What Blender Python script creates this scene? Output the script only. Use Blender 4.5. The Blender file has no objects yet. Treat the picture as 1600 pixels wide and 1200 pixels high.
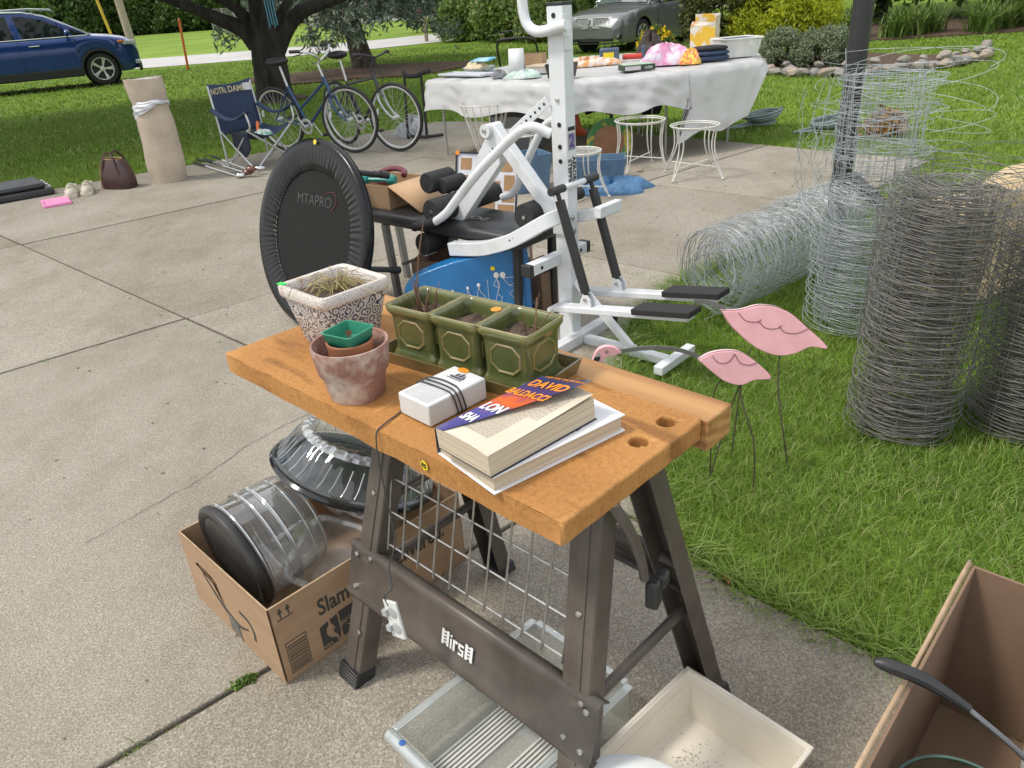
import bpy, bmesh, math, random
import numpy as np
from mathutils import Matrix, Vector, Euler

R = math.radians
rng = np.random.default_rng(7)
random.seed(7)
sc = bpy.context.scene
col = sc.collection

# ---------------------------------------------------------------- camera
cam_d = bpy.data.cameras.new('camera')
cam = bpy.data.objects.new('camera', cam_d)
col.objects.link(cam)
cam_d.sensor_width = 36.0
cam_d.lens = 27.0
cam_d.clip_start = 0.02
cam_d.clip_end = 600.0
_p, _r = R(27.0), R(4.3)
_fw = Vector((0, math.cos(_p), -math.sin(_p)))
_rt = Vector((1, 0, 0))
_up = _rt.cross(_fw)
_rt2 = math.cos(_r) * _rt - math.sin(_r) * _up
_up2 = math.sin(_r) * _rt + math.cos(_r) * _up
cam.matrix_world = Matrix(((_rt2.x, _up2.x, -_fw.x, 0), (_rt2.y, _up2.y, -_fw.y, 0), (_rt2.z, _up2.z, -_fw.z, 1.5), (0, 0, 0, 1)))
sc.camera = cam

# ---------------------------------------------------------------- sky, sun, exposure
SUN_EL, SUN_AZ = 57.0, -98.0          # degrees; azimuth from +Y, positive towards +X
w = bpy.data.worlds.new('World')
sc.world = w
w.use_nodes = True
nt = w.node_tree
nt.nodes.clear()
wo = nt.nodes.new('ShaderNodeOutputWorld')
wb = nt.nodes.new('ShaderNodeBackground')
sky = nt.nodes.new('ShaderNodeTexSky')
sky.sky_type = 'NISHITA'
sky.sun_disc = False
sky.sun_elevation = R(SUN_EL)
sky.sun_rotation = R(SUN_AZ)
sky.dust_density = 3.0
sky.air_density = 1.0
tc = nt.nodes.new('ShaderNodeTexCoord')
nz = nt.nodes.new('ShaderNodeTexNoise')
nz.inputs['Scale'].default_value = 2.2
nz.inputs['Detail'].default_value = 7.0
nz.inputs['Roughness'].default_value = 0.55
rp = nt.nodes.new('ShaderNodeValToRGB')
rp.color_ramp.elements[0].position = 0.36
rp.color_ramp.elements[0].color = (0.25, 0.25, 0.25, 1)
rp.color_ramp.elements[1].position = 0.56
rp.color_ramp.elements[1].color = (1, 1, 1, 1)
mx = nt.nodes.new('ShaderNodeMix')
mx.data_type = 'RGBA'
mx.inputs['B'].default_value = (7.6, 7.8, 8.0, 1)      # bright thin cloud
nt.links.new(tc.outputs['Generated'], nz.inputs['Vector'])
nt.links.new(nz.outputs['Fac'], rp.inputs['Fac'])
nt.links.new(rp.outputs['Color'], mx.inputs['Factor'])
nt.links.new(sky.outputs['Color'], mx.inputs['A'])
nt.links.new(mx.outputs['Result'], wb.inputs['Color'])
wb.inputs['Strength'].default_value = 0.15
nt.links.new(wb.outputs['Background'], wo.inputs['Surface'])

sun_d = bpy.data.lights.new('sun', 'SUN')
sun_d.energy = 2.3
sun_d.angle = R(10.0)
sun_d.color = (1.0, 0.95, 0.86)
sun = bpy.data.objects.new('sun', sun_d)
col.objects.link(sun)
_sd = Vector((math.sin(R(SUN_AZ)) * math.cos(R(SUN_EL)), math.cos(R(SUN_AZ)) * math.cos(R(SUN_EL)), math.sin(R(SUN_EL))))
sun.rotation_euler = (-_sd).to_track_quat('-Z', 'Y').to_euler()
sun.location = _sd * 30
sc.view_settings.view_transform = 'Standard'
sc.view_settings.look = 'None'
sc.view_settings.exposure = 0.16
sc.view_settings.gamma = 1.0
sc.view_settings.use_curve_mapping = False
sc.cycles.max_bounces = 6
sc.cycles.diffuse_bounces = 3
sc.cycles.glossy_bounces = 3
sc.cycles.transmission_bounces = 3
sc.cycles.transparent_max_bounces = 16
sc.cycles.adaptive_threshold = 0.02
sc.cycles.use_denoising = True
sc.cycles.use_adaptive_sampling = True

# ---------------------------------------------------------------- materials
MATS = {}
def nodes_of(name):
 m = bpy.data.materials.new(name)
 m.use_nodes = True
 t = m.node_tree
 b = t.nodes['Principled BSDF']
 return m, t, b
def c4(c):
 return (c[0], c[1], c[2], 1.0)
def noise(t, scale, detail=5.0, rough=0.55, vec=None, stretch=None, kind='ShaderNodeTexNoise', coord='Object'):
 n = t.nodes.new(kind)
 n.inputs['Scale'].default_value = scale
 if kind == 'ShaderNodeTexNoise':
  n.inputs['Detail'].default_value = detail
  n.inputs['Roughness'].default_value = rough
 tcn = t.nodes.new('ShaderNodeTexCoord')
 src = tcn.outputs[coord]
 if stretch:
  mp = t.nodes.new('ShaderNodeMapping')
  mp.inputs['Scale'].default_value = stretch
  t.links.new(src, mp.inputs['Vector'])
  src = mp.outputs['Vector']
 t.links.new(src, n.inputs['Vector'])
 return n
def ramp(t, fac, stops):
 r = t.nodes.new('ShaderNodeValToRGB')
 e = r.color_ramp.elements
 while len(e) < len(stops):
  e.new(0.5)
 for k, (p, c) in enumerate(stops):
  e[k].position = p
  e[k].color = c4(c) if hasattr(c, '__len__') else (c, c, c, 1)
 t.links.new(fac, r.inputs['Fac'])
 return r
def mixc(t, fac, a, b, blend='MIX'):
 m = t.nodes.new('ShaderNodeMix')
 m.data_type = 'RGBA'
 m.blend_type = blend
 for key, v in (('Factor', fac), ('A', a), ('B', b)):
  if isinstance(v, bpy.types.NodeSocket):
   t.links.new(v, m.inputs[key])
  elif key == 'Factor':
   m.inputs[0].default_value = v
  else:
   m.inputs[key].default_value = c4(v)
 return m.outputs['Result']
def bump(t, b, height, strength=0.3, dist=0.01):
 n = t.nodes.new('ShaderNodeBump')
 n.inputs['Strength'].default_value = strength
 n.inputs['Distance'].default_value = dist
 t.links.new(height, n.inputs['Height'])
 t.links.new(n.outputs['Normal'], b.inputs['Normal'])
def mat(name, c, rough=0.5, metal=0.0, c2=None, scale=12.0, lo=0.35, hi=0.65, bmp=0.0, bscale=None, bdist=0.005, coat=0.0, spec=None, sheen=0.0, rvar=0.12, stretch=None):
 """general surface: two colours mixed by noise, uneven roughness, fine relief"""
 if name in MATS:
  return MATS[name]
 m, t, b = nodes_of(name)
 if c2 is None:
  c2 = tuple(x * 0.82 for x in c)
 n = noise(t, scale, stretch=stretch)
 r = ramp(t, n.outputs['Fac'], [(lo, c), (hi, c2)])
 t.links.new(r.outputs['Color'], b.inputs['Base Color'])
 rr = ramp(t, n.outputs['Fac'], [(0.3, max(0.02, rough - rvar * rough)), (0.7, min(1, rough + rvar * rough))])
 t.links.new(rr.outputs['Color'], b.inputs['Roughness'])
 b.inputs['Metallic'].default_value = metal
 if coat:
  b.inputs['Coat Weight'].default_value = coat
  b.inputs['Coat Roughness'].default_value = 0.04
 if spec is not None:
  b.inputs['Specular IOR Level'].default_value = spec
 if sheen:
  b.inputs['Sheen Weight'].default_value = sheen
 if bmp:
  n2 = noise(t, bscale or scale * 6, 4.0)
  bump(t, b, n2.outputs['Fac'], bmp, bdist)
 MATS[name] = m
 return m
def clear(name, tint=(0.96, 0.97, 0.97), rough=0.06, body=0.06, haze=0.0, hazec=(0.8, 0.82, 0.82)):
 """thin clear plastic or glass: mostly see-through with fresnel reflections and a little milky body"""
 if name in MATS:
  return MATS[name]
 m = bpy.data.materials.new(name)
 m.use_nodes = True
 t = m.node_tree
 t.nodes.clear()
 o = t.nodes.new('ShaderNodeOutputMaterial')
 tr = t.nodes.new('ShaderNodeBsdfTransparent')
 tr.inputs['Color'].default_value = c4(tint)
 gl = t.nodes.new('ShaderNodeBsdfGlossy')
 gl.inputs['Roughness'].default_value = rough
 df = t.nodes.new('ShaderNodeBsdfDiffuse')
 df.inputs['Color'].default_value = c4(hazec)
 lw = t.nodes.new('ShaderNodeLayerWeight')
 lw.inputs['Blend'].default_value = 0.5
 fr = t.nodes.new('ShaderNodeMath')
 fr.operation = 'POWER'
 fr.inputs[1].default_value = 3.0
 t.links.new(lw.outputs['Facing'], fr.inputs[0])
 m1 = t.nodes.new('ShaderNodeMixShader')
 m1.inputs['Fac'].default_value = haze
 t.links.new(tr.outputs[0], m1.inputs[1])
 t.links.new(df.outputs[0], m1.inputs[2])
 ad = t.nodes.new('ShaderNodeMath')
 ad.operation = 'MULTIPLY_ADD'
 ad.inputs[1].default_value = 0.75
 ad.inputs[2].default_value = body
 t.links.new(fr.outputs[0], ad.inputs[0])
 m2 = t.nodes.new('ShaderNodeMixShader')
 t.links.new(ad.outputs[0], m2.inputs['Fac'])
 t.links.new(m1.outputs[0], m2.inputs[1])
 t.links.new(gl.outputs[0], m2.inputs[2])
 t.links.new(m2.outputs[0], o.inputs['Surface'])
 n = noise(t, 25.0, 2.0)
 bn = t.nodes.new('ShaderNodeBump')
 bn.inputs['Strength'].default_value = 0.06
 bn.inputs['Distance'].default_value = 0.01
 t.links.new(n.outputs['Fac'], bn.inputs['Height'])
 t.links.new(bn.outputs['Normal'], gl.inputs['Normal'])
 MATS[name] = m
 return m
def leafmat(name, cols, rough=0.5, trans=0.35, patch=None, pscale=0.4):
 """foliage: colour per leaf, light passing through, optional patches over the ground"""
 if name in MATS:
  return MATS[name]
 m, t, b = nodes_of(name)
 g = t.nodes.new('ShaderNodeNewGeometry')
 r = ramp(t, g.outputs['Random Per Island'], [(i / max(1, len(cols) - 1), c) for i, c in enumerate(cols)])
 cs = r.outputs['Color']
 if patch:
  n = noise(t, pscale, 4.0)
  f = ramp(t, n.outputs['Fac'], [(0.42, 0.0), (0.66, 1.0)])
  cs = mixc(t, f.outputs['Color'], cs, patch)
 t.links.new(cs, b.inputs['Base Color'])
 b.inputs['Roughness'].default_value = rough
 b.inputs['Specular IOR Level'].default_value = 0.3
 tl = t.nodes.new('ShaderNodeBsdfTranslucent')
 tcol = mixc(t, 0.5, cs, (0.5, 0.6, 0.1), 'MULTIPLY')
 sc_ = t.nodes.new('ShaderNodeMix')
 sc_.data_type = 'RGBA'
 t.links.new(cs, tl.inputs['Color'])
 ms = t.nodes.new('ShaderNodeMixShader')
 ms.inputs['Fac'].default_value = trans
 t.links.new(b.outputs[0], ms.inputs[1])
 t.links.new(tl.outputs[0], ms.inputs[2])
 t.links.new(ms.outputs[0], t.nodes['Material Output'].inputs['Surface'])
 MATS[name] = m
 return m

# ---------------------------------------------------------------- mesh building
def rotz(a):
 return Matrix.Rotation(a, 4, 'Z')
def TR(x, y, z):
 return Matrix.Translation((x, y, z))
def frame_from(z_axis, origin=(0, 0, 0), x_hint=(1, 0, 0)):
 z = Vector(z_axis).normalized()
 x = Vector(x_hint)
 x = (x - z * x.dot(z))
 if x.length < 1e-6:
  x = Vector((0, 1, 0)) - z * z.y
 x.normalize()
 y = z.cross(x)
 o = Vector(origin)
 return Matrix(((x.x, y.x, z.x, o.x), (x.y, y.y, z.y, o.y), (x.z, y.z, z.z, o.z), (0, 0, 0, 1)))
class MB:
 """collects shapes that become ONE mesh"""
 def __init__(s):
  s.V = []
  s.F = []
  s.n = 0
 def add(s, V, F, M=None):
  V = [Vector(v) for v in V]
  if M is not None:
   V = [M @ v for v in V]
  s.V.extend(V)
  s.F.extend([tuple(i + s.n for i in f) for f in F])
  s.n += len(V)
  return s
 def box(s, c, d, M=None, rz=0.0, taper=1.0):
  x, y, z = (k / 2 for k in d)
  V = [(-x, -y, -z), (x, -y, -z), (x, y, -z), (-x, y, -z), (-x * taper, -y * taper, z), (x * taper, -y * taper, z), (x * taper, y * taper, z), (-x * taper, y * taper, z)]
  F = [(3, 2, 1, 0), (4, 5, 6, 7), (0, 1, 5, 4), (1, 2, 6, 5), (2, 3, 7, 6), (3, 0, 4, 7)]
  T = TR(*c) @ rotz(rz)
  return s.add(V, F, (M @ T) if M is not None else T)
 def span(s, x0, x1, y0, y1, z0, z1, M=None):
  return s.box(((x0 + x1) / 2, (y0 + y1) / 2, (z0 + z1) / 2), (abs(x1 - x0), abs(y1 - y0), abs(z1 - z0)), M)
 def bar(s, a, b, wd, h, up=(0, 0, 1)):
  """rectangular bar from a to b"""
  a, b = Vector(a), Vector(b)
  L = (b - a).length
  M = frame_from(b - a, (a + b) / 2, up)
  return s.box((0, 0, 0), (h, wd, L), M)
 def tube(s, pts, r, n=8, closed=False, cap=True):
  P = [Vector(p) for p in pts]
  m = len(P)
  rr = r if hasattr(r, '__len__') else [r] * m
  tang = []
  for i in range(m):
   if closed:
    d = P[(i + 1) % m] - P[i - 1]
   else:
    d = P[min(i + 1, m - 1)] - P[max(i - 1, 0)]
   if d.length < 1e-9:
    d = Vector((0, 0, 1))
   tang.append(d.normalized())
  t0 = tang[0]
  u = t0.orthogonal().normalized()
  V = []
  for i in range(m):
   t = tang[i]
   u = (u - t * u.dot(t))
   if u.length < 1e-6:
    u = t.orthogonal()
   u.normalize()
   v = t.cross(u)
   for k in range(n):
    a = 2 * math.pi * k / n
    V.append(P[i] + (u * math.cos(a) + v * math.sin(a)) * rr[i])
  F = []
  for i in range(m if closed else m - 1):
   j = (i + 1) % m
   for k in range(n):
    l = (k + 1) % n
    F.append((i * n + k, i * n + l, j * n + l, j * n + k))
  if cap and not closed:
   F.append(tuple(range(n - 1, -1, -1)))
   F.append(tuple((m - 1) * n + k for k in range(n)))
  return s.add(V, F)
 def lathe(s, prof, n=32, M=None, close=False, sq=None):
  """profile of (radius, z); sq = superellipse exponent for squarish sections"""
  V, F = [], []
  for (r, z) in prof:
   for k in range(n):
    a = 2 * math.pi * k / n
    ca, sa = math.cos(a), math.sin(a)
    f = 1.0
    if sq:
     f = 1.0 / ((abs(ca) ** sq + abs(sa) ** sq) ** (1.0 / sq))
    V.append((r * ca * f, r * sa * f, z))
  m = len(prof)
  for i in range(m - 1):
   for k in range(n):
    l = (k + 1) % n
    F.append((i * n + k, i * n + l, (i + 1) * n + l, (i + 1) * n + k))
  if prof[0][0] > 1e-5 and close:
   F.append(tuple(range(n - 1, -1, -1)))
  if prof[-1][0] > 1e-5 and close:
   F.append(tuple((m - 1) * n + k for k in range(n)))
  return s.add(V, F, M)
 def prism(s, poly, z0, z1, M=None):
  n = len(poly)
  V = [(p[0], p[1], z0) for p in poly] + [(p[0], p[1], z1) for p in poly]
  F = [tuple(range(n - 1, -1, -1)), tuple(range(n, 2 * n))]
  F += [(i, (i + 1) % n, n + (i + 1) % n, n + i) for i in range(n)]
  return s.add(V, F, M)
 def grid(s, fn, nu, nv, M=None, wrap=False):
  V = [fn(i / (nu - (0 if wrap else 1)), j / (nv - 1)) for j in range(nv) for i in range(nu)]
  F = []
  for j in range(nv - 1):
   for i in range(nu if wrap else nu - 1):
    k = (i + 1) % nu
    F.append((j * nu + i, j * nu + k, (j + 1) * nu + k, (j + 1) * nu + i))
  return s.add(V, F, M)
 def ball(s, c, r, n=12, M=None):
  rx, ry, rz_ = r if hasattr(r, '__len__') else (r, r, r)
  def fn(u, v):
   a, b = 2 * math.pi * u, math.pi * (v - 0.5)
   return (c[0] + rx * math.cos(b) * math.cos(a), c[1] + ry * math.cos(b) * math.sin(a), c[2] + rz_ * math.sin(b))
  return s.grid(fn, n, max(4, n // 2 + 1), M, wrap=True)
def link(o, parent=None):
 col.objects.link(o)
 if parent is not None:
  o.parent = parent
 return o
def finish(me, m, smooth=True, ang=35):
 if m is not None:
  me.materials.append(m)
 if smooth:
  me.shade_smooth()
  me.set_sharp_from_angle(angle=R(ang))
 me.update()
def part(name, mb, m, parent=None, smooth=True, bevel=0.0, sub=0, solid=0.0, ang=35, seg=2, loc=None, kind=None):
 me = bpy.data.meshes.new(name)
 me.from_pydata(mb.V, [], mb.F)
 finish(me, m, smooth, ang)
 o = link(bpy.data.objects.new(name, me), parent)
 if loc is not None:
  o.location = loc
 if solid:
  d = o.modifiers.new('solidify', 'SOLIDIFY')
  d.thickness = solid
  d.offset = 0
 if bevel:
  d = o.modifiers.new('bevel', 'BEVEL')
  d.width = bevel
  d.segments = seg
  d.limit_method = 'ANGLE'
  d.angle_limit = R(30)
  d.harden_normals = False
 if sub:
  d = o.modifiers.new('subsurf', 'SUBSURF')
  d.levels = d.render_levels = sub
 if kind:
  o['kind'] = kind
 return o
def raw(name, V, F, m, parent=None, smooth=False, kind=None):
 """numpy arrays to a mesh object; F is an (n,k) array"""
 me = bpy.data.meshes.new(name)
 V = np.asarray(V, dtype=np.float32)
 F = np.asarray(F, dtype=np.int32)
 k = F.shape[1]
 me.vertices.add(len(V))
 me.vertices.foreach_set('co', V.ravel())
 me.loops.add(F.size)
 me.loops.foreach_set('vertex_index', F.ravel())
 me.polygons.add(len(F))
 me.polygons.foreach_set('loop_start', np.arange(len(F), dtype=np.int32) * k)
 me.polygons.foreach_set('loop_total', np.full(len(F), k, dtype=np.int32))
 me.update(calc_edges=True)
 if m is not None:
  me.materials.append(m)
 if smooth:
  me.shade_smooth()
 o = link(bpy.data.objects.new(name, me), parent)
 if kind:
  o['kind'] = kind
 return o
def tag(o, label, cat, group=None):
 o['label'] = label
 o['category'] = cat
 if group:
  o['group'] = group
 return o
def thing(name, label, cat, loc=(0, 0, 0), rz=0.0, group=None):
 o = link(bpy.data.objects.new(name, None))
 o.empty_display_size = 0.1
 o.location = loc
 o.rotation_euler = (0, 0, rz)
 return tag(o, label, cat, group)
def dup(o, parent=None):
 c = o.copy()
 col.objects.link(c)
 c.parent = parent
 for ch in o.children:
  dup(ch, c)
 return c
def share(o, parent, M, name=None):
 """another piece with the same mesh data"""
 c = bpy.data.objects.new(name or o.name.split('.')[0], o.data)
 link(c, parent)
 for md in o.modifiers:
  d = c.modifiers.new(md.name, md.type)
  for a in ('width', 'segments', 'limit_method', 'angle_limit', 'levels', 'render_levels', 'thickness', 'offset'):
   if hasattr(md, a):
    setattr(d, a, getattr(md, a))
 c.matrix_basis = M
 return c
def text(name, body, size, m, parent, M, bold=0.0, extr=0.0003, align='CENTER', sx=1.0, space=1.0):
 cu = bpy.data.curves.new(name, 'FONT')
 cu.body = body
 cu.size = size
 cu.align_x = align
 cu.align_y = 'CENTER'
 cu.offset = bold
 cu.extrude = extr
 cu.space_character = space
 cu.resolution_u = 3
 tmp = bpy.data.objects.new('tmp', cu)
 col.objects.link(tmp)
 dg = bpy.context.evaluated_depsgraph_get()
 me = bpy.data.meshes.new_from_object(tmp.evaluated_get(dg))
 bpy.data.objects.remove(tmp)
 me.name = name
 me.materials.clear()
 me.materials.append(m)
 o = link(bpy.data.objects.new(name, me), parent)
 o.matrix_basis = M @ Matrix.Diagonal((sx, 1, 1, 1))
 return o
def spline(pts, n):
 """Catmull-Rom through pts, n samples"""
 P = [np.array(p, float) for p in pts]
 P = [2 * P[0] - P[1]] + P + [2 * P[-1] - P[-2]]
 m = len(P) - 3
 out = []
 for i in range(n):
  t = i / (n - 1) * m
  k = min(int(t), m - 1)
  t -= k
  a, b, c, d = P[k:k + 4]
  out.append(0.5 * ((2 * b) + (c - a) * t + (2 * a - 5 * b + 4 * c - d) * t * t + (3 * b - a - 3 * c + d) * t ** 3))
 return [tuple(q) for q in out]
def bake(M, pts):
 return [tuple(M @ Vector(p)) for p in pts]
# ---------------------------------------------------------------- setting: materials
def concrete_mat():
 m, t, b = nodes_of('concrete')
 big = noise(t, 0.55, 6.0, 0.6)
 st = noise(t, 1.7, 9.0, 0.72, stretch=(1.0, 0.6, 1.0))
 fine = noise(t, 190.0, 3.0, 0.7)
 vo = noise(t, 170.0, kind='ShaderNodeTexVoronoi')
 base = ramp(t, big.outputs['Fac'], [(0.3, (0.315, 0.292, 0.252)), (0.5, (0.285, 0.262, 0.223)), (0.68, (0.24, 0.216, 0.177))])
 stain = ramp(t, st.outputs['Fac'], [(0.34, (0.70, 0.67, 0.62)), (0.52, (1, 1, 1)), (0.70, (1.16, 1.16, 1.17))])
 cs = mixc(t, 0.7, base.outputs['Color'], stain.outputs['Color'], 'MULTIPLY')
 agg = ramp(t, fine.outputs['Fac'], [(0.30, (0.40, 0.36, 0.32)), (0.5, (0.98, 0.97, 0.95)), (0.68, (1.85, 1.85, 1.8))])
 cs = mixc(t, 0.68, cs, agg.outputs['Color'], 'MULTIPLY')
 peb = ramp(t, vo.outputs['Color'], [(0.0, (0.78, 0.72, 0.66)), (0.55, (1, 1, 1)), (0.9, (1.3, 1.28, 1.24))])
 cs = mixc(t, 0.6, cs, peb.outputs['Color'], 'MULTIPLY')
 oi = t.nodes.new('ShaderNodeObjectInfo')
 sl = ramp(t, oi.outputs['Random'], [(0.0, (0.90, 0.89, 0.87)), (1.0, (1.08, 1.08, 1.08))])
 cs = mixc(t, 1.0, cs, sl.outputs['Color'], 'MULTIPLY')
 dk = noise(t, 3.6, 5.0, 0.6)
 spot = ramp(t, dk.outputs['Fac'], [(0.68, (1, 1, 1)), (0.78, (0.62, 0.58, 0.54))])
 cs = mixc(t, 0.8, cs, spot.outputs['Color'], 'MULTIPLY')
 t.links.new(cs, b.inputs['Base Color'])
 b.inputs['Roughness'].default_value = 0.82
 b.inputs['Specular IOR Level'].default_value = 0.35
 bump(t, b, vo.outputs['Distance'], 0.35, 0.004)
 MATS['concrete'] = m
 return m
def lawn_mat():
 m, t, b = nodes_of('lawn_soil')
 a = noise(t, 0.35, 6.0, 0.6)
 f = noise(t, 9.0, 6.0, 0.7)
 r = ramp(t, a.outputs['Fac'], [(0.3, (0.11, 0.18, 0.02)), (0.55, (0.15, 0.235, 0.03)), (0.75, (0.20, 0.28, 0.045))])
 r2 = ramp(t, f.outputs['Fac'], [(0.3, (0.55, 0.55, 0.5)), (0.7, (1.25, 1.25, 1.1))])
 t.links.new(mixc(t, 0.9, r.outputs['Color'], r2.outputs['Color'], 'MULTIPLY'), b.inputs['Base Color'])
 b.inputs['Roughness'].default_value = 0.95
 b.inputs['Specular IOR Level'].default_value = 0.1
 bump(t, b, f.outputs['Fac'], 0.8, 0.05)
 MATS['lawn_soil'] = m
 return m
CONC = concrete_mat()
LAWN = lawn_mat()
JOINT = mat('joint_dirt', (0.075, 0.062, 0.045), 0.95, c2=(0.035, 0.03, 0.022), scale=30)
ROADM = mat('road_asphalt', (0.50, 0.48, 0.46), 0.9, c2=(0.42, 0.41, 0.40), scale=0.8, bmp=0.3, bscale=120)
MULCH = mat('mulch', (0.075, 0.045, 0.028), 0.95, c2=(0.16, 0.105, 0.07), scale=22, bmp=1.0, bscale=40, bdist=0.04)
GRASS = leafmat('grass_blades', [(0.09, 0.175, 0.02), (0.15, 0.26, 0.032), (0.20, 0.33, 0.045), (0.26, 0.39, 0.08), (0.44, 0.42, 0.21)], 0.5, 0.35, patch=(0.18, 0.265, 0.045), pscale=0.7)
BARK = mat('dark_bark', (0.055, 0.045, 0.038), 0.95, c2=(0.022, 0.018, 0.016), scale=9, bmp=1.0, bscale=18, bdist=0.05, stretch=(1, 1, 0.25))
BARKS = mat('spruce_bark', (0.12, 0.09, 0.07), 0.95, c2=(0.05, 0.038, 0.03), scale=11, bmp=1.0, bscale=22, bdist=0.05, stretch=(1, 1, 0.4))
POLEW = mat('weathered_pole_wood', (0.42, 0.35, 0.28), 0.9, c2=(0.28, 0.23, 0.18), scale=6, stretch=(4, 4, 0.3), bmp=0.4, bscale=20)

# ---------------------------------------------------------------- ground
DRIVE = [(-11, 3.2), (-4.98, 7.88), (-0.75, 10.95), (-0.2, 10.7), (1.56, 8.94), (3.65, 6.52), (2.0, 4.92), (0.98, 4.05), (0.6, 3.52), (0.46, 2.9), (0.40, 2.2), (0.42, 1.83), (0.57, 1.61), (0.85, 1.33), (1.6, 0.6), (2.8, -0.6), (0.5, -3.0), (-11, -3)]
def inside(poly, X, Y):
 r = np.zeros(len(X), bool)
 n = len(poly)
 for i in range(n):
  x0, y0 = poly[i]
  x1, y1 = poly[(i + 1) % n]
  c = ((y0 > Y) != (y1 > Y)) & (X < (x1 - x0) * (Y - y0) / (y1 - y0 + 1e-12) + x0)
  r ^= c
 return r
g = MB()
g.add([(-260, -8, -0.03), (260, -8, -0.03), (260, 420, -0.03), (-260, 420, -0.03)], [(0, 1, 2, 3)])
lawn = part('ground', g, LAWN, smooth=False)
lawn['kind'] = 'structure'
# driveway: dirt in the joints, slabs laid on it
g = MB()
g.add([(x, y, -0.012) for x, y in DRIVE], [tuple(range(len(DRIVE) - 1, -1, -1))])
driveway = part('driveway', g, JOINT, smooth=False)
driveway['kind'] = 'structure'
def clip(poly, nx, ny, c, keep_less):
 out = []
 for i in range(len(poly)):
  p, q = poly[i], poly[(i + 1) % len(poly)]
  dp, dq = p[0] * nx + p[1] * ny - c, q[0] * nx + q[1] * ny - c
  if not keep_less:
   dp, dq = -dp, -dq
  if dp <= 0:
   out.append(p)
  if (dp < 0 < dq) or (dq < 0 < dp):
   k = dp / (dp - dq)
   out.append((p[0] + (q[0] - p[0]) * k, p[1] + (q[1] - p[1]) * k))
 return out
AN, BN = (0.700, 0.714), (-0.630, 0.777)
AC = [-6.2, -4.2, -2.25, -0.32, 1.643, 3.665, 5.47, 7.9]
BC = [-6.5, -3.9, -1.17, 1.552, 4.276, 7.0, 9.9]
GAP = 0.008
for i in range(len(AC) - 1):
 for j in range(len(BC) - 1):
  q = clip(DRIVE, AN[0], AN[1], AC[i] + GAP, False)
  q = q and clip(q, AN[0], AN[1], AC[i + 1] - GAP, True)
  q = q and clip(q, BN[0], BN[1], BC[j] + GAP, False)
  q = q and clip(q, BN[0], BN[1], BC[j + 1] - GAP, True)
  if not q or len(q) < 3:
   continue
  ar = 0.5 * sum(q[k][0] * q[(k + 1) % len(q)][1] - q[(k + 1) % len(q)][0] * q[k][1] for k in range(len(q)))
  if abs(ar) < 0.02:
   continue
  if ar < 0:
   q = q[::-1]
  s = MB()
  dz = random.uniform(-0.003, 0.002)
  s.prism(q, -0.09, dz)
  part('slab', s, CONC, driveway, smooth=False, bevel=0.005)
# hairline cracks with dirt, moss tuft in the joint
def crack(name, pts, wd, parent):
 P = spline([(x, y, 0) for x, y in pts], 40)
 V, F = [], []
 for k, p in enumerate(P):
  a = P[max(0, k - 1)]
  b = P[min(len(P) - 1, k + 1)]
  d = Vector((b[0] - a[0], b[1] - a[1], 0)).normalized()
  nrm = Vector((-d.y, d.x, 0))
  ww = wd * random.uniform(0.4, 1.2)
  j = nrm * random.uniform(-0.006, 0.006)
  c = Vector((p[0], p[1], 0.004)) + j
  V += [c + nrm * ww, c - nrm * ww]
 F = [(2 * k, 2 * k + 1, 2 * k + 3, 2 * k + 2) for k in range(len(P) - 1)]
 m = MB()
 m.add(V, F)
 return part(name, m, JOINT, parent, smooth=False)
crack('crack', [(-1.42, 2.03), (-1.24, 2.26), (-1.15, 2.37), (-1.02, 2.62), (-0.85, 2.8), (-0.6, 2.95)], 0.0013, driveway)
# road and mulch beds
g = MB()
g.add([(-90, 42.0, -0.018), (-15.2, 29.2, -0.018), (-8.1, 29.6, -0.018), (-4.0, 30.8, -0.018), (-1.4, 32.4, -0.018), (3, 36.0, -0.018), (14, 48, -0.018), (40, 80, -0.018), (33, 84, -0.018), (9, 53, -0.018), (-1.0, 41.0, -0.018), (-4.8, 37.8, -0.018), (-9.8, 36.6, -0.018), (-15.2, 36.4, -0.018), (-90, 50, -0.018)], [tuple(range(15))])
road = part('road', g, ROADM, smooth=False)
road['kind'] = 'structure'
CARTON = [(0.89, 1.18), (0.35, 0.62), (0.7, 0.3), (1.25, 0.85)]
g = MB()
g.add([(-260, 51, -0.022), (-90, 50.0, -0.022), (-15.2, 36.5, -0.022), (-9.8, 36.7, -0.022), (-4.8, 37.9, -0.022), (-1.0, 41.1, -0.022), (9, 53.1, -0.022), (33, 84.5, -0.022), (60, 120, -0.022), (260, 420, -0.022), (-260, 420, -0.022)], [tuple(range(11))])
meadow = part('meadow', g, mat('meadow_grass_sunlit', (0.22, 0.31, 0.055), 0.95, c2=(0.15, 0.235, 0.04), scale=0.25, bmp=0.8, bscale=3.0, bdist=0.2, spec=0.1), smooth=False)  # lighter green than the lawn: sunlight on the far grass put into colour
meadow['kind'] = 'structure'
RING = [(-3.1 + (2.9 + 0.3 * math.sin(3 * a)) * math.cos(a), 20.2 + (1.9 + 0.25 * math.sin(5 * a)) * math.sin(a)) for a in np.linspace(0, 2 * math.pi, 25)[:-1]]
RING2 = [(-4.0 + 0.6 * math.cos(a), 15.4 + 0.55 * math.sin(a)) for a in np.linspace(0, 2 * math.pi, 19)[:-1]]
BED = [(3.0, 19.5), (3.0, 16.8), (4.0, 15.8), (4.6, 14.3), (4.95, 13.2), (5.5, 12.65), (6.9, 12.75), (8.0, 13.4), (8.5, 13.9), (7.7, 14.7), (7.1, 16.2), (7.2, 19.5)]
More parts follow.
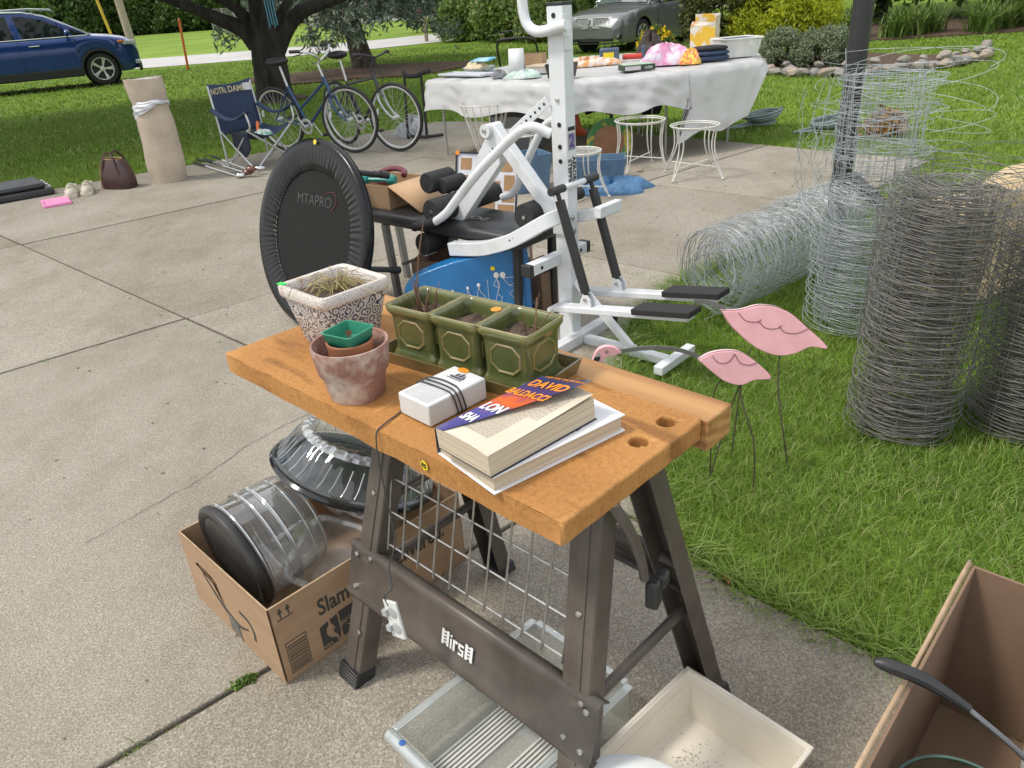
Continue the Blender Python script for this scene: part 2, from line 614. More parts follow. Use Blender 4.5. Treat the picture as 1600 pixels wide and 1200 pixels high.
BED2 = [(7.3, 19.0), (9, 18.4), (12, 18.0), (20, 16.6), (30, 15.5), (30, 24), (7.3, 24)]
for nm, pl in (('mulch_ring', RING), ('mulch_ring', RING2), ('mulch_bed', BED), ('mulch_bed', BED2)):
 g = MB()
 g.prism(pl if nm == 'mulch_ring' else pl, -0.05, 0.012)
 o = part(nm, g, MULCH, smooth=False)
 o['kind'] = 'structure'

# ---------------------------------------------------------------- grass blades
def visible(X, Y, Z, mx=0.12):
 d = np.stack([X, Y, Z - 1.5], 1)
 f = d @ np.array(_fw)
 u = (d @ np.array(_rt2)) / np.maximum(f, 1e-3) * 27 / 18
 v = (d @ np.array(_up2)) / np.maximum(f, 1e-3) * 27 / 13.5
 return (f > 0.2) & (np.abs(u) < 1 + mx) & (np.abs(v) < 1 + mx)
def blades(P, h, wd, lean, z0=-0.03):
 n = len(P)
 a = rng.uniform(0, 2 * np.pi, n)
 H = h * rng.uniform(0.55, 1.25, n)
 W = wd * rng.uniform(0.6, 1.3, n)
 L = H * lean * rng.uniform(0.2, 1.5, n)
 la = a + rng.normal(0, 0.9, n)
 dx, dy = np.cos(a + np.pi / 2), np.sin(a + np.pi / 2)
 lx, ly = np.cos(la), np.sin(la)
 V = np.zeros((n, 5, 3), np.float32)
 for k, (sgn, tt) in enumerate(((-1, 0.0), (1, 0.0), (-1, 0.55), (1, 0.55), (0, 1.0))):
  ww = W * sgn * (0.5 if tt == 0 else 0.42)
  b = L * tt * tt
  V[:, k, 0] = P[:, 0] + dx * ww + lx * b
  V[:, k, 1] = P[:, 1] + dy * ww + ly * b
  V[:, k, 2] = z0 + H * (tt - 0.22 * lean * tt * tt)
 base = np.arange(n)[:, None] * 5
 F = np.concatenate([base + np.array([[0, 1, 3]]), base + np.array([[0, 3, 2]]), base + np.array([[2, 3, 4]])])
 return V.reshape(-1, 3), F
_gV, _gF, _off = [], [], 0
for (d0, d1, dens, h, wd, xlim) in ((0.0, 3.2, 19000, 0.055, 0.0028, 4), (3.2, 5.5, 7000, 0.054, 0.0042, 7), (5.5, 9.5, 1700, 0.065, 0.008, 11), (9.5, 17, 560, 0.055, 0.014, 18), (17, 30, 170, 0.055, 0.030, 30)):
 n = int(dens * (2 * xlim) * (d1 + 0.0 - max(0, d0 - 1)))
 X = rng.uniform(-xlim, xlim, n)
 Y = rng.uniform(max(0.2, d0 * 0.6), d1, n)
 dd = np.hypot(X, Y)
 k = (dd >= d0) & (dd < d1)
 X, Y = X[k], Y[k]
 k = visible(X, Y, np.zeros(len(X)))
 X, Y = X[k], Y[k]
 k = ~inside(DRIVE, X, Y)
 for pl in (RING, RING2, BED, BED2, CARTON):
  k &= ~inside(pl, X, Y)
 k &= ~((Y > 29.0) & (Y < 37.2) & (X < 0))
 X, Y = X[k], Y[k]
 # thin, uneven spots
 thin = 0.5 + 0.5 * np.sin(X * 5.1 + np.sin(Y * 3.3) * 2) * np.sin(Y * 4.7 + np.sin(X * 2.9) * 2)
 k = rng.uniform(0, 1, len(X)) < 0.62 + 0.38 * thin
 P = np.stack([X[k], Y[k]], 1)
 V, F = blades(P, h, wd, 0.9)
 _gV.append(V)
 _gF.append(F + _off)
 _off += len(V)
# longer fringe leaning over the concrete edge
E_ = np.array([(2.0, 4.92), (0.98, 4.05), (0.6, 3.52), (0.46, 2.9), (0.40, 2.2), (0.42, 1.83), (0.57, 1.61), (0.85, 1.33), (1.6, 0.6)])
for k in range(len(E_) - 1):
 L = np.linalg.norm(E_[k + 1] - E_[k])
 n = int(L * 900)
 t_ = rng.uniform(0, 1, n)[:, None]
 P = E_[k] + (E_[k + 1] - E_[k]) * t_ + rng.normal(0, 0.02, (n, 2)) + np.array([0.012, 0.012])
 V, F = blades(P, 0.085, 0.0042, 1.5, -0.02)
 _gV.append(V)
 _gF.append(F + _off)
 _off += len(V)
# weeds rooted in the joints and ragged edge
for (x0, y0, x1, y1, n) in ((-0.69, 1.44, -1.4, 0.87, 60), (-1.44, 3.61, -4.1, 6.3, 120), (-2.5, 3.46, -0.3, 5.2, 60), (0.5, 4.44, 0.95, 4.01, 80), (-3.75, 5.97, -0.3, 8.6, 60)):
 t_ = np.repeat(rng.uniform(0, 1, max(4, n // 6)), 6)[:, None] + rng.normal(0, 0.004, (max(4, n // 6) * 6, 1))
 P = np.array([x0, y0]) + np.array([x1 - x0, y1 - y0]) * t_ + rng.normal(0, 0.006, (len(t_), 2))
 V, F = blades(P, 0.032, 0.003, 1.2, -0.012)
 _gV.append(V)
 _gF.append(F + _off)
 _off += len(V)
grass = raw('grass', np.concatenate(_gV), np.concatenate(_gF), GRASS, kind='stuff')
tag(grass, 'green lawn grass growing around the driveway', 'grass')

# crumbs of leaf and grit blown over the concrete
n = 900
X = rng.uniform(-4, 3, n)
Y = rng.uniform(0.8, 8, n)
k = inside(DRIVE, X, Y) & (rng.uniform(0, 1, n) < 0.75)
P = np.stack([X[k], Y[k], np.full(k.sum(), 0.0035)], 1)
n = len(P)
s_ = 0.0035 * rng.uniform(0.4, 1.6, (n, 1)) * (1 + 0.25 * Y[k][:, None])
a = rng.uniform(0, 6.28, n)
d1 = np.stack([np.cos(a), np.sin(a), rng.uniform(-0.1, 0.25, n)], 1) * s_
d2 = np.stack([-np.sin(a), np.cos(a), rng.uniform(-0.1, 0.25, n)], 1) * s_ * 0.6
V = np.stack([P - d1, P + d2, P + d1, P - d2], 1).reshape(-1, 3)
V[:, 2] = np.maximum(V[:, 2], 0.0025)
o = raw('leaf_litter', V, np.arange(n * 4).reshape(n, 4), leafmat('litter', [(0.10, 0.06, 0.03), (0.25, 0.15, 0.06), (0.05, 0.04, 0.03), (0.40, 0.33, 0.22)], 0.8, 0.05), kind='stuff')
tag(o, 'tiny crumbs of leaf and grit scattered over the concrete', 'leaf litter')

# ---------------------------------------------------------------- trees and shrubs
def leaf_cloud(C, n, size, spread, flat=0.0, aspect=1.6, seed=1):
 """n diamond leaves scattered round clump centres C"""
 q = np.random.default_rng(seed)
 C = np.asarray(C, float)
 k = q.integers(0, len(C), n)
 P = C[k] + q.normal(0, 1, (n, 3)) * np.asarray(spread)
 a = q.normal(0, 1, (n, 3))
 a[:, 2] *= (1 - flat)
 a /= np.linalg.norm(a, axis=1)[:, None] + 1e-9
 b = np.cross(a, q.normal(0, 1, (n, 3)))
 b /= np.linalg.norm(b, axis=1)[:, None] + 1e-9
 s = size * q.uniform(0.6, 1.3, n)[:, None]
 V = np.stack([P - a * s * aspect / 2, P + b * s * 0.5, P + a * s * aspect / 2, P - b * s * 0.5], 1)
 F = np.arange(n * 4).reshape(n, 4)
 return V.reshape(-1, 3), F
def clumps(c, r, n, seed, shell=0.55, zmin=-1.0):
 q = np.random.default_rng(seed)
 v = q.normal(0, 1, (n * 3, 3))
 v /= np.linalg.norm(v, axis=1)[:, None]
 v *= (shell + (1 - shell) * q.uniform(0, 1, (n * 3, 1)) ** 0.6) * (1 + q.normal(0, 0.08, (n * 3, 1)))
 v = v[v[:, 2] > zmin][:n]
 return np.asarray(c) + v * np.asarray(r)
LEAF_D = leafmat('dark_leaves', [(0.035, 0.07, 0.016), (0.06, 0.11, 0.025), (0.09, 0.15, 0.036), (0.13, 0.20, 0.055)], 0.45, 0.3)
LEAF_M = leafmat('mid_leaves', [(0.07, 0.13, 0.025), (0.11, 0.19, 0.035), (0.16, 0.25, 0.05), (0.22, 0.30, 0.08)], 0.45, 0.35)
LEAF_B = leafmat('bright_leaves', [(0.30, 0.38, 0.03), (0.46, 0.52, 0.04), (0.60, 0.62, 0.06)], 0.45, 0.5)
LEAF_Y = leafmat('yew_leaves', [(0.07, 0.09, 0.026), (0.11, 0.13, 0.036), (0.15, 0.165, 0.05)], 0.5, 0.15)
LEAF_G = leafmat('grey_green_leaves', [(0.15, 0.20, 0.10), (0.22, 0.27, 0.16), (0.30, 0.34, 0.23)], 0.5, 0.3)
LEAF_S = leafmat('spruce_needles', [(0.09, 0.13, 0.09), (0.15, 0.19, 0.14), (0.24, 0.27, 0.22)], 0.5, 0.15)
LEAF_H = leafmat('hedge_leaves', [(0.08, 0.15, 0.03), (0.13, 0.22, 0.04), (0.20, 0.29, 0.07), (0.30, 0.30, 0.13)], 0.5, 0.35)
def branch(mb, a, b, r0, r1, wob=0.15, n=7, sides=8):
 a, b = np.array(a, float), np.array(b, float)
 P = []
 for k in range(n):
  t = k / (n - 1)
  P.append(a + (b - a) * t + (rng.normal(0, 1, 3) * wob * math.sin(math.pi * t) * np.linalg.norm(b - a) * 0.3 if 0 < k < n - 1 else 0))
 mb.tube(spline(P, n * 2), list(np.linspace(r0, r1, n * 2)), sides)
def tree(name, label, loc, h, crown_c, crown_r, n_leaf, size, lm, trunk_r, seed, n_clump=60, group=None, spread=0.5, shell=0.5, zmin=-1.0, trunk_h=None):
 t = thing(name, label, 'tree', loc, 0, group)
 m = MB()
 th = trunk_h or h * 0.6
 branch(m, (0, 0, -0.1), (rng.normal(0, 0.2), rng.normal(0, 0.2), th), trunk_r, trunk_r * 0.45, 0.06, 6, 10)
 for k in range(7):
  a = k * 2.4 + seed
  z = th * (0.45 + 0.08 * k)
  branch(m, (0, 0, z * 0.9), (math.cos(a) * crown_r[0] * 0.7, math.sin(a) * crown_r[1] * 0.7, z + crown_r[2] * 0.5), trunk_r * 0.4, 0.03, 0.2, 5, 6)
 part('trunk', m, BARK, t)
 V, F = leaf_cloud(clumps(crown_c, crown_r, n_clump, seed, shell, zmin), n_leaf, size, spread, seed=seed)
 raw('crown', V, F, lm, t)
 return t
def shrub(name, label, loc, r, n_leaf, size, lm, seed, n_clump=90, spread=0.09, shell=0.75, zmin=-0.35, cat='shrub', group=None, zc=None, aspect=1.6):
 t = thing(name, label, cat, loc, 0, group)
 m = MB()
 zc = r[2] * 0.55 if zc is None else zc
 for k in range(8):
  a = k * 0.8 + seed
  branch(m, (0.05 * math.cos(a), 0.05 * math.sin(a), -0.04), (r[0] * 0.6 * math.cos(a), r[1] * 0.6 * math.sin(a), zc + r[2] * 0.4), 0.02, 0.006, 0.2, 4, 5)
 part('stem', m, BARK, t)
 V, F = leaf_cloud(clumps((0, 0, zc), r, n_clump, seed, shell, zmin), n_leaf, size, spread, seed=seed, aspect=aspect)
 V[:, 2] = np.maximum(V[:, 2], 0.0)
 raw('foliage', V, F, lm, t)
 return t
# the forked shade tree beside the driveway: trunk, two limbs, high crown
t = thing('shade_tree', 'dark forked shade tree with thick trunk behind the camp chair', 'tree', (-4.02, 15.4, 0))
m = MB()
m.tube(spline([(0, 0, -0.1), (0.0, 0, 0.12), (0.02, 0, 0.5), (0.03, 0, 0.9), (0.06, 0, 1.3), (0.1, 0.1, 2.2), (0.2, 0.3, 3.6), (0.1, 0.4, 5.4)], 30), [0.52, 0.43, 0.38, 0.36, 0.345, 0.33, 0.325, 0.32, 0.32, 0.31, 0.31, 0.30, 0.29, 0.28, 0.27, 0.26, 0.25, 0.24, 0.23, 0.22, 0.2, 0.19, 0.18, 0.17, 0.16, 0.14, 0.13, 0.11, 0.09, 0.07], 14)
part('trunk', m, BARK, t)
for pts, r0 in (([(0.2, 0, 0.85), (0.42, 0, 1.15), (0.75, -0.1, 1.42), (1.25, -0.2, 1.55), (1.9, -0.2, 1.75), (3.0, 0.1, 2.4), (4.2, 0.3, 3.2)], 0.17), ([(0.1, 0, 1.05), (0.25, 0.1, 1.3), (0.45, 0.2, 1.55), (0.8, 0.5, 2.1), (1.3, 1.0, 3.2)], 0.12),
    ([(-0.15, 0, 0.95), (-0.35, 0, 1.22), (-0.75, -0.1, 1.44), (-1.2, -0.1, 1.66), (-1.9, 0, 1.95), (-3.2, 0, 2.8)], 0.17), ([(-0.1, 0, 1.15), (-0.4, 0.1, 1.55), (-1.0, 0.2, 1.95), (-2.2, 0.2, 2.9)], 0.13), ([(0, -0.1, 1.3), (0.2, -0.8, 2.2), (0.3, -2.2, 3.3)], 0.15), ([(0, 0.1, 1.5), (-0.2, 1.2, 2.5), (-0.3, 2.6, 3.4)], 0.15)):
 m = MB()
 q = spline(pts, 16)
 m.tube(q, list(np.linspace(r0, 0.03, 16)), 9)
 part('limb', m, BARK, t)
V, F = leaf_cloud(clumps((-3.6, -2.6, 4.9), (6.2, 4.6, 1.7), 150, 5, 0.3, -0.8), 22000, 0.20, 0.45, seed=5)  # unseen crown, widened and shifted to cast shade over the lawn
raw('crown', V, F, LEAF_D, t)
# the spruce: straight trunk, drooping boughs of needles
t = thing('spruce_tree', 'blue green spruce with brown trunk standing in the mulch ring', 'tree', (-3.25, 21.7, 0))
m = MB()
m.tube([(0.05, 0, -0.1), (-0.02, 0, 0.3), (-0.1, 0, 0.8), (-0.13, 0, 1.5), (-0.1, 0, 4), (0, 0, 9)], [0.36, 0.28, 0.24, 0.21, 0.17, 0.04], 12)
part('trunk', m, BARKS, t)
C_ = []
bm_ = MB()
qs = np.random.default_rng(11)
for k in range(74):
 z0 = 1.35 + 7.2 * (k / 74.0) ** 1.15
 a = k * 2.399 + qs.normal(0, 0.2)
 L = (3.9 * (1 - (z0 - 1.3) / 8.6) + 0.35) * qs.uniform(0.75, 1.05)
 if z0 < 3.6 and math.cos(a + 0.25) > 0.55:
  L *= 0.42
 dz = -0.22 * L * qs.uniform(0.5, 1.25)
 e = np.array([math.cos(a) * L, math.sin(a) * L, z0 + dz])
 P = [np.array([-0.1, 0, z0]), np.array([math.cos(a) * L * 0.5, math.sin(a) * L * 0.5, z0 + 0.12]), e]
 q = spline(P, 8)
 bm_.tube(q, list(np.linspace(0.045, 0.012, 8)), 5)
 for p in spline(P, int(6 + L * 9))[3:]:
  p = np.array(p)
  side = np.array([-math.sin(a), math.cos(a), 0])
  for s_ in range(3):
   C_.append(p + side * qs.normal(0, 0.30) + np.array([0, 0, -abs(qs.normal(0, 0.16))]))
part('boughs', bm_, BARKS, t)
V, F = leaf_cloud(C_, 42000, 0.05, (0.07, 0.07, 0.08), aspect=4.2, seed=12)
raw('crown', V, F, LEAF_S, t)

# wood edge beyond the road (three builds, copied)
far = []
for k, (lm, sz) in enumerate(((LEAF_D, 0.34), (LEAF_M, 0.32), (LEAF_D, 0.30))):
 far.append(tree('deciduous_tree', 'leafy tree in the wood edge beyond the road', (-30 + k * 6.5, 96 + k, 0), 11, (0, 0, 5.2), (4.6, 3.2, 5.6), 15000, sz, lm, 0.22, 30 + k, 110, 'trees of the far wood edge', 0.55, 0.55))
spots = [(-47, 84, 0), (-35.5, 82, 1), (-17, 78, 0), (-12.5, 83, 1), (3.5, 86, 2), (-56, 96, 0), (-66, 92, 1), (-41, 78, 2), (-52, 92, 1), (-60, 88, 2), (-44, 96, 0), (-31, 84, 2), (-22.5, 80, 1), (-9.5, 76, 0), (-4.5, 80, 2), (0.5, 78, 1), (6, 76, 0), (-15, 90, 2), (-28, 96, 0), (-6, 95, 1), (12, 74, 2), (-38, 60, 1)]
for k, (x, y, v) in enumerate(spots):
 o = dup(far[v])
 o.location = (x * 1.1, y + (16 if x < -13 else 4), 0)
 o.rotation_euler = (0, 0, k * 1.3)
 s_ = 0.85 + 0.3 * ((k * 7) % 5) / 5
 o.scale = (s_, s_, s_)
# wood behind the sedan and the flower bed
near = []
for k, (lm, sz) in enumerate(((LEAF_D, 0.17), (LEAF_M, 0.15))):
 near.append(tree('woodland_tree', 'dark leafy tree in the wood behind the sedan and flower bed', (9.5 + k * 3.2, 25 + k * 2, 0), 9, (0, 0, 4.6), (2.9, 2.4, 4.3), 15000, sz, lm, 0.2, 50 + k, 100, 'trees of the near wood', 0.42, 0.5))
for k, (x, y, v) in enumerate([(6.4, 29, 0), (3.2, 33, 1), (14, 22.5, 0), (16.5, 26, 1), (19, 21, 0), (11.5, 31, 0), (0.8, 40, 1), (22, 26, 1), (16, 17.5, 0)]):
 o = dup(near[v])
 o.location = (x, y, 0)
 o.rotation_euler = (0, 0, k * 1.1 + 0.4)
 s_ = 0.9 + 0.3 * ((k * 3) % 4) / 4
 o.scale = (s_, s_, s_ * 0.95)
# hedge-like bushes along the near verge of the road
for k, (x, y, r, lm, lb) in enumerate(((-0.7, 31.5, (1.0, 0.9, 0.9), LEAF_H, 'loose pale green bush on the verge right of the mailbox'), (0.9, 29.5, (1.3, 1.0, 1.15), LEAF_H, 'wide leafy bush with straw tips left of the gym post'), (2.1, 27.5, (1.1, 0.9, 1.0), LEAF_H, 'pale green bush behind the top of the gym post'), (0.3, 35.5, (1.9, 1.4, 2.4), LEAF_M, 'tall bush at the foot of the utility pole'), (-3.0, 42.5, (1.6, 1.2, 2.4), LEAF_D, 'dark bush across the road behind the mailbox'), (3.9, 29.8, (1.6, 1.2, 2.2), LEAF_M, 'tall bush in front of the wood left of the sedan'))):
 shrub('roadside_bush', lb, (x, y, 0), r, 5200, 0.10, lm, 70 + k, 80, 0.16, 0.55)
und = shrub('understory_bush', 'low dark bush along the foot of the far wood', (-33, 93, 0), (2.6, 1.6, 1.9), 6500, 0.26, LEAF_D, 79, 70, 0.3, 0.5, -0.6, group='bushes at the foot of the far wood')
for k, (x, y) in enumerate([(-34, 76), (-38, 74), (-42, 73), (-46, 72), (-26, 76), (-22, 77), (-18, 75), (-14, 77), (-50, 74), (-55, 76), (-1.5, 71), (2.5, 70), (6.5, 68), (-60, 80), (10, 66)]):
 o = dup(und)
 o.location = (x * 1.12, y + (18 if x < -13 else 4), 0)
 o.rotation_euler = (0, 0, k * 1.7)
 s_ = 0.8 + 0.5 * ((k * 5) % 7) / 7
 o.scale = (s_, s_, s_ * 1.1)
# shrubs in the flower bed
shrub('evergreen_shrub', 'big dense olive evergreen shrub right of the sedan', (4.98, 17.6, 0), (0.82, 0.8, 1.9), 26000, 0.055, LEAF_Y, 80, 260, 0.07, 0.85, -0.6)
shrub('golden_shrub', 'bright yellow green feathery shrub above the grey green mounds', (6.05, 17.0, 0), (0.95, 0.85, 0.95), 42000, 0.034, LEAF_B, 81, 170, 0.11, 0.8, -0.5, aspect=3.0)
shrub('rounded_shrub', 'rounded grey green shrub under the golden shrub, the left one of two', (5.22, 14.6, 0), (0.40, 0.38, 0.36), 12000, 0.026, LEAF_G, 82, 160, 0.04, 0.85, -0.5, group='rounded grey green shrubs')
shrub('rounded_shrub', 'rounded grey green shrub beside the black pole, the right one of two', (5.80, 14.15, 0), (0.48, 0.44, 0.38), 13000, 0.026, LEAF_G, 83, 170, 0.04, 0.85, -0.5, group='rounded grey green shrubs')
# pot mums in flower
t = shrub('chrysanthemum', 'mound of yellow flowers beside the sedan front wheel', (3.36, 16.6, 0.1), (0.32, 0.3, 0.34), 5000, 0.04, LEAF_D, 84, 120, 0.05, 0.7, -0.4, cat='flowers')
YEL = leafmat('yellow_petals', [(0.75, 0.50, 0.01), (0.85, 0.62, 0.02), (0.9, 0.72, 0.05)], 0.5, 0.2)
V, F = leaf_cloud(clumps((0, 0, 0.20), (0.34, 0.32, 0.36), 210, 85, 0.98, -0.05), 2600, 0.035, 0.018, seed=85, aspect=1.1)
raw('blossom', V, F, YEL, t, kind='stuff')
# strap-leaved daylilies: a drift behind the bed
def strap_clump(name, label, loc, n, L, wd, lm, seed, group):
 q = np.random.default_rng(seed)
 V, F = [], []
 for k in range(n):
  a = q.uniform(0, 2 * math.pi)
  l = L * q.uniform(0.25, 1.1)
  out = q.uniform(0.3, 0.9)
  bo = q.normal(0, 0.13, 2)
  d = np.array([math.cos(a), math.sin(a)])
  s = np.array([-d[1], d[0]])
  b = len(V)
  for j in range(6):
   t_ = j / 5
   r_ = out * l * (0.25 * t_ + 0.75 * t_ * t_)
   z = l * (1.05 * t_ - 0.75 * out * t_ * t_)
   ww = wd * (1 - t_ ** 2.2) + 0.001
   c = np.array([d[0] * r_, d[1] * r_]) + bo
   V.append((c[0] + s[0] * ww, c[1] + s[1] * ww, z))
   V.append((c[0] - s[0] * ww, c[1] - s[1] * ww, z))
  for j in range(5):
   F.append((b + 2 * j, b + 2 * j + 1, b + 2 * j + 3, b + 2 * j + 2))
 o = raw(name, V, F, lm)
 o.location = loc
 return tag(o, label, 'plant', group)
for k, (x, y) in enumerate([(7.4 + 0.42 * k + 0.1 * ((k * 7) % 3), 19.0 - 0.13 * k * 0.42 * 1.4 + 0.35 * ((k * 5) % 4)) for k in range(30)]):
 strap_clump('daylily', 'clump of arching strap leaves in the drift behind the black pole', (x, y, 0), 150, 0.95, 0.017, LEAF_M if k % 5 else LEAF_H, 90 + k, 'daylily clumps at the back of the bed')
# field stones edging the bed
STONE = [mat('stone_a', (0.36, 0.32, 0.28), 0.85, c2=(0.22, 0.20, 0.18), scale=8, bmp=0.6, bscale=30), mat('stone_b', (0.42, 0.35, 0.28), 0.85, c2=(0.30, 0.24, 0.19), scale=8, bmp=0.6, bscale=30), mat('stone_c', (0.30, 0.29, 0.28), 0.85, c2=(0.18, 0.175, 0.17), scale=8, bmp=0.6, bscale=30)]
stone_src = []
for k in range(6):
 q = np.random.default_rng(200 + k)
 m = MB()
 m.ball((0, 0, 0), 1.0, 12)
 dirs = q.normal(0, 1, (9, 3))
 dirs /= np.linalg.norm(dirs, axis=1)[:, None]
 cut = q.uniform(0.62, 0.95, 9)
 for v in m.V:
  for d, c in zip(dirs, cut):
   e = v.x * d[0] + v.y * d[1] + v.z * d[2]
   if e > c:
    v -= Vector(d) * (e - c)
 me = bpy.data.meshes.new('field_stone')
 me.from_pydata(m.V, [], m.F)
 finish(me, STONE[k % 3], True, 30)
 stone_src.append(me)
BE = spline([(4.25, 15.3, 0), (4.55, 14.3, 0), (4.9, 13.2, 0), (5.6, 12.62, 0), (6.3, 12.6, 0), (6.95, 12.72, 0), (7.5, 13.0, 0), (8.05, 13.4, 0), (8.45, 13.9, 0)], 44)
for k, p in enumerate(BE):
 for layer in range(2 if k % 3 == 1 else 1):
  o = bpy.data.objects.new('field_stone', stone_src[(k * 5 + layer) % 6])
  col.objects.link(o)
  s_ = random.uniform(0.065, 0.125) * (0.8 if layer else 1)
  o.scale = (s_ * 1.35, s_ * 1.0, s_ * 0.8)
  o.location = (p[0] + random.uniform(-0.05, 0.05) + layer * 0.05, p[1] + random.uniform(-0.06, 0.06) + layer * 0.12, s_ * 0.42 + layer * 0.12)
  o.rotation_euler = (random.uniform(-0.3, 0.3), random.uniform(-0.3, 0.3), random.uniform(0, 6))
  tag(o, 'tan or grey field stone in the row edging the flower bed', 'stone', 'field stones edging the flower bed')
# ---------------------------------------------------------------- the workbench and everything on it
BX, BY, BA = -0.016, 1.335, R(-45.5)
BM = TR(BX, BY, 0) @ rotz(BA)
TOP = 0.79
def bench_pt(x, y, z=TOP):
 v = BM @ Vector((x, y, z))
 return (v.x, v.y, v.z)
def particle_board():
 m, t, b = nodes_of('particle_board')
 big = noise(t, 4.0, 5.0, 0.5, stretch=(0.6, 1.6, 1))
 fl = noise(t, 105.0, 5.0, 0.8)
 st = noise(t, 9.0, 4.0, 0.5, stretch=(0.5, 2.2, 1))
 r = ramp(t, big.outputs['Fac'], [(0.25, (0.50, 0.25, 0.078)), (0.5, (0.44, 0.207, 0.06)), (0.75, (0.36, 0.165, 0.048))])
 f = ramp(t, fl.outputs['Fac'], [(0.30, (0.62, 0.56, 0.5)), (0.5, (1, 1, 1)), (0.60, (1.05, 1.05, 1.1)), (0.68, (1.5, 1.65, 2.2))])
 cs = mixc(t, 0.85, r.outputs['Color'], f.outputs['Color'], 'MULTIPLY')
 d = ramp(t, st.outputs['Fac'], [(0.57, (1, 1, 1)), (0.70, (0.50, 0.46, 0.44))])
 cs = mixc(t, 0.8, cs, d.outputs['Color'], 'MULTIPLY')
 gm = t.nodes.new('ShaderNodeNewGeometry')
 ew = ramp(t, gm.outputs['Pointiness'], [(0.51, (1, 1, 1)), (0.58, (1.35, 1.45, 1.7))])
 cs = mixc(t, 0.8, cs, ew.outputs['Color'], 'MULTIPLY')
 sc2 = noise(t, 3.2, 8.0, 0.75, stretch=(6, 0.7, 1))
 sf = ramp(t, sc2.outputs['Fac'], [(0.60, (1, 1, 1)), (0.66, (1.35, 1.45, 1.7)), (0.70, (1, 1, 1)), (0.78, (0.6, 0.55, 0.5))])
 cs = mixc(t, 0.7, cs, sf.outputs['Color'], 'MULTIPLY')
 t.links.new(cs, b.inputs['Base Color'])
 b.inputs['Roughness'].default_value = 0.62
 b.inputs['Specular IOR Level'].default_value = 0.3
 bump(t, b, fl.outputs['Fac'], 0.5, 0.004)
 MATS['particle_board'] = m
 return m
def pine():
 m, t, b = nodes_of('pine_board')
 n1 = noise(t, 3.0, 3.0, 0.5, stretch=(0.35, 9, 9))
 wv = t.nodes.new('ShaderNodeTexWave')
 wv.wave_type = 'RINGS'
 wv.rings_direction = 'X'
 wv.inputs['Scale'].default_value = 14.0
 wv.inputs['Distortion'].default_value = 2.5
 wv.inputs['Detail Scale'].default_value = 1.0
 tcn = t.nodes.new('ShaderNodeTexCoord')
 mp = t.nodes.new('ShaderNodeMapping')
 mp.inputs['Location'].default_value = (0, -0.15, -0.5)
 mp.inputs['Scale'].default_value = (0.15, 1, 1)
 t.links.new(tcn.outputs['Object'], mp.inputs['Vector'])
 t.links.new(mp.outputs['Vector'], wv.inputs['Vector'])
 r = ramp(t, n1.outputs['Fac'], [(0.3, (0.50, 0.28, 0.11)), (0.55, (0.42, 0.22, 0.08)), (0.7, (0.33, 0.16, 0.058))])
 g_ = ramp(t, wv.outputs['Fac'], [(0.2, (1.05, 1.05, 1.05)), (0.8, (0.72, 0.64, 0.55))])
 t.links.new(mixc(t, 0.75, r.outputs['Color'], g_.outputs['Color'], 'MULTIPLY'), b.inputs['Base Color'])
 b.inputs['Roughness'].default_value = 0.55
 MATS['pine_board'] = m
 return m
PB, PINE = particle_board(), pine()
STEEL = mat('brown_steel', (0.105, 0.087, 0.072), 0.48, 0.0, c2=(0.07, 0.056, 0.046), scale=14, bmp=0.15, bscale=60, spec=0.6)
RIVET = mat('rivet_metal', (0.62, 0.62, 0.6), 0.35, 1.0)
BLKP = mat('black_plastic', (0.02, 0.02, 0.021), 0.45, c2=(0.03, 0.03, 0.03))
WHITE_INK = mat('white_paint', (0.78, 0.78, 0.77), 0.5)
STICK_Y = mat('yellow_sticker', (0.85, 0.68, 0.02), 0.5)
STICK_O = mat('orange_sticker', (0.9, 0.30, 0.02), 0.5)
STICK_G = mat('green_sticker', (0.05, 0.72, 0.12), 0.5)
INK = mat('black_ink', (0.02, 0.02, 0.022), 0.6)

bench = thing('workbench', 'folding workbench with orange particle board top and brown steel legs', 'workbench', (BX, BY, 0), BA)
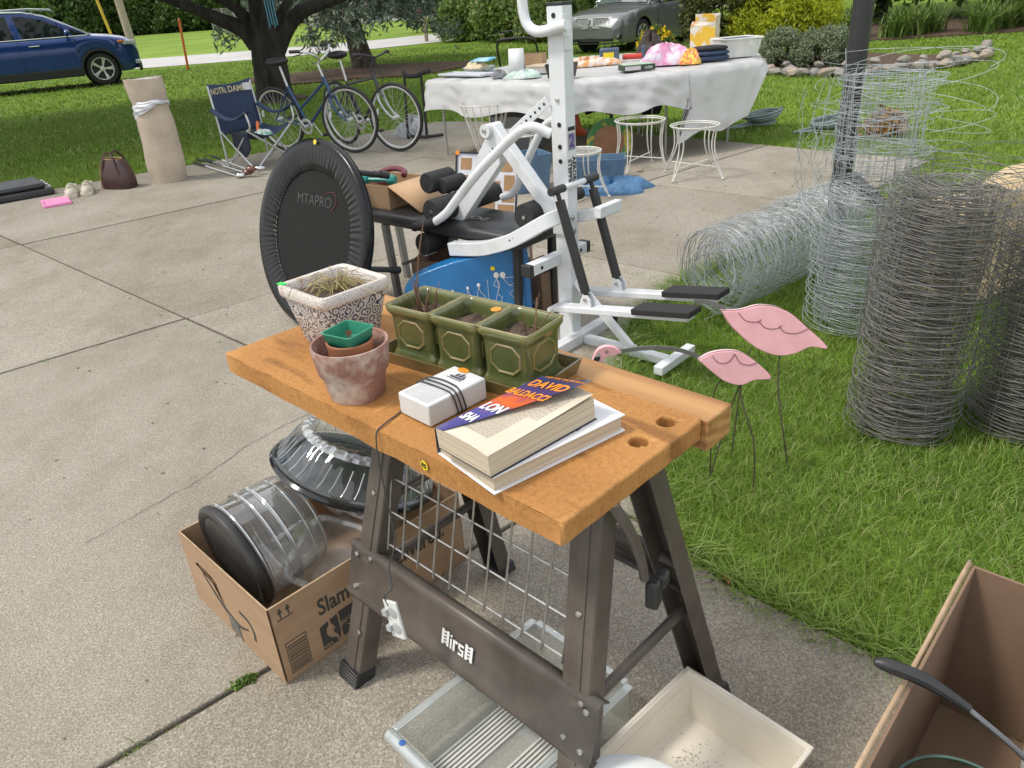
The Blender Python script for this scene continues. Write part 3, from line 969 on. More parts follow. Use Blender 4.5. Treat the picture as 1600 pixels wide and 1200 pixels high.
# front jaw with two round dog holes, edges worn round
def jaw_with_holes(x0, x1, y0, y1, holes, r, z0, z1):
 bm = bmesh.new()
 def ring(z):
  o = []
  for (x, y) in ((x0, y0), (x1, y0 + 0.012), (x1 - 0.012, y1), (x0, y1)):
   o.append(bm.verts.new((x, y, z)))
  return o
 V, F = [], []
 # tessellated top by grid with hole cells cut round
 bm.free()
 m = MB()
 xs = [x0] + [h[0] + s * 0.035 for h in holes[:1] for s in (-1, 1)] + [x1]
 hx = holes[0][0]
 ys = sorted([h[1] for h in holes])
 a = 0.032
 def quad_hole(cx, cy, ax0, ax1, ay0, ay1, z, up):
  n = 24
  V, F = [], []
  for k in range(n):
   an = 2 * math.pi * (k + 0.5) / n
   ca, sa = math.cos(an), math.sin(an)
   V.append((cx + r * ca * random.uniform(0.96, 1.04), cy + r * sa, z))
   k1 = ((ax1 - cx) if ca > 0 else (ax0 - cx)) / ca if abs(ca) > 1e-6 else 1e9
   k2 = ((ay1 - cy) if sa > 0 else (ay0 - cy)) / sa if abs(sa) > 1e-6 else 1e9
   kk = min(k1, k2)
   V.append((cx + kk * ca, cy + kk * sa, z))
  # corners
  for k in range(n):
   j = (k + 1) % n
   p, q = V[2 * k + 1], V[2 * j + 1]
   f = [2 * k, 2 * k + 1, 2 * j + 1, 2 * j]
   if abs(p[0] - q[0]) > 1e-5 and abs(p[1] - q[1]) > 1e-5:
    cxn = ax1 if max(p[0], q[0]) > cx + (ax1 - cx) * 0.99 else ax0
    cyn = ay1 if max(p[1], q[1]) > cy + (ay1 - cy) * 0.99 else ay0
    V.append((cxn, cyn, z))
    f = [2 * k, 2 * k + 1, len(V) - 1, 2 * j + 1, 2 * j]
   F.append(tuple(f) if up else tuple(reversed(f)))
  m.add(V, F)
 xa, xb = hx - a, hx + a
 for z, up in ((z1, True), (z0, False)):
  def q4(ax, bx, ay, by):
   V = [(ax, ay, z), (bx, ay, z), (bx, by, z), (ax, by, z)]
   m.add(V, [(0, 1, 2, 3) if up else (3, 2, 1, 0)])
  q4(x0, xa, y0, y1)
  q4(xb, x1, y0, y1)
  yb = y0
  for hy in ys:
   q4(xa, xb, yb, hy - a)
   quad_hole(hx, hy, xa, xb, hy - a, hy + a, z, up)
   yb = hy + a
  q4(xa, xb, yb, y1)
 for hy in ys:
  n = 24
  V = [(hx + r * math.cos(2 * math.pi * (k + 0.5) / n), hy + r * math.sin(2 * math.pi * (k + 0.5) / n), zz) for zz in (z0, z1) for k in range(n)]
  m.add(V, [(k, n + k, n + (k + 1) % n, (k + 1) % n) for k in range(n)])
 for (p, q) in (((x0, y0), (x1, y0)), ((x1, y0), (x1, y1)), ((x1, y1), (x0, y1)), ((x0, y1), (x0, y0))):
  m.add([(p[0], p[1], z0), (q[0], q[1], z0), (q[0], q[1], z1), (p[0], p[1], z1)], [(0, 1, 2, 3)])
 return m
m = jaw_with_holes(-0.695, 0.346, -0.235, 0.157, [(0.300, 0.112), (0.300, 0.026)], 0.0175, 0.744, TOP)
o = part('front_jaw', m, PB, bench, smooth=True)
bmx = bmesh.new()
bmx.from_mesh(o.data)
bmesh.ops.remove_doubles(bmx, verts=bmx.verts, dist=0.0004)
# subdivide the long edges for a worn, uneven rim
be = [e for e in bmx.edges if e.calc_length() > 0.2]
bmesh.ops.subdivide_edges(bmx, edges=be, cuts=22, use_grid_fill=False)
for v in bmx.verts:
 if v.co.y < -0.22 or v.co.x > 0.33 or v.co.x < -0.68:
  f = math.sin(v.co.x * 37 + v.co.z * 80) * 0.5 + math.sin(v.co.x * 91 + 1.3) * 0.3 + math.sin(v.co.y * 77) * 0.4
  if v.co.y < -0.22:
   v.co.y += 0.0022 * f
  else:
   v.co.x += 0.0022 * f
  v.co.z += 0.0007 * f
bmx.to_mesh(o.data)
bmx.free()
o.data.set_sharp_from_angle(angle=R(40))
d = o.modifiers.new('bevel', 'BEVEL')
d.width, d.segments, d.limit_method, d.angle_limit = 0.006, 3, 'ANGLE', R(50)
m = MB()
m.span(-0.695, 0.358, 0.159, 0.243, 0.722, TOP - 0.002)
part('rear_jaw', m, PINE, bench, bevel=0.004)
# price dot on the front edge
m = MB()
m.lathe([(0, 0.0008), (0.0095, 0.0006), (0.0098, 0)], 20, TR(0.03, -0.2385, 0.768) @ Matrix.Rotation(R(90), 4, 'X'))
o = part('price_sticker', m, STICK_Y, bench)
o['label'] = 'round yellow price sticker reading $5'
text('price', '$5', 0.013, INK, o, TR(0.03, -0.2396, 0.768) @ Matrix.Rotation(R(90), 4, 'X') @ rotz(R(-10)), 0.0004)
# legs: pressed steel channels from the jaws out to the feet
def channel(mb, a, b, wd, dp, th, outw, up):
 """U channel from a to b: web faces outw"""
 a, b = Vector(a), Vector(b)
 M = frame_from(b - a, a, up)
 L = (b - a).length
 for (cx, cy, sx, sy) in ((0, 0, th, wd), (-dp / 2, wd / 2, dp, th), (-dp / 2, -wd / 2, dp, th)):
  mb.box((cx, cy, L / 2), (sx, sy, L), M)
 # pressed rib along the web
 mb.box((th * 0.8, 0, L / 2), (th, wd * 0.36, L * 0.98), M)
for sx in (-1, 1):
 for sy in (-1, 1):
  foot = Vector((0.348 * sx, 0.275 * sy, 0.0))
  head = Vector((0.275 * sx, 0.085 * sy, 0.735))
  m = MB()
  channel(m, head, foot, 0.062, 0.045, 0.0035, None, (0, sy, 0.3))
  lg = part('leg', m, STEEL, bench, bevel=0.0012)
  m = MB()
  dirv = (foot - head).normalized()
  M = frame_from(dirv, foot - dirv * 0.028, (0, sy, 0.3))
  m.box((-0.016, 0, 0.012), (0.056, 0.072, 0.046), M)
  for k in range(4):
   m.box((-0.016, 0, 0.0 + k * 0.009), (0.059, 0.075, 0.0035), M)
  part('foot', m, BLKP, lg, bevel=0.002)
  for tt, off in ((0.52, 0.018), (0.64, -0.018), (0.3, 0.0), (0.8, 0.012)):
   m = MB()
   p = head.lerp(foot, tt) + Vector((0, sy, 0.3)).normalized() * 0.0055 + Vector((off, 0, 0))
   M = frame_from(Vector((0, sy, 0.26)), p)
   m.lathe([(0.0065, 0), (0.0055, 0.003), (0, 0.004)], 10, M)
   part('rivet', m, RIVET, lg)
# front and rear beams with folded lips
def beam(sy, z0, z1):
 m = MB()
 y0 = 0.085 + (0.735 - z0) / 0.735 * 0.19 + 0.004
 y1 = 0.085 + (0.735 - z1) / 0.735 * 0.19 + 0.004
 V, F = [], []
 prof = [(y1 - 0.028, z1 - 0.010), (y1 - 0.006, z1 + 0.005), (y1 + 0.004, z1), (y1 + 0.003, z1 - 0.016), (y0 * 0.88 + y1 * 0.12 + 0.001, z0 + 0.016), (y0 + 0.006, z0 + 0.008), (y0 + 0.002, z0 - 0.006), (y0 - 0.022, z0 - 0.004)]
 for s in ((-0.37, 0.37) if sy < 0 else (-0.318, 0.318)):
  V += [(s, sy * p[0], p[1]) for p in prof]
 n = len(prof)
 F = [(k, k + 1, n + k + 1, n + k) if sy < 0 else (k + 1, k, n + k, n + k + 1) for k in range(n - 1)]
 m.add(V, F)
 return m, y0, y1
bz0, bz1 = 0.238, 0.366
m, y0b, y1b = beam(-1, bz0, bz1)
fb = part('front_beam', m, STEEL, bench, solid=0.003)
mr, _, _ = beam(1, 0.36, 0.45)
part('rear_beam', mr, STEEL, bench, solid=0.003)
for sx, zz in ((-0.345, 0.345), (-0.345, 0.262), (0.345, 0.345), (0.345, 0.262)):
 yy = -(0.085 + (0.735 - zz) / 0.735 * 0.19 + 0.006)
 m = MB()
 m.lathe([(0.007, 0), (0.006, 0.0035), (0, 0.005)], 12, frame_from((0, -1, 0.26), (sx, yy, zz)))
 part('bolt', m, RIVET, fb)
# maker's mark on the beam, blocky striped capitals
ang = math.atan2(y0b - y1b, bz1 - bz0)
LM = TR(0.02, -(y0b + y1b) / 2 - 0.0075, (bz0 + bz1) / 2) @ Matrix.Rotation(R(90) - ang, 4, 'X') @ rotz(R(0))
m = MB()
def rc(x, y, wd, h):
 m.span(x, x + wd, y, y + h, 0, 0.0006, LM)
def striped_H(x):
 for yy in (-0.0165, -0.0095, 0.0035, 0.0105):
  pass
 rc(x, -0.018, 0.007, 0.036)
 rc(x + 0.015, -0.018, 0.007, 0.036)
 for yy in (-0.013, -0.005, 0.003, 0.011):
  rc(x + 0.0075, yy, 0.007, 0.004)
striped_H(-0.052)
rc(-0.026, -0.018, 0.005, 0.024)
rc(-0.026, 0.010, 0.005, 0.005)
rc(-0.017, -0.018, 0.0055, 0.026)
rc(-0.011, 0.002, 0.007, 0.006)
rc(-0.001, 0.003, 0.016, 0.0052)
rc(-0.001, -0.0045, 0.005, 0.0075)
rc(0.0035, -0.0075, 0.0115, 0.0045)
rc(0.010, -0.0135, 0.005, 0.006)
rc(-0.001, -0.018, 0.016, 0.0045)
striped_H(0.019)
o = part('maker_lettering', m, WHITE_INK, fb)
o['label'] = 'white block letters reading HirsH'
# side rails and diagonal crank bars
for sx in (-1, 1):
 m = MB()
 m.tube([(0.316 * sx, -0.19, 0.305), (0.316 * sx, 0.19, 0.305)], 0.0115, 10)
 part('side_rail', m, STEEL, bench)
 m = MB()
 m.bar((0.262 * sx, -0.13, 0.725), (0.262 * sx, 0.13, 0.725), 0.045, 0.03)
 part('top_bracket', m, STEEL, bench, bevel=0.003)
m = MB()
m.tube([(-0.322, -0.150, 0.46), (-0.322, 0.150, 0.46)], 0.010, 10)
part('spreader_rod', m, STEEL, bench)
# crank at the right end: arm and black wing knob
for yy, sgn in ((-0.06, 1),):
 m = MB()
 m.tube(spline([(0.318, yy - 0.02, 0.728), (0.340, yy + 0.004, 0.665), (0.344, yy + 0.034, 0.58), (0.346, yy + 0.042, 0.535)], 10), [0.011, 0.011, 0.011, 0.010, 0.010, 0.010, 0.009, 0.009, 0.009, 0.009], 8)
 ck = part('crank_arm', m, STEEL, bench)
 m = MB()
 m.box((0.352, yy + 0.064, 0.492), (0.026, 0.034, 0.062), rz=0.3)
 m.box((0.356, yy + 0.086, 0.512), (0.022, 0.03, 0.03), rz=0.3)
 part('crank_knob', m, BLKP, ck, bevel=0.006)
 m = MB()
 m.lathe([(0.009, 0), (0.008, 0.004), (0, 0.006)], 12, frame_from((1, -0.4, 0), (0.326, yy - 0.018, 0.730)))
 part('crank_bolt', m, RIVET, ck)
m = MB()
m.box((-0.40, -0.15, 0.715), (0.03, 0.05, 0.03))
part('crank_knob', m, BLKP, bench, bevel=0.005)

# wire grid panel standing behind the front beam
GALV = mat('galvanised_wire', (0.46, 0.45, 0.43), 0.35, 0.9, c2=(0.33, 0.32, 0.30), scale=40)
gp = thing('wire_grid', 'rectangular welded wire grid panel standing behind the workbench front beam', 'wire grid', bench_pt(0.0, -0.166, 0.385), BA)
GX0, GX1 = -0.262, 0.262
def gy(z):
 return 0.012 + z * 0.235
zs = [0.006 + 0.0815 * k for k in range(5)]
for z in zs:
 m = MB()
 m.tube([(GX0 - 0.012, gy(z), z), (GX1 + 0.012, gy(z), z)], 0.0024, 6)
 part('cross_wire', m, GALV, gp)
vx = [GX0 + (GX1 - GX0) * k / 10 for k in range(11)]
vw = None
for x in vx:
 if vw is None:
  m = MB()
  m.tube([(0, gy(-0.004) - 0.004, -0.004), (0, gy(0.345) - 0.004, 0.345)], 0.0024, 6)
  vw = part('upright_wire', m, GALV, gp)
  vw.matrix_basis = TR(x, 0, 0)
 else:
  share(vw, gp, TR(x, 0, 0))

# ---- white square planter with dark blue scrolls
def scroll_glaze():
 m, t, b = nodes_of('scroll_glaze')
 tcn = t.nodes.new('ShaderNodeTexCoord')
 n1 = noise(t, 48.0, kind='ShaderNodeTexVoronoi')
 n2 = noise(t, 38.0, 0.5, 0.5)
 def band(fac, k, lo, hi):
  mu = t.nodes.new('ShaderNodeMath')
  mu.operation = 'MULTIPLY'
  mu.inputs[1].default_value = k
  t.links.new(fac, mu.inputs[0])
  sn = t.nodes.new('ShaderNodeMath')
  sn.operation = 'SINE'
  t.links.new(mu.outputs[0], sn.inputs[0])
  return ramp(t, sn.outputs[0], [(lo, 0.0), (hi, 1.0)])
 a = band(n1.outputs['Distance'], 19.0, 0.0, 0.15)
 c = band(n2.outputs['Fac'], 60.0, 0.0, 0.15)
 f = mixc(t, 0.35, a.outputs['Color'], c.outputs['Color'], 'MULTIPLY')
 fl = noise(t, 60.0, 3.0, 0.6)
 base = ramp(t, fl.outputs['Fac'], [(0.3, (0.60, 0.58, 0.55)), (0.55, (0.68, 0.67, 0.65))])
 cs = mixc(t, f, base.outputs['Color'], (0.014, 0.020, 0.085))
 t.links.new(cs, b.inputs['Base Color'])
 b.inputs['Roughness'].default_value = 0.3
 bump(t, b, n1.outputs['Distance'], 0.3, 0.004)
 MATS['scroll_glaze'] = m
 return m
def crackle_glaze():
 m, t, b = nodes_of('crackle_glaze')
 v = noise(t, 150.0, kind='ShaderNodeTexVoronoi')
 v.feature = 'DISTANCE_TO_EDGE'
 r = ramp(t, v.outputs['Distance'], [(0.0, (0.34, 0.25, 0.2)), (0.07, (0.70, 0.66, 0.62))])
 n = noise(t, 18.0, 5.0)
 ru = ramp(t, n.outputs['Fac'], [(0.60, (1, 1, 1)), (0.70, (0.55, 0.32, 0.22))])
 t.links.new(mixc(t, 0.85, r.outputs['Color'], ru.outputs['Color'], 'MULTIPLY'), b.inputs['Base Color'])
 b.inputs['Roughness'].default_value = 0.35
 bump(t, b, v.outputs['Distance'], 0.3, 0.003)
 MATS['crackle_glaze'] = m
 return m
SOIL = mat('dry_soil', (0.13, 0.085, 0.06), 0.95, c2=(0.05, 0.033, 0.024), scale=45, bmp=1.0, bscale=90, bdist=0.012)
STRAW = leafmat('dry_straw', [(0.42, 0.33, 0.16), (0.55, 0.45, 0.24), (0.30, 0.25, 0.10), (0.33, 0.36, 0.14)], 0.7, 0.1)
TWIG = mat('twig', (0.22, 0.13, 0.08), 0.85, c2=(0.12, 0.07, 0.045), scale=40)
pl = thing('square_planter', 'white crackled square planter with dark blue scroll pattern and dried straw', 'planter', bench_pt(-0.524, -0.015), BA)
pl.rotation_euler = (0, 0, BA)
m = MB()
m.lathe([(0.062, 0.0), (0.064, 0.003), (0.0865, 0.118)], 72, close=True, sq=18)
part('pot_body', m, scroll_glaze(), pl, ang=60)
m = MB()
m.lathe([(0.083, 0.1155), (0.0925, 0.119), (0.0950, 0.124), (0.0955, 0.141), (0.093, 0.1465), (0.0850, 0.1465), (0.0815, 0.142), (0.079, 0.10), (0.078, 0.09)], 72, sq=14)
part('rim', m, crackle_glaze(), pl, ang=60)
m = MB()
m.lathe([(0.0795, 0.121), (0.06, 0.126), (0.03, 0.128), (0.0, 0.127)], 72, sq=14)
part('soil', m, SOIL, pl)
m = MB()
q = np.random.default_rng(3)
for k in range(70):
 a = q.uniform(0, 6.28)
 r0 = abs(q.normal(0, 0.02))
 c = np.array([r0 * math.cos(a) + 0.01, r0 * math.sin(a), 0.127])
 L = q.uniform(0.03, 0.075)
 a2 = a + q.normal(0, 0.8)
 e = c + np.array([math.cos(a2) * L, math.sin(a2) * L, q.uniform(-0.002, 0.03)])
 mid = (c + e) / 2 + np.array([q.normal(0, 0.006), q.normal(0, 0.006), q.uniform(0.008, 0.026)])
 m.tube(spline([c, mid, e], 6), 0.0009, 3)
part('dried_grass', m, STRAW, pl, kind='stuff')
m = MB()
m.box((-0.083, -0.083, 0.1475), (0.024, 0.014, 0.001), rz=R(10))
part('price_sticker', m, STICK_G, pl)

# ---- weathered terracotta pot, small pot and green square pot nested in it
def weathered(name, c, lime, cut):
 m, t, b = nodes_of(name)
 n = noise(t, 9.0, 7.0, 0.65)
 n2 = noise(t, 40.0, 5.0, 0.7)
 r = ramp(t, n2.outputs['Fac'], [(0.3, c), (0.7, tuple(x * 0.7 for x in c))])
 f = ramp(t, n.outputs['Fac'], [(cut, 0.0), (cut + 0.16, 1.0)])
 cs = mixc(t, f.outputs['Color'], r.outputs['Color'], lime)
 t.links.new(cs, b.inputs['Base Color'])
 b.inputs['Roughness'].default_value = 0.8
 bump(t, b, n2.outputs['Fac'], 0.35, 0.003)
 MATS[name] = m
 return m
TERRA = weathered('weathered_terracotta', (0.34, 0.175, 0.135), (0.57, 0.48, 0.42), 0.46)
TERRA2 = mat('clean_terracotta', (0.36, 0.155, 0.075), 0.75, c2=(0.28, 0.11, 0.055), scale=20)
GRN = mat('green_plastic', (0.035, 0.24, 0.15), 0.4, c2=(0.05, 0.27, 0.18), scale=20)
pt = thing('terracotta_pot', 'weathered whitish terracotta flower pot with lime stains on the workbench', 'flower pot', bench_pt(-0.258, -0.166), BA)
m = MB()
m.lathe([(0.0, 0.0), (0.053, 0.0), (0.055, 0.003), (0.0655, 0.058)], 44)
part('pot_body', m, TERRA, pt)
m = MB()
m.lathe([(0.064, 0.058), (0.0695, 0.058), (0.0710, 0.060), (0.0780, 0.114), (0.0770, 0.117), (0.0735, 0.117), (0.0715, 0.114), (0.066, 0.066), (0.060, 0.03), (0.0, 0.03)], 44)
part('rim', m, TERRA, pt)
p2 = thing('small_terracotta_pot', 'small clean terracotta pot nested inside the weathered pot', 'flower pot', bench_pt(-0.268, -0.158, TOP + 0.031), BA)
m = MB()
m.lathe([(0.0, 0.0), (0.034, 0.0), (0.040, 0.055), (0.0445, 0.056), (0.0475, 0.084), (0.046, 0.086), (0.043, 0.085), (0.039, 0.05), (0.0, 0.045)], 36)
part('pot_body', m, TERRA2, p2)
p3 = thing('green_plastic_pot', 'green square plastic nursery pot nested in the small terracotta pot', 'flower pot', bench_pt(-0.270, -0.157, TOP + 0.079), BA + R(12))
m = MB()
m.lathe([(0.0, 0.0), (0.026, 0.0), (0.031, 0.03), (0.033, 0.031), (0.0375, 0.056), (0.0395, 0.0565), (0.0393, 0.058), (0.0365, 0.058), (0.0325, 0.032), (0.029, 0.006), (0.0, 0.005)], 40, sq=12)
part('pot_body', m, GRN, p3, ang=60)

# ---- three olive glazed pots on a tray
def glaze():
 m, t, b = nodes_of('olive_glaze')
 n = noise(t, 14.0, 5.0, 0.6)
 gm = t.nodes.new('ShaderNodeNewGeometry')
 r = ramp(t, n.outputs['Fac'], [(0.3, (0.10, 0.12, 0.042)), (0.6, (0.072, 0.088, 0.03)), (0.75, (0.125, 0.12, 0.05))])
 e = ramp(t, gm.outputs['Pointiness'], [(0.5, (1, 1, 1)), (0.60, (3.0, 2.4, 2.6))])
 t.links.new(mixc(t, 0.9, r.outputs['Color'], e.outputs['Color'], 'MULTIPLY'), b.inputs['Base Color'])
 b.inputs['Roughness'].default_value = 0.2
 b.inputs['Coat Weight'].default_value = 0.45
 b.inputs['Coat Roughness'].default_value = 0.06
 MATS['olive_glaze'] = m
 return m
OLIVE = glaze()
OLIVE_E = mat('olive_glaze_edge', (0.25, 0.20, 0.085), 0.25, c2=(0.18, 0.16, 0.055), scale=30, coat=0.5)
TR_ROT = BA + 0.115
tcx, tcy = -0.152, 0.068
tu = (math.cos(0.115), math.sin(0.115))
tray = thing('pot_tray', 'long shallow olive brown glazed tray under the three green pots', 'tray', bench_pt(tcx, tcy), TR_ROT)
m = MB()
L_, W_ = 0.205, 0.082
m.span(-L_, L_, -W_, W_, 0.0, 0.006)
part('tray_floor', m, OLIVE, tray, bevel=0.002)
m = MB()
for (a, b) in (((-L_, -W_), (L_, -W_)), ((L_, -W_), (L_, W_)), ((L_, W_), (-L_, W_)), ((-L_, W_), (-L_, -W_))):
 d_ = Vector((b[0] - a[0], b[1] - a[1], 0)).normalized()
 o_ = Vector((d_.y, -d_.x, 0))
 P = [Vector((a[0], a[1], 0.0)), Vector((b[0], b[1], 0.0))]
 e0, e1 = o_ - d_, o_ + d_
 V = [P[0], P[1], P[1] + e1 * 0.008 + Vector((0, 0, 0.030)), P[0] + e0 * 0.008 + Vector((0, 0, 0.030)), P[0] - e0 * 0.005, P[1] - e1 * 0.005, P[1] + e1 * 0.003 + Vector((0, 0, 0.0301)), P[0] + e0 * 0.003 + Vector((0, 0, 0.0301))]
 m.add(V, [(0, 1, 2, 3), (5, 4, 7, 6), (3, 2, 6, 7)])
part('tray_wall', m, mat('tray_glaze', (0.16, 0.115, 0.05), 0.25, c2=(0.10, 0.085, 0.03), scale=16, coat=0.5), tray)
labels3 = ('olive glazed square pot with dry twigs, left of three on the tray', 'olive glazed square pot with an orange sticker, middle of three on the tray', 'olive glazed square pot nearest the paperback, right of three on the tray')
for i in range(3):
 cx, cy = tcx + tu[0] * 0.1275 * (i - 1), tcy + tu[1] * 0.1275 * (i - 1)
 gp_ = thing('glazed_pot', labels3[i], 'flower pot', bench_pt(cx, cy, TOP + 0.007), TR_ROT, 'olive glazed pots on the tray')
 m = MB()
 m.lathe([(0.0, 0.0), (0.0595, 0.0), (0.0605, 0.003), (0.0605, 0.010), (0.0575, 0.016), (0.0550, 0.022), (0.0545, 0.028), (0.0555, 0.092), (0.0575, 0.099), (0.0615, 0.105), (0.0640, 0.110), (0.0645, 0.118), (0.0635, 0.1225), (0.0605, 0.1235), (0.0575, 0.1225), (0.0545, 0.116), (0.0525, 0.105), (0.051, 0.09)], 48, sq=14)
 part('pot_body', m, OLIVE, gp_, ang=70)
 # raised octagonal frames on the four faces
 for k in range(4):
  M = rotz(k * math.pi / 2) @ TR(0, -0.0552, 0.0605) @ Matrix.Rotation(R(90), 4, 'X')
  oc = [(-0.018, -0.029), (0.018, -0.029), (0.036, -0.013), (0.036, 0.013), (0.018, 0.029), (-0.018, 0.029), (-0.036, 0.013), (-0.036, -0.013)]
  m = MB()
  m.tube(bake(M, [(x, y, -0.0012) for x, y in oc]), 0.0034, 6, closed=True)
  part('octagon_frame', m, OLIVE_E, gp_)
 m = MB()
 m.tube([(0.0605 * (1 if (k & 1) else -1) if False else 0.0615 * math.cos(a) / max(abs(math.cos(a)), abs(math.sin(a))), 0.0615 * math.sin(a) / max(abs(math.cos(a)), abs(math.sin(a))), 0.1228) for k, a in enumerate(np.linspace(0, 2 * math.pi, 41)[:-1])], 0.0022, 5, closed=True)
 part('rim_edge', m, OLIVE_E, gp_)
 m = MB()
 def sf(u, v):
  x, y = (u - 0.5) * 0.106, (v - 0.5) * 0.106
  return (x, y, 0.088 + 0.006 * math.sin(x * 90 + i) * math.cos(y * 70) + rng.normal(0, 0.0012))
 m.grid(sf, 12, 12)
 part('soil', m, SOIL, gp_)
 q = np.random.default_rng(40 + i)
 m = MB()
 nt_ = (13, 0, 5)[i]
 for k in range(nt_):
  c = np.array([q.normal(-0.005 if i == 0 else 0.03, 0.010), q.normal(0, 0.010), 0.086])
  L = q.uniform(0.04, 0.105) if i == 0 else q.uniform(0.05, 0.09)
  e = c + np.array([q.normal(0, 0.30) * L, q.normal(0.0, 0.30) * L, L])
  if i == 0 and k == 0:
   e = c + np.array([0.02, 0.03, 0.205])
  mid = (c + e) / 2 + q.normal(0, 0.006, 3)
  rr = q.uniform(0.0012, 0.0028)
  m.tube(spline([c, mid, e], 6), [rr, rr, rr * 0.9, rr * 0.8, rr * 0.7, rr * 0.5], 5)
 if nt_:
  part('twigs', m, TWIG, gp_)
 if i == 1:
  m = MB()
  m.lathe([(0, 0.0012), (0.011, 0.001), (0.0115, 0)], 18, TR(0.052, 0.02, 0.1262))
  part('price_sticker', m, STICK_O, gp_)

# ---- small white radio with its flex
WPL = mat('white_plastic', (0.68, 0.69, 0.69), 0.42, c2=(0.60, 0.61, 0.61), scale=8)
WPL2 = mat('grille_grey', (0.42, 0.43, 0.43), 0.6)
CORD = mat('dark_flex', (0.045, 0.05, 0.052), 0.5)
radio = thing('radio', 'small white table radio with dark flex wrapped round it', 'radio', bench_pt(-0.071, -0.096), BA - 0.025)
m = MB()
m.span(-0.046, 0.046, -0.0725, 0.0725, 0.002, 0.048)
part('case', m, WPL, radio, bevel=0.004, seg=3)
m = MB()
for k in range(15):
 m.span(-0.037, 0.037, -0.066 + k * 0.0043, -0.0645 + k * 0.0043, 0.0478, 0.0487)
part('grille', m, WPL2, radio)
# ship emblem printed on top
m = MB()
SM = TR(0.0, 0.043, 0.0485)
def pl_(pts):
 m.prism(pts, 0, 0.0004, SM)
pl_([(-0.016, -0.009), (0.016, -0.009), (0.020, -0.003), (-0.021, -0.003)])
pl_([(-0.011, -0.001), (-0.003, -0.001), (-0.004, 0.010), (-0.009, 0.008)])
pl_([(-0.001, -0.001), (0.008, -0.001), (0.006, 0.014), (0.001, 0.013)])
pl_([(0.010, -0.001), (0.018, -0.002), (0.011, 0.010)])
pl_([(-0.022, -0.0135), (0.022, -0.0135), (0.019, -0.0115), (-0.019, -0.0115)])
part('emblem', m, mat('emblem_ink', (0.08, 0.09, 0.11), 0.6), radio)
m = MB()
m.lathe([(0, 0.0012), (0.0105, 0.001), (0.011, 0)], 18, TR(-0.012, 0.066, 0.0492) @ Matrix.Diagonal((1.35, 0.75, 1, 1)))
o = part('price_sticker', m, STICK_O, radio)
m = MB()
for k in range(3):
 y_ = -0.012 + k * 0.010
 sl = 0.010 * k - 0.006
 loop = [(-0.0475, y_ - 0.012, 0.02), (-0.0465, y_ - 0.010, 0.0495), (-0.02, y_ - 0.002 + sl * 0.3, 0.0505), (0.02, y_ + sl * 0.2, 0.0505), (0.0465, y_ - 0.004, 0.0495), (0.0485, y_ + 0.004, 0.02), (0.044, y_ + 0.006, 0.0015), (0.0, y_, 0.0008), (-0.044, y_ - 0.008, 0.0015)]
 m.tube(spline(loop + [loop[0]], 40)[:-1], 0.0017, 6, closed=True)
fl = part('flex_wrap', m, CORD, radio)
# flex running over the bench edge down to a white plug plate (radio local coordinates)
RMi = (TR(*bench_pt(-0.071, -0.096)) @ rotz(BA - 0.025)).inverted()
def rl(x, y, z):
 return tuple(RMi @ Vector(bench_pt(x, y, z)))
def rlw(x, y, z):
 return tuple(RMi @ Vector((x, y, z)))
m = MB()
m.tube(spline([rl(-0.118, -0.10, TOP + 0.012), rl(-0.13, -0.13, TOP + 0.006), rl(-0.118, -0.175, TOP + 0.003), rl(-0.105, -0.222, TOP + 0.004), rl(-0.102, -0.2405, TOP - 0.006), rl(-0.103, -0.244, TOP - 0.06), rl(-0.09, -0.25, 0.66), rl(-0.075, -0.256, 0.56), rl(-0.095, -0.268, 0.49), rl(-0.078, -0.280, 0.455), rl(-0.095, -0.290, 0.43), rl(-0.084, -0.292, 0.412)], 90), 0.0016, 6)
part('flex', m, CORD, radio)
m = MB()
PM = TR(*rl(-0.072, -0.290, 0.382)) @ rotz(R(6)) @ Matrix.Rotation(R(86), 4, 'X') @ rotz(R(14)) @ Matrix.Scale(1.3, 4)
m.box((0, 0, 0), (0.030, 0.066, 0.005), PM)
pg = part('plug_plate', m, mat('plug_white', (0.74, 0.75, 0.73), 0.4), radio, bevel=0.0015)
m = MB()
for yy in (0.014, -0.014):
 m.lathe([(0.0095, 0.0024), (0.0095, 0.0036), (0.008, 0.004), (0, 0.004)], 18, PM @ TR(0.003, yy, 0))
 m.box((-0.013, yy - 0.002, 0.004), (0.010, 0.010, 0.008), PM)
part('socket_face', m, WPL2, pg)

# ---- books
PAPER = mat('page_edges', (0.64, 0.55, 0.42), 0.85, c2=(0.42, 0.34, 0.24), scale=4, stretch=(1, 1, 190), bmp=0.25, bscale=200)
PAPER_T = mat('paper_page', (0.64, 0.57, 0.46), 0.85, c2=(0.60, 0.52, 0.41), scale=9)
WBK = mat('white_cover', (0.74, 0.74, 0.76), 0.35, c2=(0.68, 0.68, 0.70), scale=6)
hb = thing('hardcover_book', 'closed white hardcover book lying under the open paperback', 'book', bench_pt(0.157, -0.091), BA - 0.16)
m = MB()
m.span(-0.085, 0.083, -0.145, 0.145, 0.0005, 0.0035)
part('back_cover', m, WBK, hb, bevel=0.001)
m = MB()
m.span(-0.085, 0.083, -0.145, 0.145, 0.0315, 0.0345)
fc = part('front_cover', m, WBK, hb, bevel=0.001)
m = MB()
m.span(-0.087, -0.084, -0.145, 0.145, 0.0005, 0.0345)
part('spine', m, mat('navy_spine', (0.05, 0.055, 0.08), 0.4), hb, bevel=0.001)
m = MB()
m.span(-0.083, 0.077, -0.140, 0.140, 0.0036, 0.0314)
part('page_block', m, PAPER, hb)
m = MB()
m.box((0.064, 0.058, 0.0348), (0.0022, 0.028, 0.0006), rz=R(12))
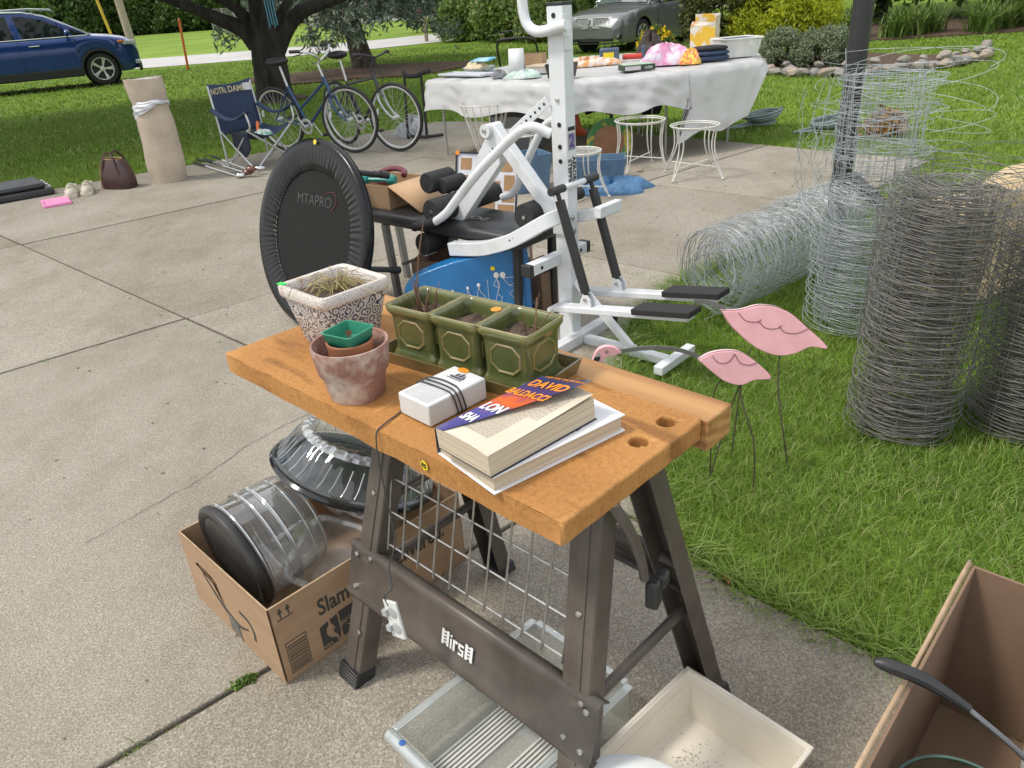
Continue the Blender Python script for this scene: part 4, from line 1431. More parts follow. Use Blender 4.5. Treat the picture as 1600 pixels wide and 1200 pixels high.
m.box((0.055, 0.024, 0.0348), (0.0018, 0.018, 0.0006), rz=R(-30))
part('cover_mark', m, INK, fc)
pb = thing('paperback_book', 'thick open paperback with purple and orange cover lifted', 'book', bench_pt(0.153, -0.123, TOP + 0.0352), BA - 0.069)
m = MB()
def pbf(u, v):
 return None
V, F = [], []
n_u, n_v = 10, 14
hz = 0.036
def top_z(x, y):
 return hz + 0.004 * math.sin((x + 0.066) / 0.132 * math.pi) + (0.004 * ((y + 0.12) / 0.24)) * ((x + 0.066) / 0.132) ** 2
for j in range(n_v):
 for i in range(n_u):
  x = -0.066 + 0.132 * i / (n_u - 1)
  y = -0.122 + 0.244 * j / (n_v - 1)
  V.append((x, y, top_z(x, y)))
tops = len(V)
for j in range(n_v):
 for i in range(n_u):
  x = -0.066 + 0.132 * i / (n_u - 1) + 0.003
  y = -0.122 + 0.244 * j / (n_v - 1)
  V.append((x, y, 0.0012))
for j in range(n_v - 1):
 for i in range(n_u - 1):
  a = j * n_u + i
  F.append((a, a + 1, a + n_u + 1, a + n_u))
  F.append((tops + a, tops + a + n_u, tops + a + n_u + 1, tops + a + 1))
for i in range(n_u - 1):
 F.append((tops + i, tops + i + 1, i + 1, i))
 b_ = (n_v - 1) * n_u
 F.append((b_ + i, b_ + i + 1, tops + b_ + i + 1, tops + b_ + i))
for j in range(n_v - 1):
 a = j * n_u
 F.append((a, a + n_u, tops + a + n_u, tops + a))
 a += n_u - 1
 F.append((a + n_u, a, tops + a, tops + a + n_u))
m.add(V, F)
blk = part('page_block', m, PAPER, pb, ang=40)
m = MB()
def pg_(u, v):
 x, y = -0.0655 + 0.131 * u, -0.1215 + 0.243 * v
 return (x, y, top_z(x, y) + 0.0012 + 0.004 * math.sin(u * math.pi) * (v ** 2) + 0.006 * u * u * v * v)
m.grid(pg_, 16, 14)
page = part('open_page', m, PAPER_T, pb, ang=60)
# rows of print
m = MB()
for k in range(26):
 x = -0.052 + k * 0.0042
 q = np.random.default_rng(600 + k)
 y = -0.090 if k < 20 else 0
 while y < 0.095 and k < 25:
  L = q.uniform(0.004, 0.011)
  z0 = pg_((x + 0.0655) / 0.131, (y + L / 2 + 0.1215) / 0.243)[2] + 0.0005
  m.add([(x - 0.0006, y, z0), (x + 0.0006, y, z0), (x + 0.0006, y + L, z0), (x - 0.0006, y + L, z0)], [(0, 1, 2, 3)])
  y += L + 0.0022
part('print', m, mat('print_ink', (0.20, 0.17, 0.14), 0.8), page, kind='stuff')
m = MB()
m.span(-0.068, 0.072, -0.123, 0.123, 0.0, 0.001)
m.span(-0.069, -0.067, -0.123, 0.123, 0.0, 0.036)
part('back_cover', m, mat('dark_cover', (0.02, 0.02, 0.045), 0.3), pb)
# front cover: hinged on the spine, raised and curling up
def cover_mat():
 m, t, b = nodes_of('paperback_cover')
 tcn = t.nodes.new('ShaderNodeTexCoord')
 sp = t.nodes.new('ShaderNodeSeparateXYZ')
 t.links.new(tcn.outputs['Object'], sp.inputs[0])
 n = noise(t, 22.0, 5.0, 0.6)
 ad = t.nodes.new('ShaderNodeMath')
 ad.operation = 'MULTIPLY_ADD'
 ad.inputs[1].default_value = 0.10
 t.links.new(n.outputs['Fac'], ad.inputs[0])
 t.links.new(sp.outputs['Y'], ad.inputs[2])
 mr_ = t.nodes.new('ShaderNodeMapRange')
 mr_.inputs['From Min'].default_value = -0.08
 mr_.inputs['From Max'].default_value = 0.17
 t.links.new(ad.outputs[0], mr_.inputs['Value'])
 r = ramp(t, mr_.outputs[0], [(0.0, (0.055, 0.05, 0.20)), (0.38, (0.10, 0.085, 0.32)), (0.47, (0.42, 0.10, 0.06)), (0.54, (0.80, 0.14, 0.02)), (0.62, (0.5, 0.09, 0.08)), (0.70, (0.09, 0.045, 0.19)), (1.0, (0.03, 0.035, 0.11))])
 t.links.new(r.outputs['Color'], b.inputs['Base Color'])
 b.inputs['Roughness'].default_value = 0.22
 b.inputs['Coat Weight'].default_value = 0.5
 MATS['paperback_cover'] = m
 return m
CW = 0.128
def cov(u, v):
 # the near free corner is folded under, so the flap widens towards the head
 wd = 0.006 + CW * (0.12 + 0.86 * v)
 a = R(5 + 5 * v)
 return (-0.067 + wd * u * math.cos(a), -0.122 + 0.250 * v, 0.0385 + wd * math.sin(a) * (0.55 * u + 0.45 * u * u) + 0.010 * v * u)
m = MB()
m.grid(cov, 12, 16)
cv = part('front_cover', m, cover_mat(), pb, ang=80)
cv['label'] = 'raised glossy cover in purple and orange with author and title lettering'
def cov_text(name, s_, size, u, v, mt, bold, sx=1.0):
 p = Vector(cov(u, v))
 du = (Vector(cov(u + 0.02, v)) - p).normalized()
 dv = (Vector(cov(u, v + 0.02)) - p).normalized()
 nrm = du.cross(dv).normalized()
 # text runs along the cover width, head towards the far end
 M = Matrix(((du.x, dv.x, nrm.x, 0), (du.y, dv.y, nrm.y, 0), (du.z, dv.z, nrm.z, 0), (0, 0, 0, 1)))
 M = TR(*(p + nrm * 0.0016)) @ M
 return text(name, s_, size, mt, cv, M, bold, 0.0002, sx=sx)
ORG = mat('orange_print', (0.92, 0.30, 0.02), 0.4)
WHT = mat('white_print', (0.85, 0.85, 0.88), 0.4)
cov_text('author_line', 'DAVID', 0.036, 0.5, 0.84, ORG, 0.0008)
cov_text('author_line', 'BALDACCI', 0.030, 0.5, 0.67, ORG, 0.0008, 0.80)
cov_text('title_line', 'LON', 0.036, 0.52, 0.40, WHT, 0.0012, 0.8)
cov_text('title_line', 'SHA', 0.032, 0.52, 0.22, WHT, 0.0012, 0.62)
cov_text('tag_line', '#1 NEW YORK TIMES BESTSELLER', 0.008, 0.5, 0.97, ORG, 0.0)
# ---------------------------------------------------------------- around the workbench
CARD = mat('cardboard', (0.40, 0.265, 0.16), 0.8, c2=(0.35, 0.225, 0.13), scale=5, bmp=0.15, bscale=70, stretch=(1, 1, 6))
CARD_E = mat('cardboard_edge', (0.50, 0.36, 0.23), 0.85, c2=(0.40, 0.28, 0.17), scale=40)
CINK = mat('carton_ink', (0.045, 0.042, 0.036), 0.7, c2=(0.06, 0.055, 0.045))
CLEARP = clear('clear_plastic', body=0.12, haze=0.10, rough=0.03)
HAZY = clear('crimped_plastic', (0.9, 0.93, 0.95), 0.08, 0.25, 0.38, (0.78, 0.80, 0.82))
CLEARP2 = clear('clear_plastic_thick', (0.94, 0.95, 0.93), 0.08, 0.08, 0.24, (0.78, 0.78, 0.74))
BLKG = mat('glossy_black_plastic', (0.012, 0.012, 0.013), 0.12, c2=(0.02, 0.02, 0.022), coat=0.3)
def open_box(t, hx, hy, h, th, m_, skip=()):
 """an open carton: floor and four walls, each a part"""
 f = MB()
 f.span(-hx, hx, -hy, hy, 0.0, th)
 part('box_floor', f, m_, t)
 out = {}
 for key, (x0, x1, y0, y1) in dict(front=(-hx, hx, -hy, -hy + th), back=(-hx, hx, hy - th, hy), left=(-hx, -hx + th, -hy + th + 0.001, hy - th - 0.001), right=(hx - th, hx, -hy + th + 0.001, hy - th - 0.001)).items():
  if key in skip:
   continue
  f = MB()
  f.span(x0, x1, y0, y1, th + 0.001, h)
  out[key] = part('box_wall', f, m_, t, bevel=0.0008)
 return out
# shipping carton
HX, HY, HB = 0.238, 0.307, 0.240
cb = thing('cardboard_box', 'open shipping carton printed Slam dunk delivered, full of plastic containers', 'box', bench_pt(-0.696, -0.082, 0.0), BA - 0.009)
walls = open_box(cb, HX, HY, HB, 0.005, CARD, skip=('front',))
# front wall with a torn hand hole
m = MB()
hole = [(-0.175, 0.163), (-0.155, 0.176), (-0.08, 0.170), (-0.055, 0.158), (-0.05, 0.135), (-0.035, 0.085), (-0.06, 0.115), (-0.085, 0.145), (-0.12, 0.150)]
bmx = bmesh.new()
outer = [(-HX, 0.006), (HX, 0.006), (HX, HB), (-HX, HB)]
for yy in (-HY, -HY + 0.005):
 vo = [bmx.verts.new((x, yy, z)) for x, z in outer]
 vi = [bmx.verts.new((x, yy, z)) for x, z in hole]
 ed = [bmx.edges.new((vo[i], vo[(i + 1) % 4])) for i in range(4)] + [bmx.edges.new((vi[i], vi[(i + 1) % len(vi)])) for i in range(len(vi))]
 bmesh.ops.triangle_fill(bmx, use_beauty=True, use_dissolve=False, edges=ed)
bmesh.ops.recalc_face_normals(bmx, faces=bmx.faces)
me = bpy.data.meshes.new('box_wall')
bmx.to_mesh(me)
bmx.free()
finish(me, CARD, False)
walls['front'] = link(bpy.data.objects.new('box_wall', me), cb)
# pale cut edge along the top
m = MB()
for (x0, x1, y0, y1) in ((-HX, HX, -HY, -HY + 0.005), (HX - 0.005, HX, -HY + 0.005, HY), (-HX, -HX + 0.005, -HY + 0.005, HY)):
 m.span(x0 + 0.0004, x1 - 0.0004, y0 + 0.0004, y1 - 0.0004, HB + 0.0003, HB + 0.0012)
part('cut_edge', m, CARD_E, cb)
# print on the long side (faces +x): text runs along +y
RW = TR(HX + 0.0006, 0, 0) @ Matrix(((0, 0, 1, 0), (1, 0, 0, 0), (0, 1, 0, 0), (0, 0, 0, 1)))
text('slogan', 'Slam dunk delivered.', 0.070, CINK, walls['right'], RW @ TR(0.028, 0.155, 0), 0.0016, 0.0003, sx=0.72)
m = MB()
def logo_rect(x0, x1, y0, y1):
 m.span(x0, x1, y0, y1, 0, 0.0004, RW)
# two-panel badge with player silhouette left as bare card
SIL = [(-0.190, 0.022), (-0.190, 0.098), (-0.164, 0.104), (-0.163, 0.092), (-0.172, 0.082), (-0.174, 0.066), (-0.166, 0.050), (-0.150, 0.040), (-0.146, 0.024)]
m.prism(SIL, 0, 0.0004, RW)
SIL2 = [(-0.140, 0.024), (-0.134, 0.050), (-0.136, 0.108), (-0.158, 0.105), (-0.157, 0.092), (-0.150, 0.080), (-0.147, 0.066), (-0.152, 0.070), (-0.153, 0.060), (-0.144, 0.046)]
m.prism(SIL2[::-1], 0, 0.0004, RW)
m.prism([(-0.129, 0.028), (-0.068, 0.028), (-0.068, 0.112), (-0.131, 0.112)], 0, 0.0004, RW)
o = part('badge', m, CINK, walls['right'])
TANP = mat('carton_bare', (0.36, 0.24, 0.145), 0.8)
text('badge_word', 'prime', 0.026, TANP, o, RW @ TR(-0.099, 0.074, 0.0006), 0.0002, 0.0003)
text('badge_word', 'NBA', 0.014, TANP, o, RW @ TR(-0.176, 0.031, 0.0006), 0.0003, 0.0003)
m = MB()
m.tube(bake(RW, spline([(-0.115, 0.058, 0.0006), (-0.099, 0.051, 0.0006), (-0.082, 0.060, 0.0006)], 9)), 0.0012, 5)
part('badge_smile', m, TANP, o)
m = MB()
logo_rect(-0.285, -0.283, 0.018, 0.118)
logo_rect(-0.229, -0.227, 0.018, 0.118)
logo_rect(-0.283, -0.229, 0.018, 0.020)
logo_rect(-0.283, -0.229, 0.116, 0.118)
yy = 0.024
q = np.random.default_rng(9)
while yy < 0.108:
 h_ = q.uniform(0.0012, 0.0042)
 logo_rect(-0.281, -0.231, yy, yy + h_)
 yy += h_ + q.uniform(0.002, 0.0045)
part('barcode_panel', m, CINK, walls['right'], kind='stuff')
m = MB()
logo_rect(-0.288, -0.245, 0.192, 0.195)
for x in (-0.278, -0.256):
 logo_rect(x - 0.002, x + 0.002, 0.198, 0.214)
 m.prism([(x - 0.007, 0.213), (x + 0.007, 0.213), (x, 0.228)], 0, 0.0004, RW)
part('this_way_up_mark', m, CINK, walls['right'])
# smile arrow and tape strip on the short side
FW_ = TR(0, -HY - 0.0006, 0) @ Matrix.Rotation(R(90), 4, 'X')
m = MB()
sw = spline([(-0.135, 0.150), (-0.08, 0.105), (-0.03, 0.075), (0.03, 0.062), (0.085, 0.082)], 24)
V = []
for k, p in enumerate(sw):
 wd = 0.003 + 0.007 * math.sin(math.pi * min(1, 0.15 + k / 26))
 V += [(p[0], p[1] + wd, 0), (p[0], p[1] - wd, 0)]
m.add(V, [(2 * k, 2 * k + 1, 2 * k + 3, 2 * k + 2) for k in range(23)], FW_)
V = []
aw = spline([(0.055, 0.128), (0.10, 0.122), (0.118, 0.095), (0.112, 0.062)], 14)
for k, p in enumerate(aw):
 d = np.array(aw[min(13, k + 1)]) - np.array(aw[max(0, k - 1)])
 d = d / np.linalg.norm(d)
 V += [(p[0] - d[1] * 0.006, p[1] + d[0] * 0.006, 0), (p[0] + d[1] * 0.006, p[1] - d[0] * 0.006, 0)]
m.add(V, [(2 * k, 2 * k + 1, 2 * k + 3, 2 * k + 2) for k in range(13)], FW_)
part('smile_arrow', m, CINK, walls['front'])
m = MB()
m.prism([(-0.035, 0.012), (0.028, 0.004), (0.022, 0.062), (-0.028, 0.078)], 0.0002, 0.0006, FW_)
part('tape_strip', m, mat('tape', (0.12, 0.13, 0.125), 0.2, c2=(0.06, 0.065, 0.06), scale=20), walls['front'])

# cake container lying on its side: black base, clear nested domes along local +y
BOXM = BM @ TR(-0.696, -0.082, 0) @ rotz(-0.009)
def in_box(x, y, z):
 v = BOXM @ Vector((x, y, z))
 return (v.x, v.y, v.z)
cc = thing('cake_container', 'black based clear cake container lying on its side in the carton', 'container', in_box(-0.062, -0.246, 0.200), BA - 0.009)
AX = Matrix.Rotation(R(-90), 4, 'X') @ Matrix.Rotation(R(6), 4, 'X')      # lathe z -> local +y
m = MB()
m.lathe([(0.0, -0.003), (0.122, -0.003), (0.126, -0.001), (0.131, -0.003), (0.150, -0.006), (0.158, 0.000), (0.160, 0.008), (0.157, 0.018), (0.148, 0.022), (0.143, 0.034), (0.134, 0.040)], 56, AX)
part('base', m, mat('matte_black_plastic', (0.035, 0.034, 0.033), 0.42, c2=(0.045, 0.044, 0.042)), cc)
def ribs(prof, n, M, amp, k):
 """lathe with vertical flutes"""
 mb = MB()
 V, F = [], []
 for (r, z, a) in prof:
  for i in range(n):
   t_ = 2 * math.pi * i / n
   rr = r + amp * a * (1 if (i // (n // (2 * k))) % 2 == 0 else -1)
   V.append((rr * math.cos(t_), rr * math.sin(t_), z))
 for j in range(len(prof) - 1):
  for i in range(n):
   l = (i + 1) % n
   F.append((j * n + i, j * n + l, (j + 1) * n + l, (j + 1) * n + i))
 mb.add(V, F, M)
 return mb
for k, (z0, s_, zz) in enumerate(((0.024, 1.0, 0.0), (0.080, 0.985, 0.0), (0.115, 0.96, 0.0))):
 prof = [(0.150 * s_, z0, 0), (0.154 * s_, z0 + 0.006, 0), (0.147 * s_, z0 + 0.010, 0), (0.143 * s_, z0 + 0.040, 0.6), (0.140 * s_, z0 + 0.075, 1), (0.134 * s_, z0 + 0.098, 0.6), (0.120 * s_, z0 + 0.108, 0), (0.095 * s_, z0 + 0.110, 0), (0.088 * s_, z0 + 0.104, 0), (0.0, z0 + 0.104, 0)]
 dm = part('dome', ribs(prof, 64, AX, 0.0025, 8), CLEARP, cc, ang=25)
 m = MB()
 m.tube(bake(AX, [(0.152 * s_ * math.cos(a), 0.152 * s_ * math.sin(a), z0 + 0.006) for a in np.linspace(0, 6.283, 61)[:-1]]), 0.0026, 5, closed=True)
 m.tube(bake(AX, [(0.137 * s_ * math.cos(a), 0.137 * s_ * math.sin(a), z0 + 0.094) for a in np.linspace(0, 6.283, 61)[:-1]]), 0.0018, 5, closed=True)
 part('dome_lip', m, HAZY, dm)
# platter with tall fluted dome, tilted, resting on the carton
pn = Vector((0.36, 0.16, 0.90)).normalized()
pc = in_box(0.005, 0.120, 0.305)
pt_ = thing('party_platter', 'large round black party platter under a fluted clear dome', 'platter', pc, 0)
PMx = frame_from(pn)
m = MB()
m.lathe([(0.0, 0.006), (0.19, 0.006), (0.198, 0.014), (0.218, 0.020), (0.230, 0.020), (0.236, 0.013), (0.230, 0.004), (0.22, 0.004), (0.20, -0.006), (0.0, -0.006)], 64, PMx)
part('tray', m, BLKG, pt_)
prof = [(0.224, 0.022, 0), (0.228, 0.027, 0), (0.218, 0.030, 0), (0.205, 0.050, 0.8), (0.182, 0.095, 1.0), (0.166, 0.112, 1.0), (0.162, 0.120, 1.6), (0.146, 0.124, 1.6), (0.140, 0.118, 0.4), (0.11, 0.112, 0), (0.0, 0.110, 0)]
dm = part('dome', ribs(prof, 120, PMx, 0.0016, 30), clear('dome_plastic', body=0.06, haze=0.015, rough=0.03), pt_, ang=20)
part('crimped_ring', ribs([(0.168, 0.110, 0.3), (0.166, 0.122, 1.0), (0.154, 0.128, 1.2), (0.144, 0.126, 1.0), (0.140, 0.117, 0.3)], 120, PMx, 0.0028, 30), HAZY, dm, ang=15)
m = MB()
for k in range(40):
 a = 2 * math.pi * k / 40
 if (k * 7) % 5 < 4:
  m.tube(bake(PMx, [(0.2175 * math.cos(a), 0.2175 * math.sin(a), 0.033), (0.206 * math.cos(a + 0.03), 0.206 * math.sin(a + 0.03), 0.052), (0.184 * math.cos(a + 0.06), 0.184 * math.sin(a + 0.06), 0.096)]), 0.0016, 4)
part('flutes', m, HAZY, dm, kind='stuff')  # whitish hazy strips put the highlights on the dome flutes into colour
# another clear tub deeper in the carton and a sheet of crinkled film
tb = thing('clear_tub', 'crumpled clear plastic tub between the platter and carton wall', 'container', in_box(0.10, -0.02, 0.09), BA + 0.3)
m = MB()
m.lathe([(0.0, 0.0), (0.075, 0.0), (0.082, 0.01), (0.095, 0.11), (0.104, 0.113), (0.106, 0.118), (0.098, 0.12), (0.088, 0.116), (0.078, 0.015), (0.0, 0.008)], 40, Matrix.Rotation(R(24), 4, 'X'), sq=5)
part('tub_body', m, CLEARP, tb, ang=30)
tb2 = thing('cake_dome', 'clear plastic dome wedged at the far end of the carton', 'container', in_box(-0.06, 0.17, 0.10), BA)
m = MB()
m.lathe([(0.125, 0.0), (0.128, 0.01), (0.118, 0.014), (0.105, 0.07), (0.09, 0.078), (0.0, 0.076)], 48, Matrix.Rotation(R(-35), 4, 'X'))
part('lid_shell', m, CLEARP, tb2, ang=30)

# ---- clear refrigerator drawer under the bench
DZ = 0.135
dr = thing('refrigerator_drawer', 'clear plastic refrigerator drawer with ribbed floor under the workbench', 'drawer', bench_pt(0.108, -0.150, 0.0), BA - 0.04)
dr.scale = (0.88, 0.88, 1.0)
def dw(x0, x1, y0, y1, z0, z1):
 m_ = MB()
 m_.span(x0, x1, y0, y1, z0, z1)
 return m_
part('drawer_floor', dw(-0.160, 0.160, -0.235, 0.235, 0.012, 0.016), CLEARP2, dr)
for a in (((-0.165, -0.161), (-0.235, 0.235)), ((0.161, 0.165), (-0.235, 0.235)), ((-0.165, 0.165), (0.235, 0.239)), ((-0.165, 0.165), (-0.239, -0.235))):
 part('drawer_wall', dw(a[0][0], a[0][1], a[1][0], a[1][1], 0.012, DZ), CLEARP2, dr)
RIMC = clear('clear_plastic_rim', (0.85, 0.9, 0.9), 0.1, 0.16, 0.35, (0.72, 0.76, 0.76))
m = MB()
for a in (((-0.177, -0.155), (-0.24, 0.24)), ((0.155, 0.177), (-0.24, 0.24)), ((-0.155, 0.155), (0.230, 0.25))):
 m.span(a[0][0], a[0][1], a[1][0], a[1][1], DZ + 0.001, DZ + 0.006)
part('drawer_rim', m, RIMC, dr, bevel=0.002)
m = MB()
m.tube([(-0.175, -0.250, DZ - 0.012), (0.175, -0.250, DZ - 0.012)], 0.016, 12)
part('drawer_front_lip', m, RIMC, dr)
RIBM = mat('ribbed_plastic', (0.64, 0.64, 0.60), 0.35, c2=(0.56, 0.56, 0.53), scale=10)
rib = None
for k in range(16):
 x = (-0.115 + k * 0.0115) if k < 8 else (0.030 + (k - 8) * 0.0115)
 if rib is None:
  m = MB()
  m.span(-0.0035, 0.0035, -0.215, 0.20, 0.0165, 0.0205)
  rib = part('floor_rib', m, RIBM, dr, bevel=0.0012)
  rib.matrix_basis = TR(x, 0, 0)
 else:
  share(rib, dr, TR(x, 0, 0))
m = MB()
m.lathe([(0, 0.002), (0.008, 0.001), (0.0085, 0)], 12, TR(-0.12, -0.250, DZ + 0.0045))
part('blue_mark', m, mat('blue_mark', (0.04, 0.13, 0.42), 0.5), dr)

# ---- cream bin, white bowl
CREAM = mat('cream_plastic', (0.84, 0.78, 0.67), 0.45, c2=(0.79, 0.73, 0.62), scale=6, bmp=0.1, bscale=40)
bn = thing('storage_bin', 'empty cream plastic bin standing beside the workbench right legs', 'bin', bench_pt(0.462, 0.03, 0.0), BA - 0.06)
def shell(hx0, hy0, hx1, hy1, h, th):
 m_ = MB()
 o0 = [(-hx0, -hy0, 0), (hx0, -hy0, 0), (hx0, hy0, 0), (-hx0, hy0, 0)]
 o1 = [(-hx1, -hy1, h), (hx1, -hy1, h), (hx1, hy1, h), (-hx1, hy1, h)]
 i1 = [(-hx1 + th, -hy1 + th, h), (hx1 - th, -hy1 + th, h), (hx1 - th, hy1 - th, h), (-hx1 + th, hy1 - th, h)]
 i0 = [(-hx0 + th, -hy0 + th, th), (hx0 - th, -hy0 + th, th), (hx0 - th, hy0 - th, th), (-hx0 + th, hy0 - th, th)]
 V = o0 + o1 + i1 + i0
 F = [(3, 2, 1, 0), (12, 13, 14, 15)]
 for k in range(4):
  j = (k + 1) % 4
  F += [(k, j, 4 + j, 4 + k), (4 + k, 4 + j, 8 + j, 8 + k), (8 + k, 8 + j, 12 + j, 12 + k)]
 m_.add(V, F)
 return m_
part('bin_body', shell(0.130, 0.132, 0.146, 0.150, 0.12, 0.004), CREAM, bn, bevel=0.002)
m = MB()
for a in ((-0.152, 0.152, -0.157, -0.148), (-0.152, 0.152, 0.148, 0.157), (-0.153, -0.144, -0.148, 0.148), (0.144, 0.153, -0.148, 0.148)):
 m.span(a[0], a[1], a[2], a[3], 0.114, 0.123)
part('bin_rim', m, mat('cream_rim', (0.80, 0.73, 0.62), 0.4), bn, bevel=0.003)
m = MB()
zz = 0.092
hx_, hy_ = 0.1375, 0.1412
m.tube([(-hx_, -hy_, zz), (hx_, -hy_, zz), (hx_, hy_, zz), (-hx_, hy_, zz)], 0.0018, 4, closed=True)
part('bin_step', m, CREAM, bn)
q = np.random.default_rng(77)
V, F = leaf_cloud([(-0.06, 0.04, 0.006), (0.0, 0.02, 0.006), (0.05, -0.02, 0.006)], 260, 0.003, (0.03, 0.03, 0.0006), seed=4)
V[:, 2] = np.clip(V[:, 2], 0.0046, 0.008)
raw('grit', V, F, mat('grit', (0.5, 0.42, 0.33), 0.9), bn, kind='stuff')
wbw = thing('white_bucket', 'lidded round white bucket in front of the cream bin', 'bucket', bench_pt(0.487, -0.262, 0.0), BA)
m = MB()
m.lathe([(0.078, 0.0), (0.085, 0.02), (0.118, 0.125), (0.150, 0.20), (0.160, 0.205), (0.162, 0.213), (0.155, 0.218), (0.12, 0.221), (0.0, 0.222)], 56)
part('bucket_shell', m, mat('white_lid_plastic', (0.74, 0.76, 0.75), 0.35, c2=(0.70, 0.72, 0.71)), wbw)

# ---- big carton at the lower right corner, with pan handle, glass lid and cup
RB = (0.830, 0.825)
rbx = thing('carton', 'tall open brown carton at the lower right corner', 'box', (RB[0], RB[1], 0.0), R(-44))
CARD2 = mat('brown_card', (0.24, 0.155, 0.10), 0.85, c2=(0.19, 0.12, 0.078), scale=4, bmp=0.1, bscale=60)
# local: +x = right/near, +y = right/far ; left wall x=-hx faces the drive
open_box(rbx, 0.20, 0.32, 0.40, 0.006, CARD2)
m = MB()
m.grid(lambda u, v: (-0.203 - 0.006 * v, -0.32 + 0.64 * u, 0.398 + 0.010 * v + 0.005 * math.sin(u * 9)), 14, 3)
part('torn_edge', m, CARD_E, rbx, solid=0.004)
m = MB()
m.tube(spline([(0.580, 0.930, 0.445), (0.600, 0.922, 0.443), (0.645, 0.898, 0.434), (0.675, 0.875, 0.424), (0.705, 0.850, 0.410)], 12), [0.006, 0.009, 0.011, 0.0125, 0.0125, 0.0125, 0.012, 0.011, 0.010, 0.009, 0.008, 0.007], 10)
pan = thing('frying_pan', 'black handled frying pan sticking out over the carton edge', 'pan', (0, 0, 0))
pan.location = (0, 0, 0)
part('handle', m, BLKP, pan)
m = MB()
m.tube(spline([(0.700, 0.855, 0.412), (0.77, 0.795, 0.36), (0.83, 0.745, 0.285)], 8), 0.005, 8)
part('shank', m, mat('pan_steel', (0.25, 0.25, 0.25), 0.4, 0.9), pan)
m = MB()
m.lathe([(0.0, 0.0), (0.085, 0.0), (0.10, 0.03), (0.104, 0.03), (0.088, -0.003), (0.0, -0.003)], 40, TR(0.90, 0.70, 0.265))
part('pan_body', m, BLKP, pan)
gl_ = thing('glass_lid', 'green tinted glass lid in the lower right carton', 'lid', (0, 0, 0))
gl_.matrix_world = TR(0.685, 0.775, 0.25)
m = MB()
m.lathe([(0.11, 0.0), (0.108, 0.004), (0.09, 0.02), (0.05, 0.034), (0.0, 0.04)], 48)
part('glass', m, clear('green_glass', (0.55, 0.75, 0.66), 0.05, 0.08), gl_)
m = MB()
m.tube([(0.11 * math.cos(a), 0.11 * math.sin(a), 0.0) for a in np.linspace(0, 2 * math.pi, 49)[:-1]], 0.004, 8, closed=True)
part('glass_rim', m, mat('green_rim', (0.10, 0.17, 0.14), 0.2), gl_)
cup = thing('white_cup', 'white plastic cup in the lower right carton', 'cup', (0.885, 0.865, 0.20))
m = MB()
m.lathe([(0.0, 0.0), (0.034, 0.0), (0.045, 0.12), (0.047, 0.122), (0.044, 0.122), (0.034, 0.006), (0.0, 0.005)], 32)
part('cup_body', m, WPL, cup)

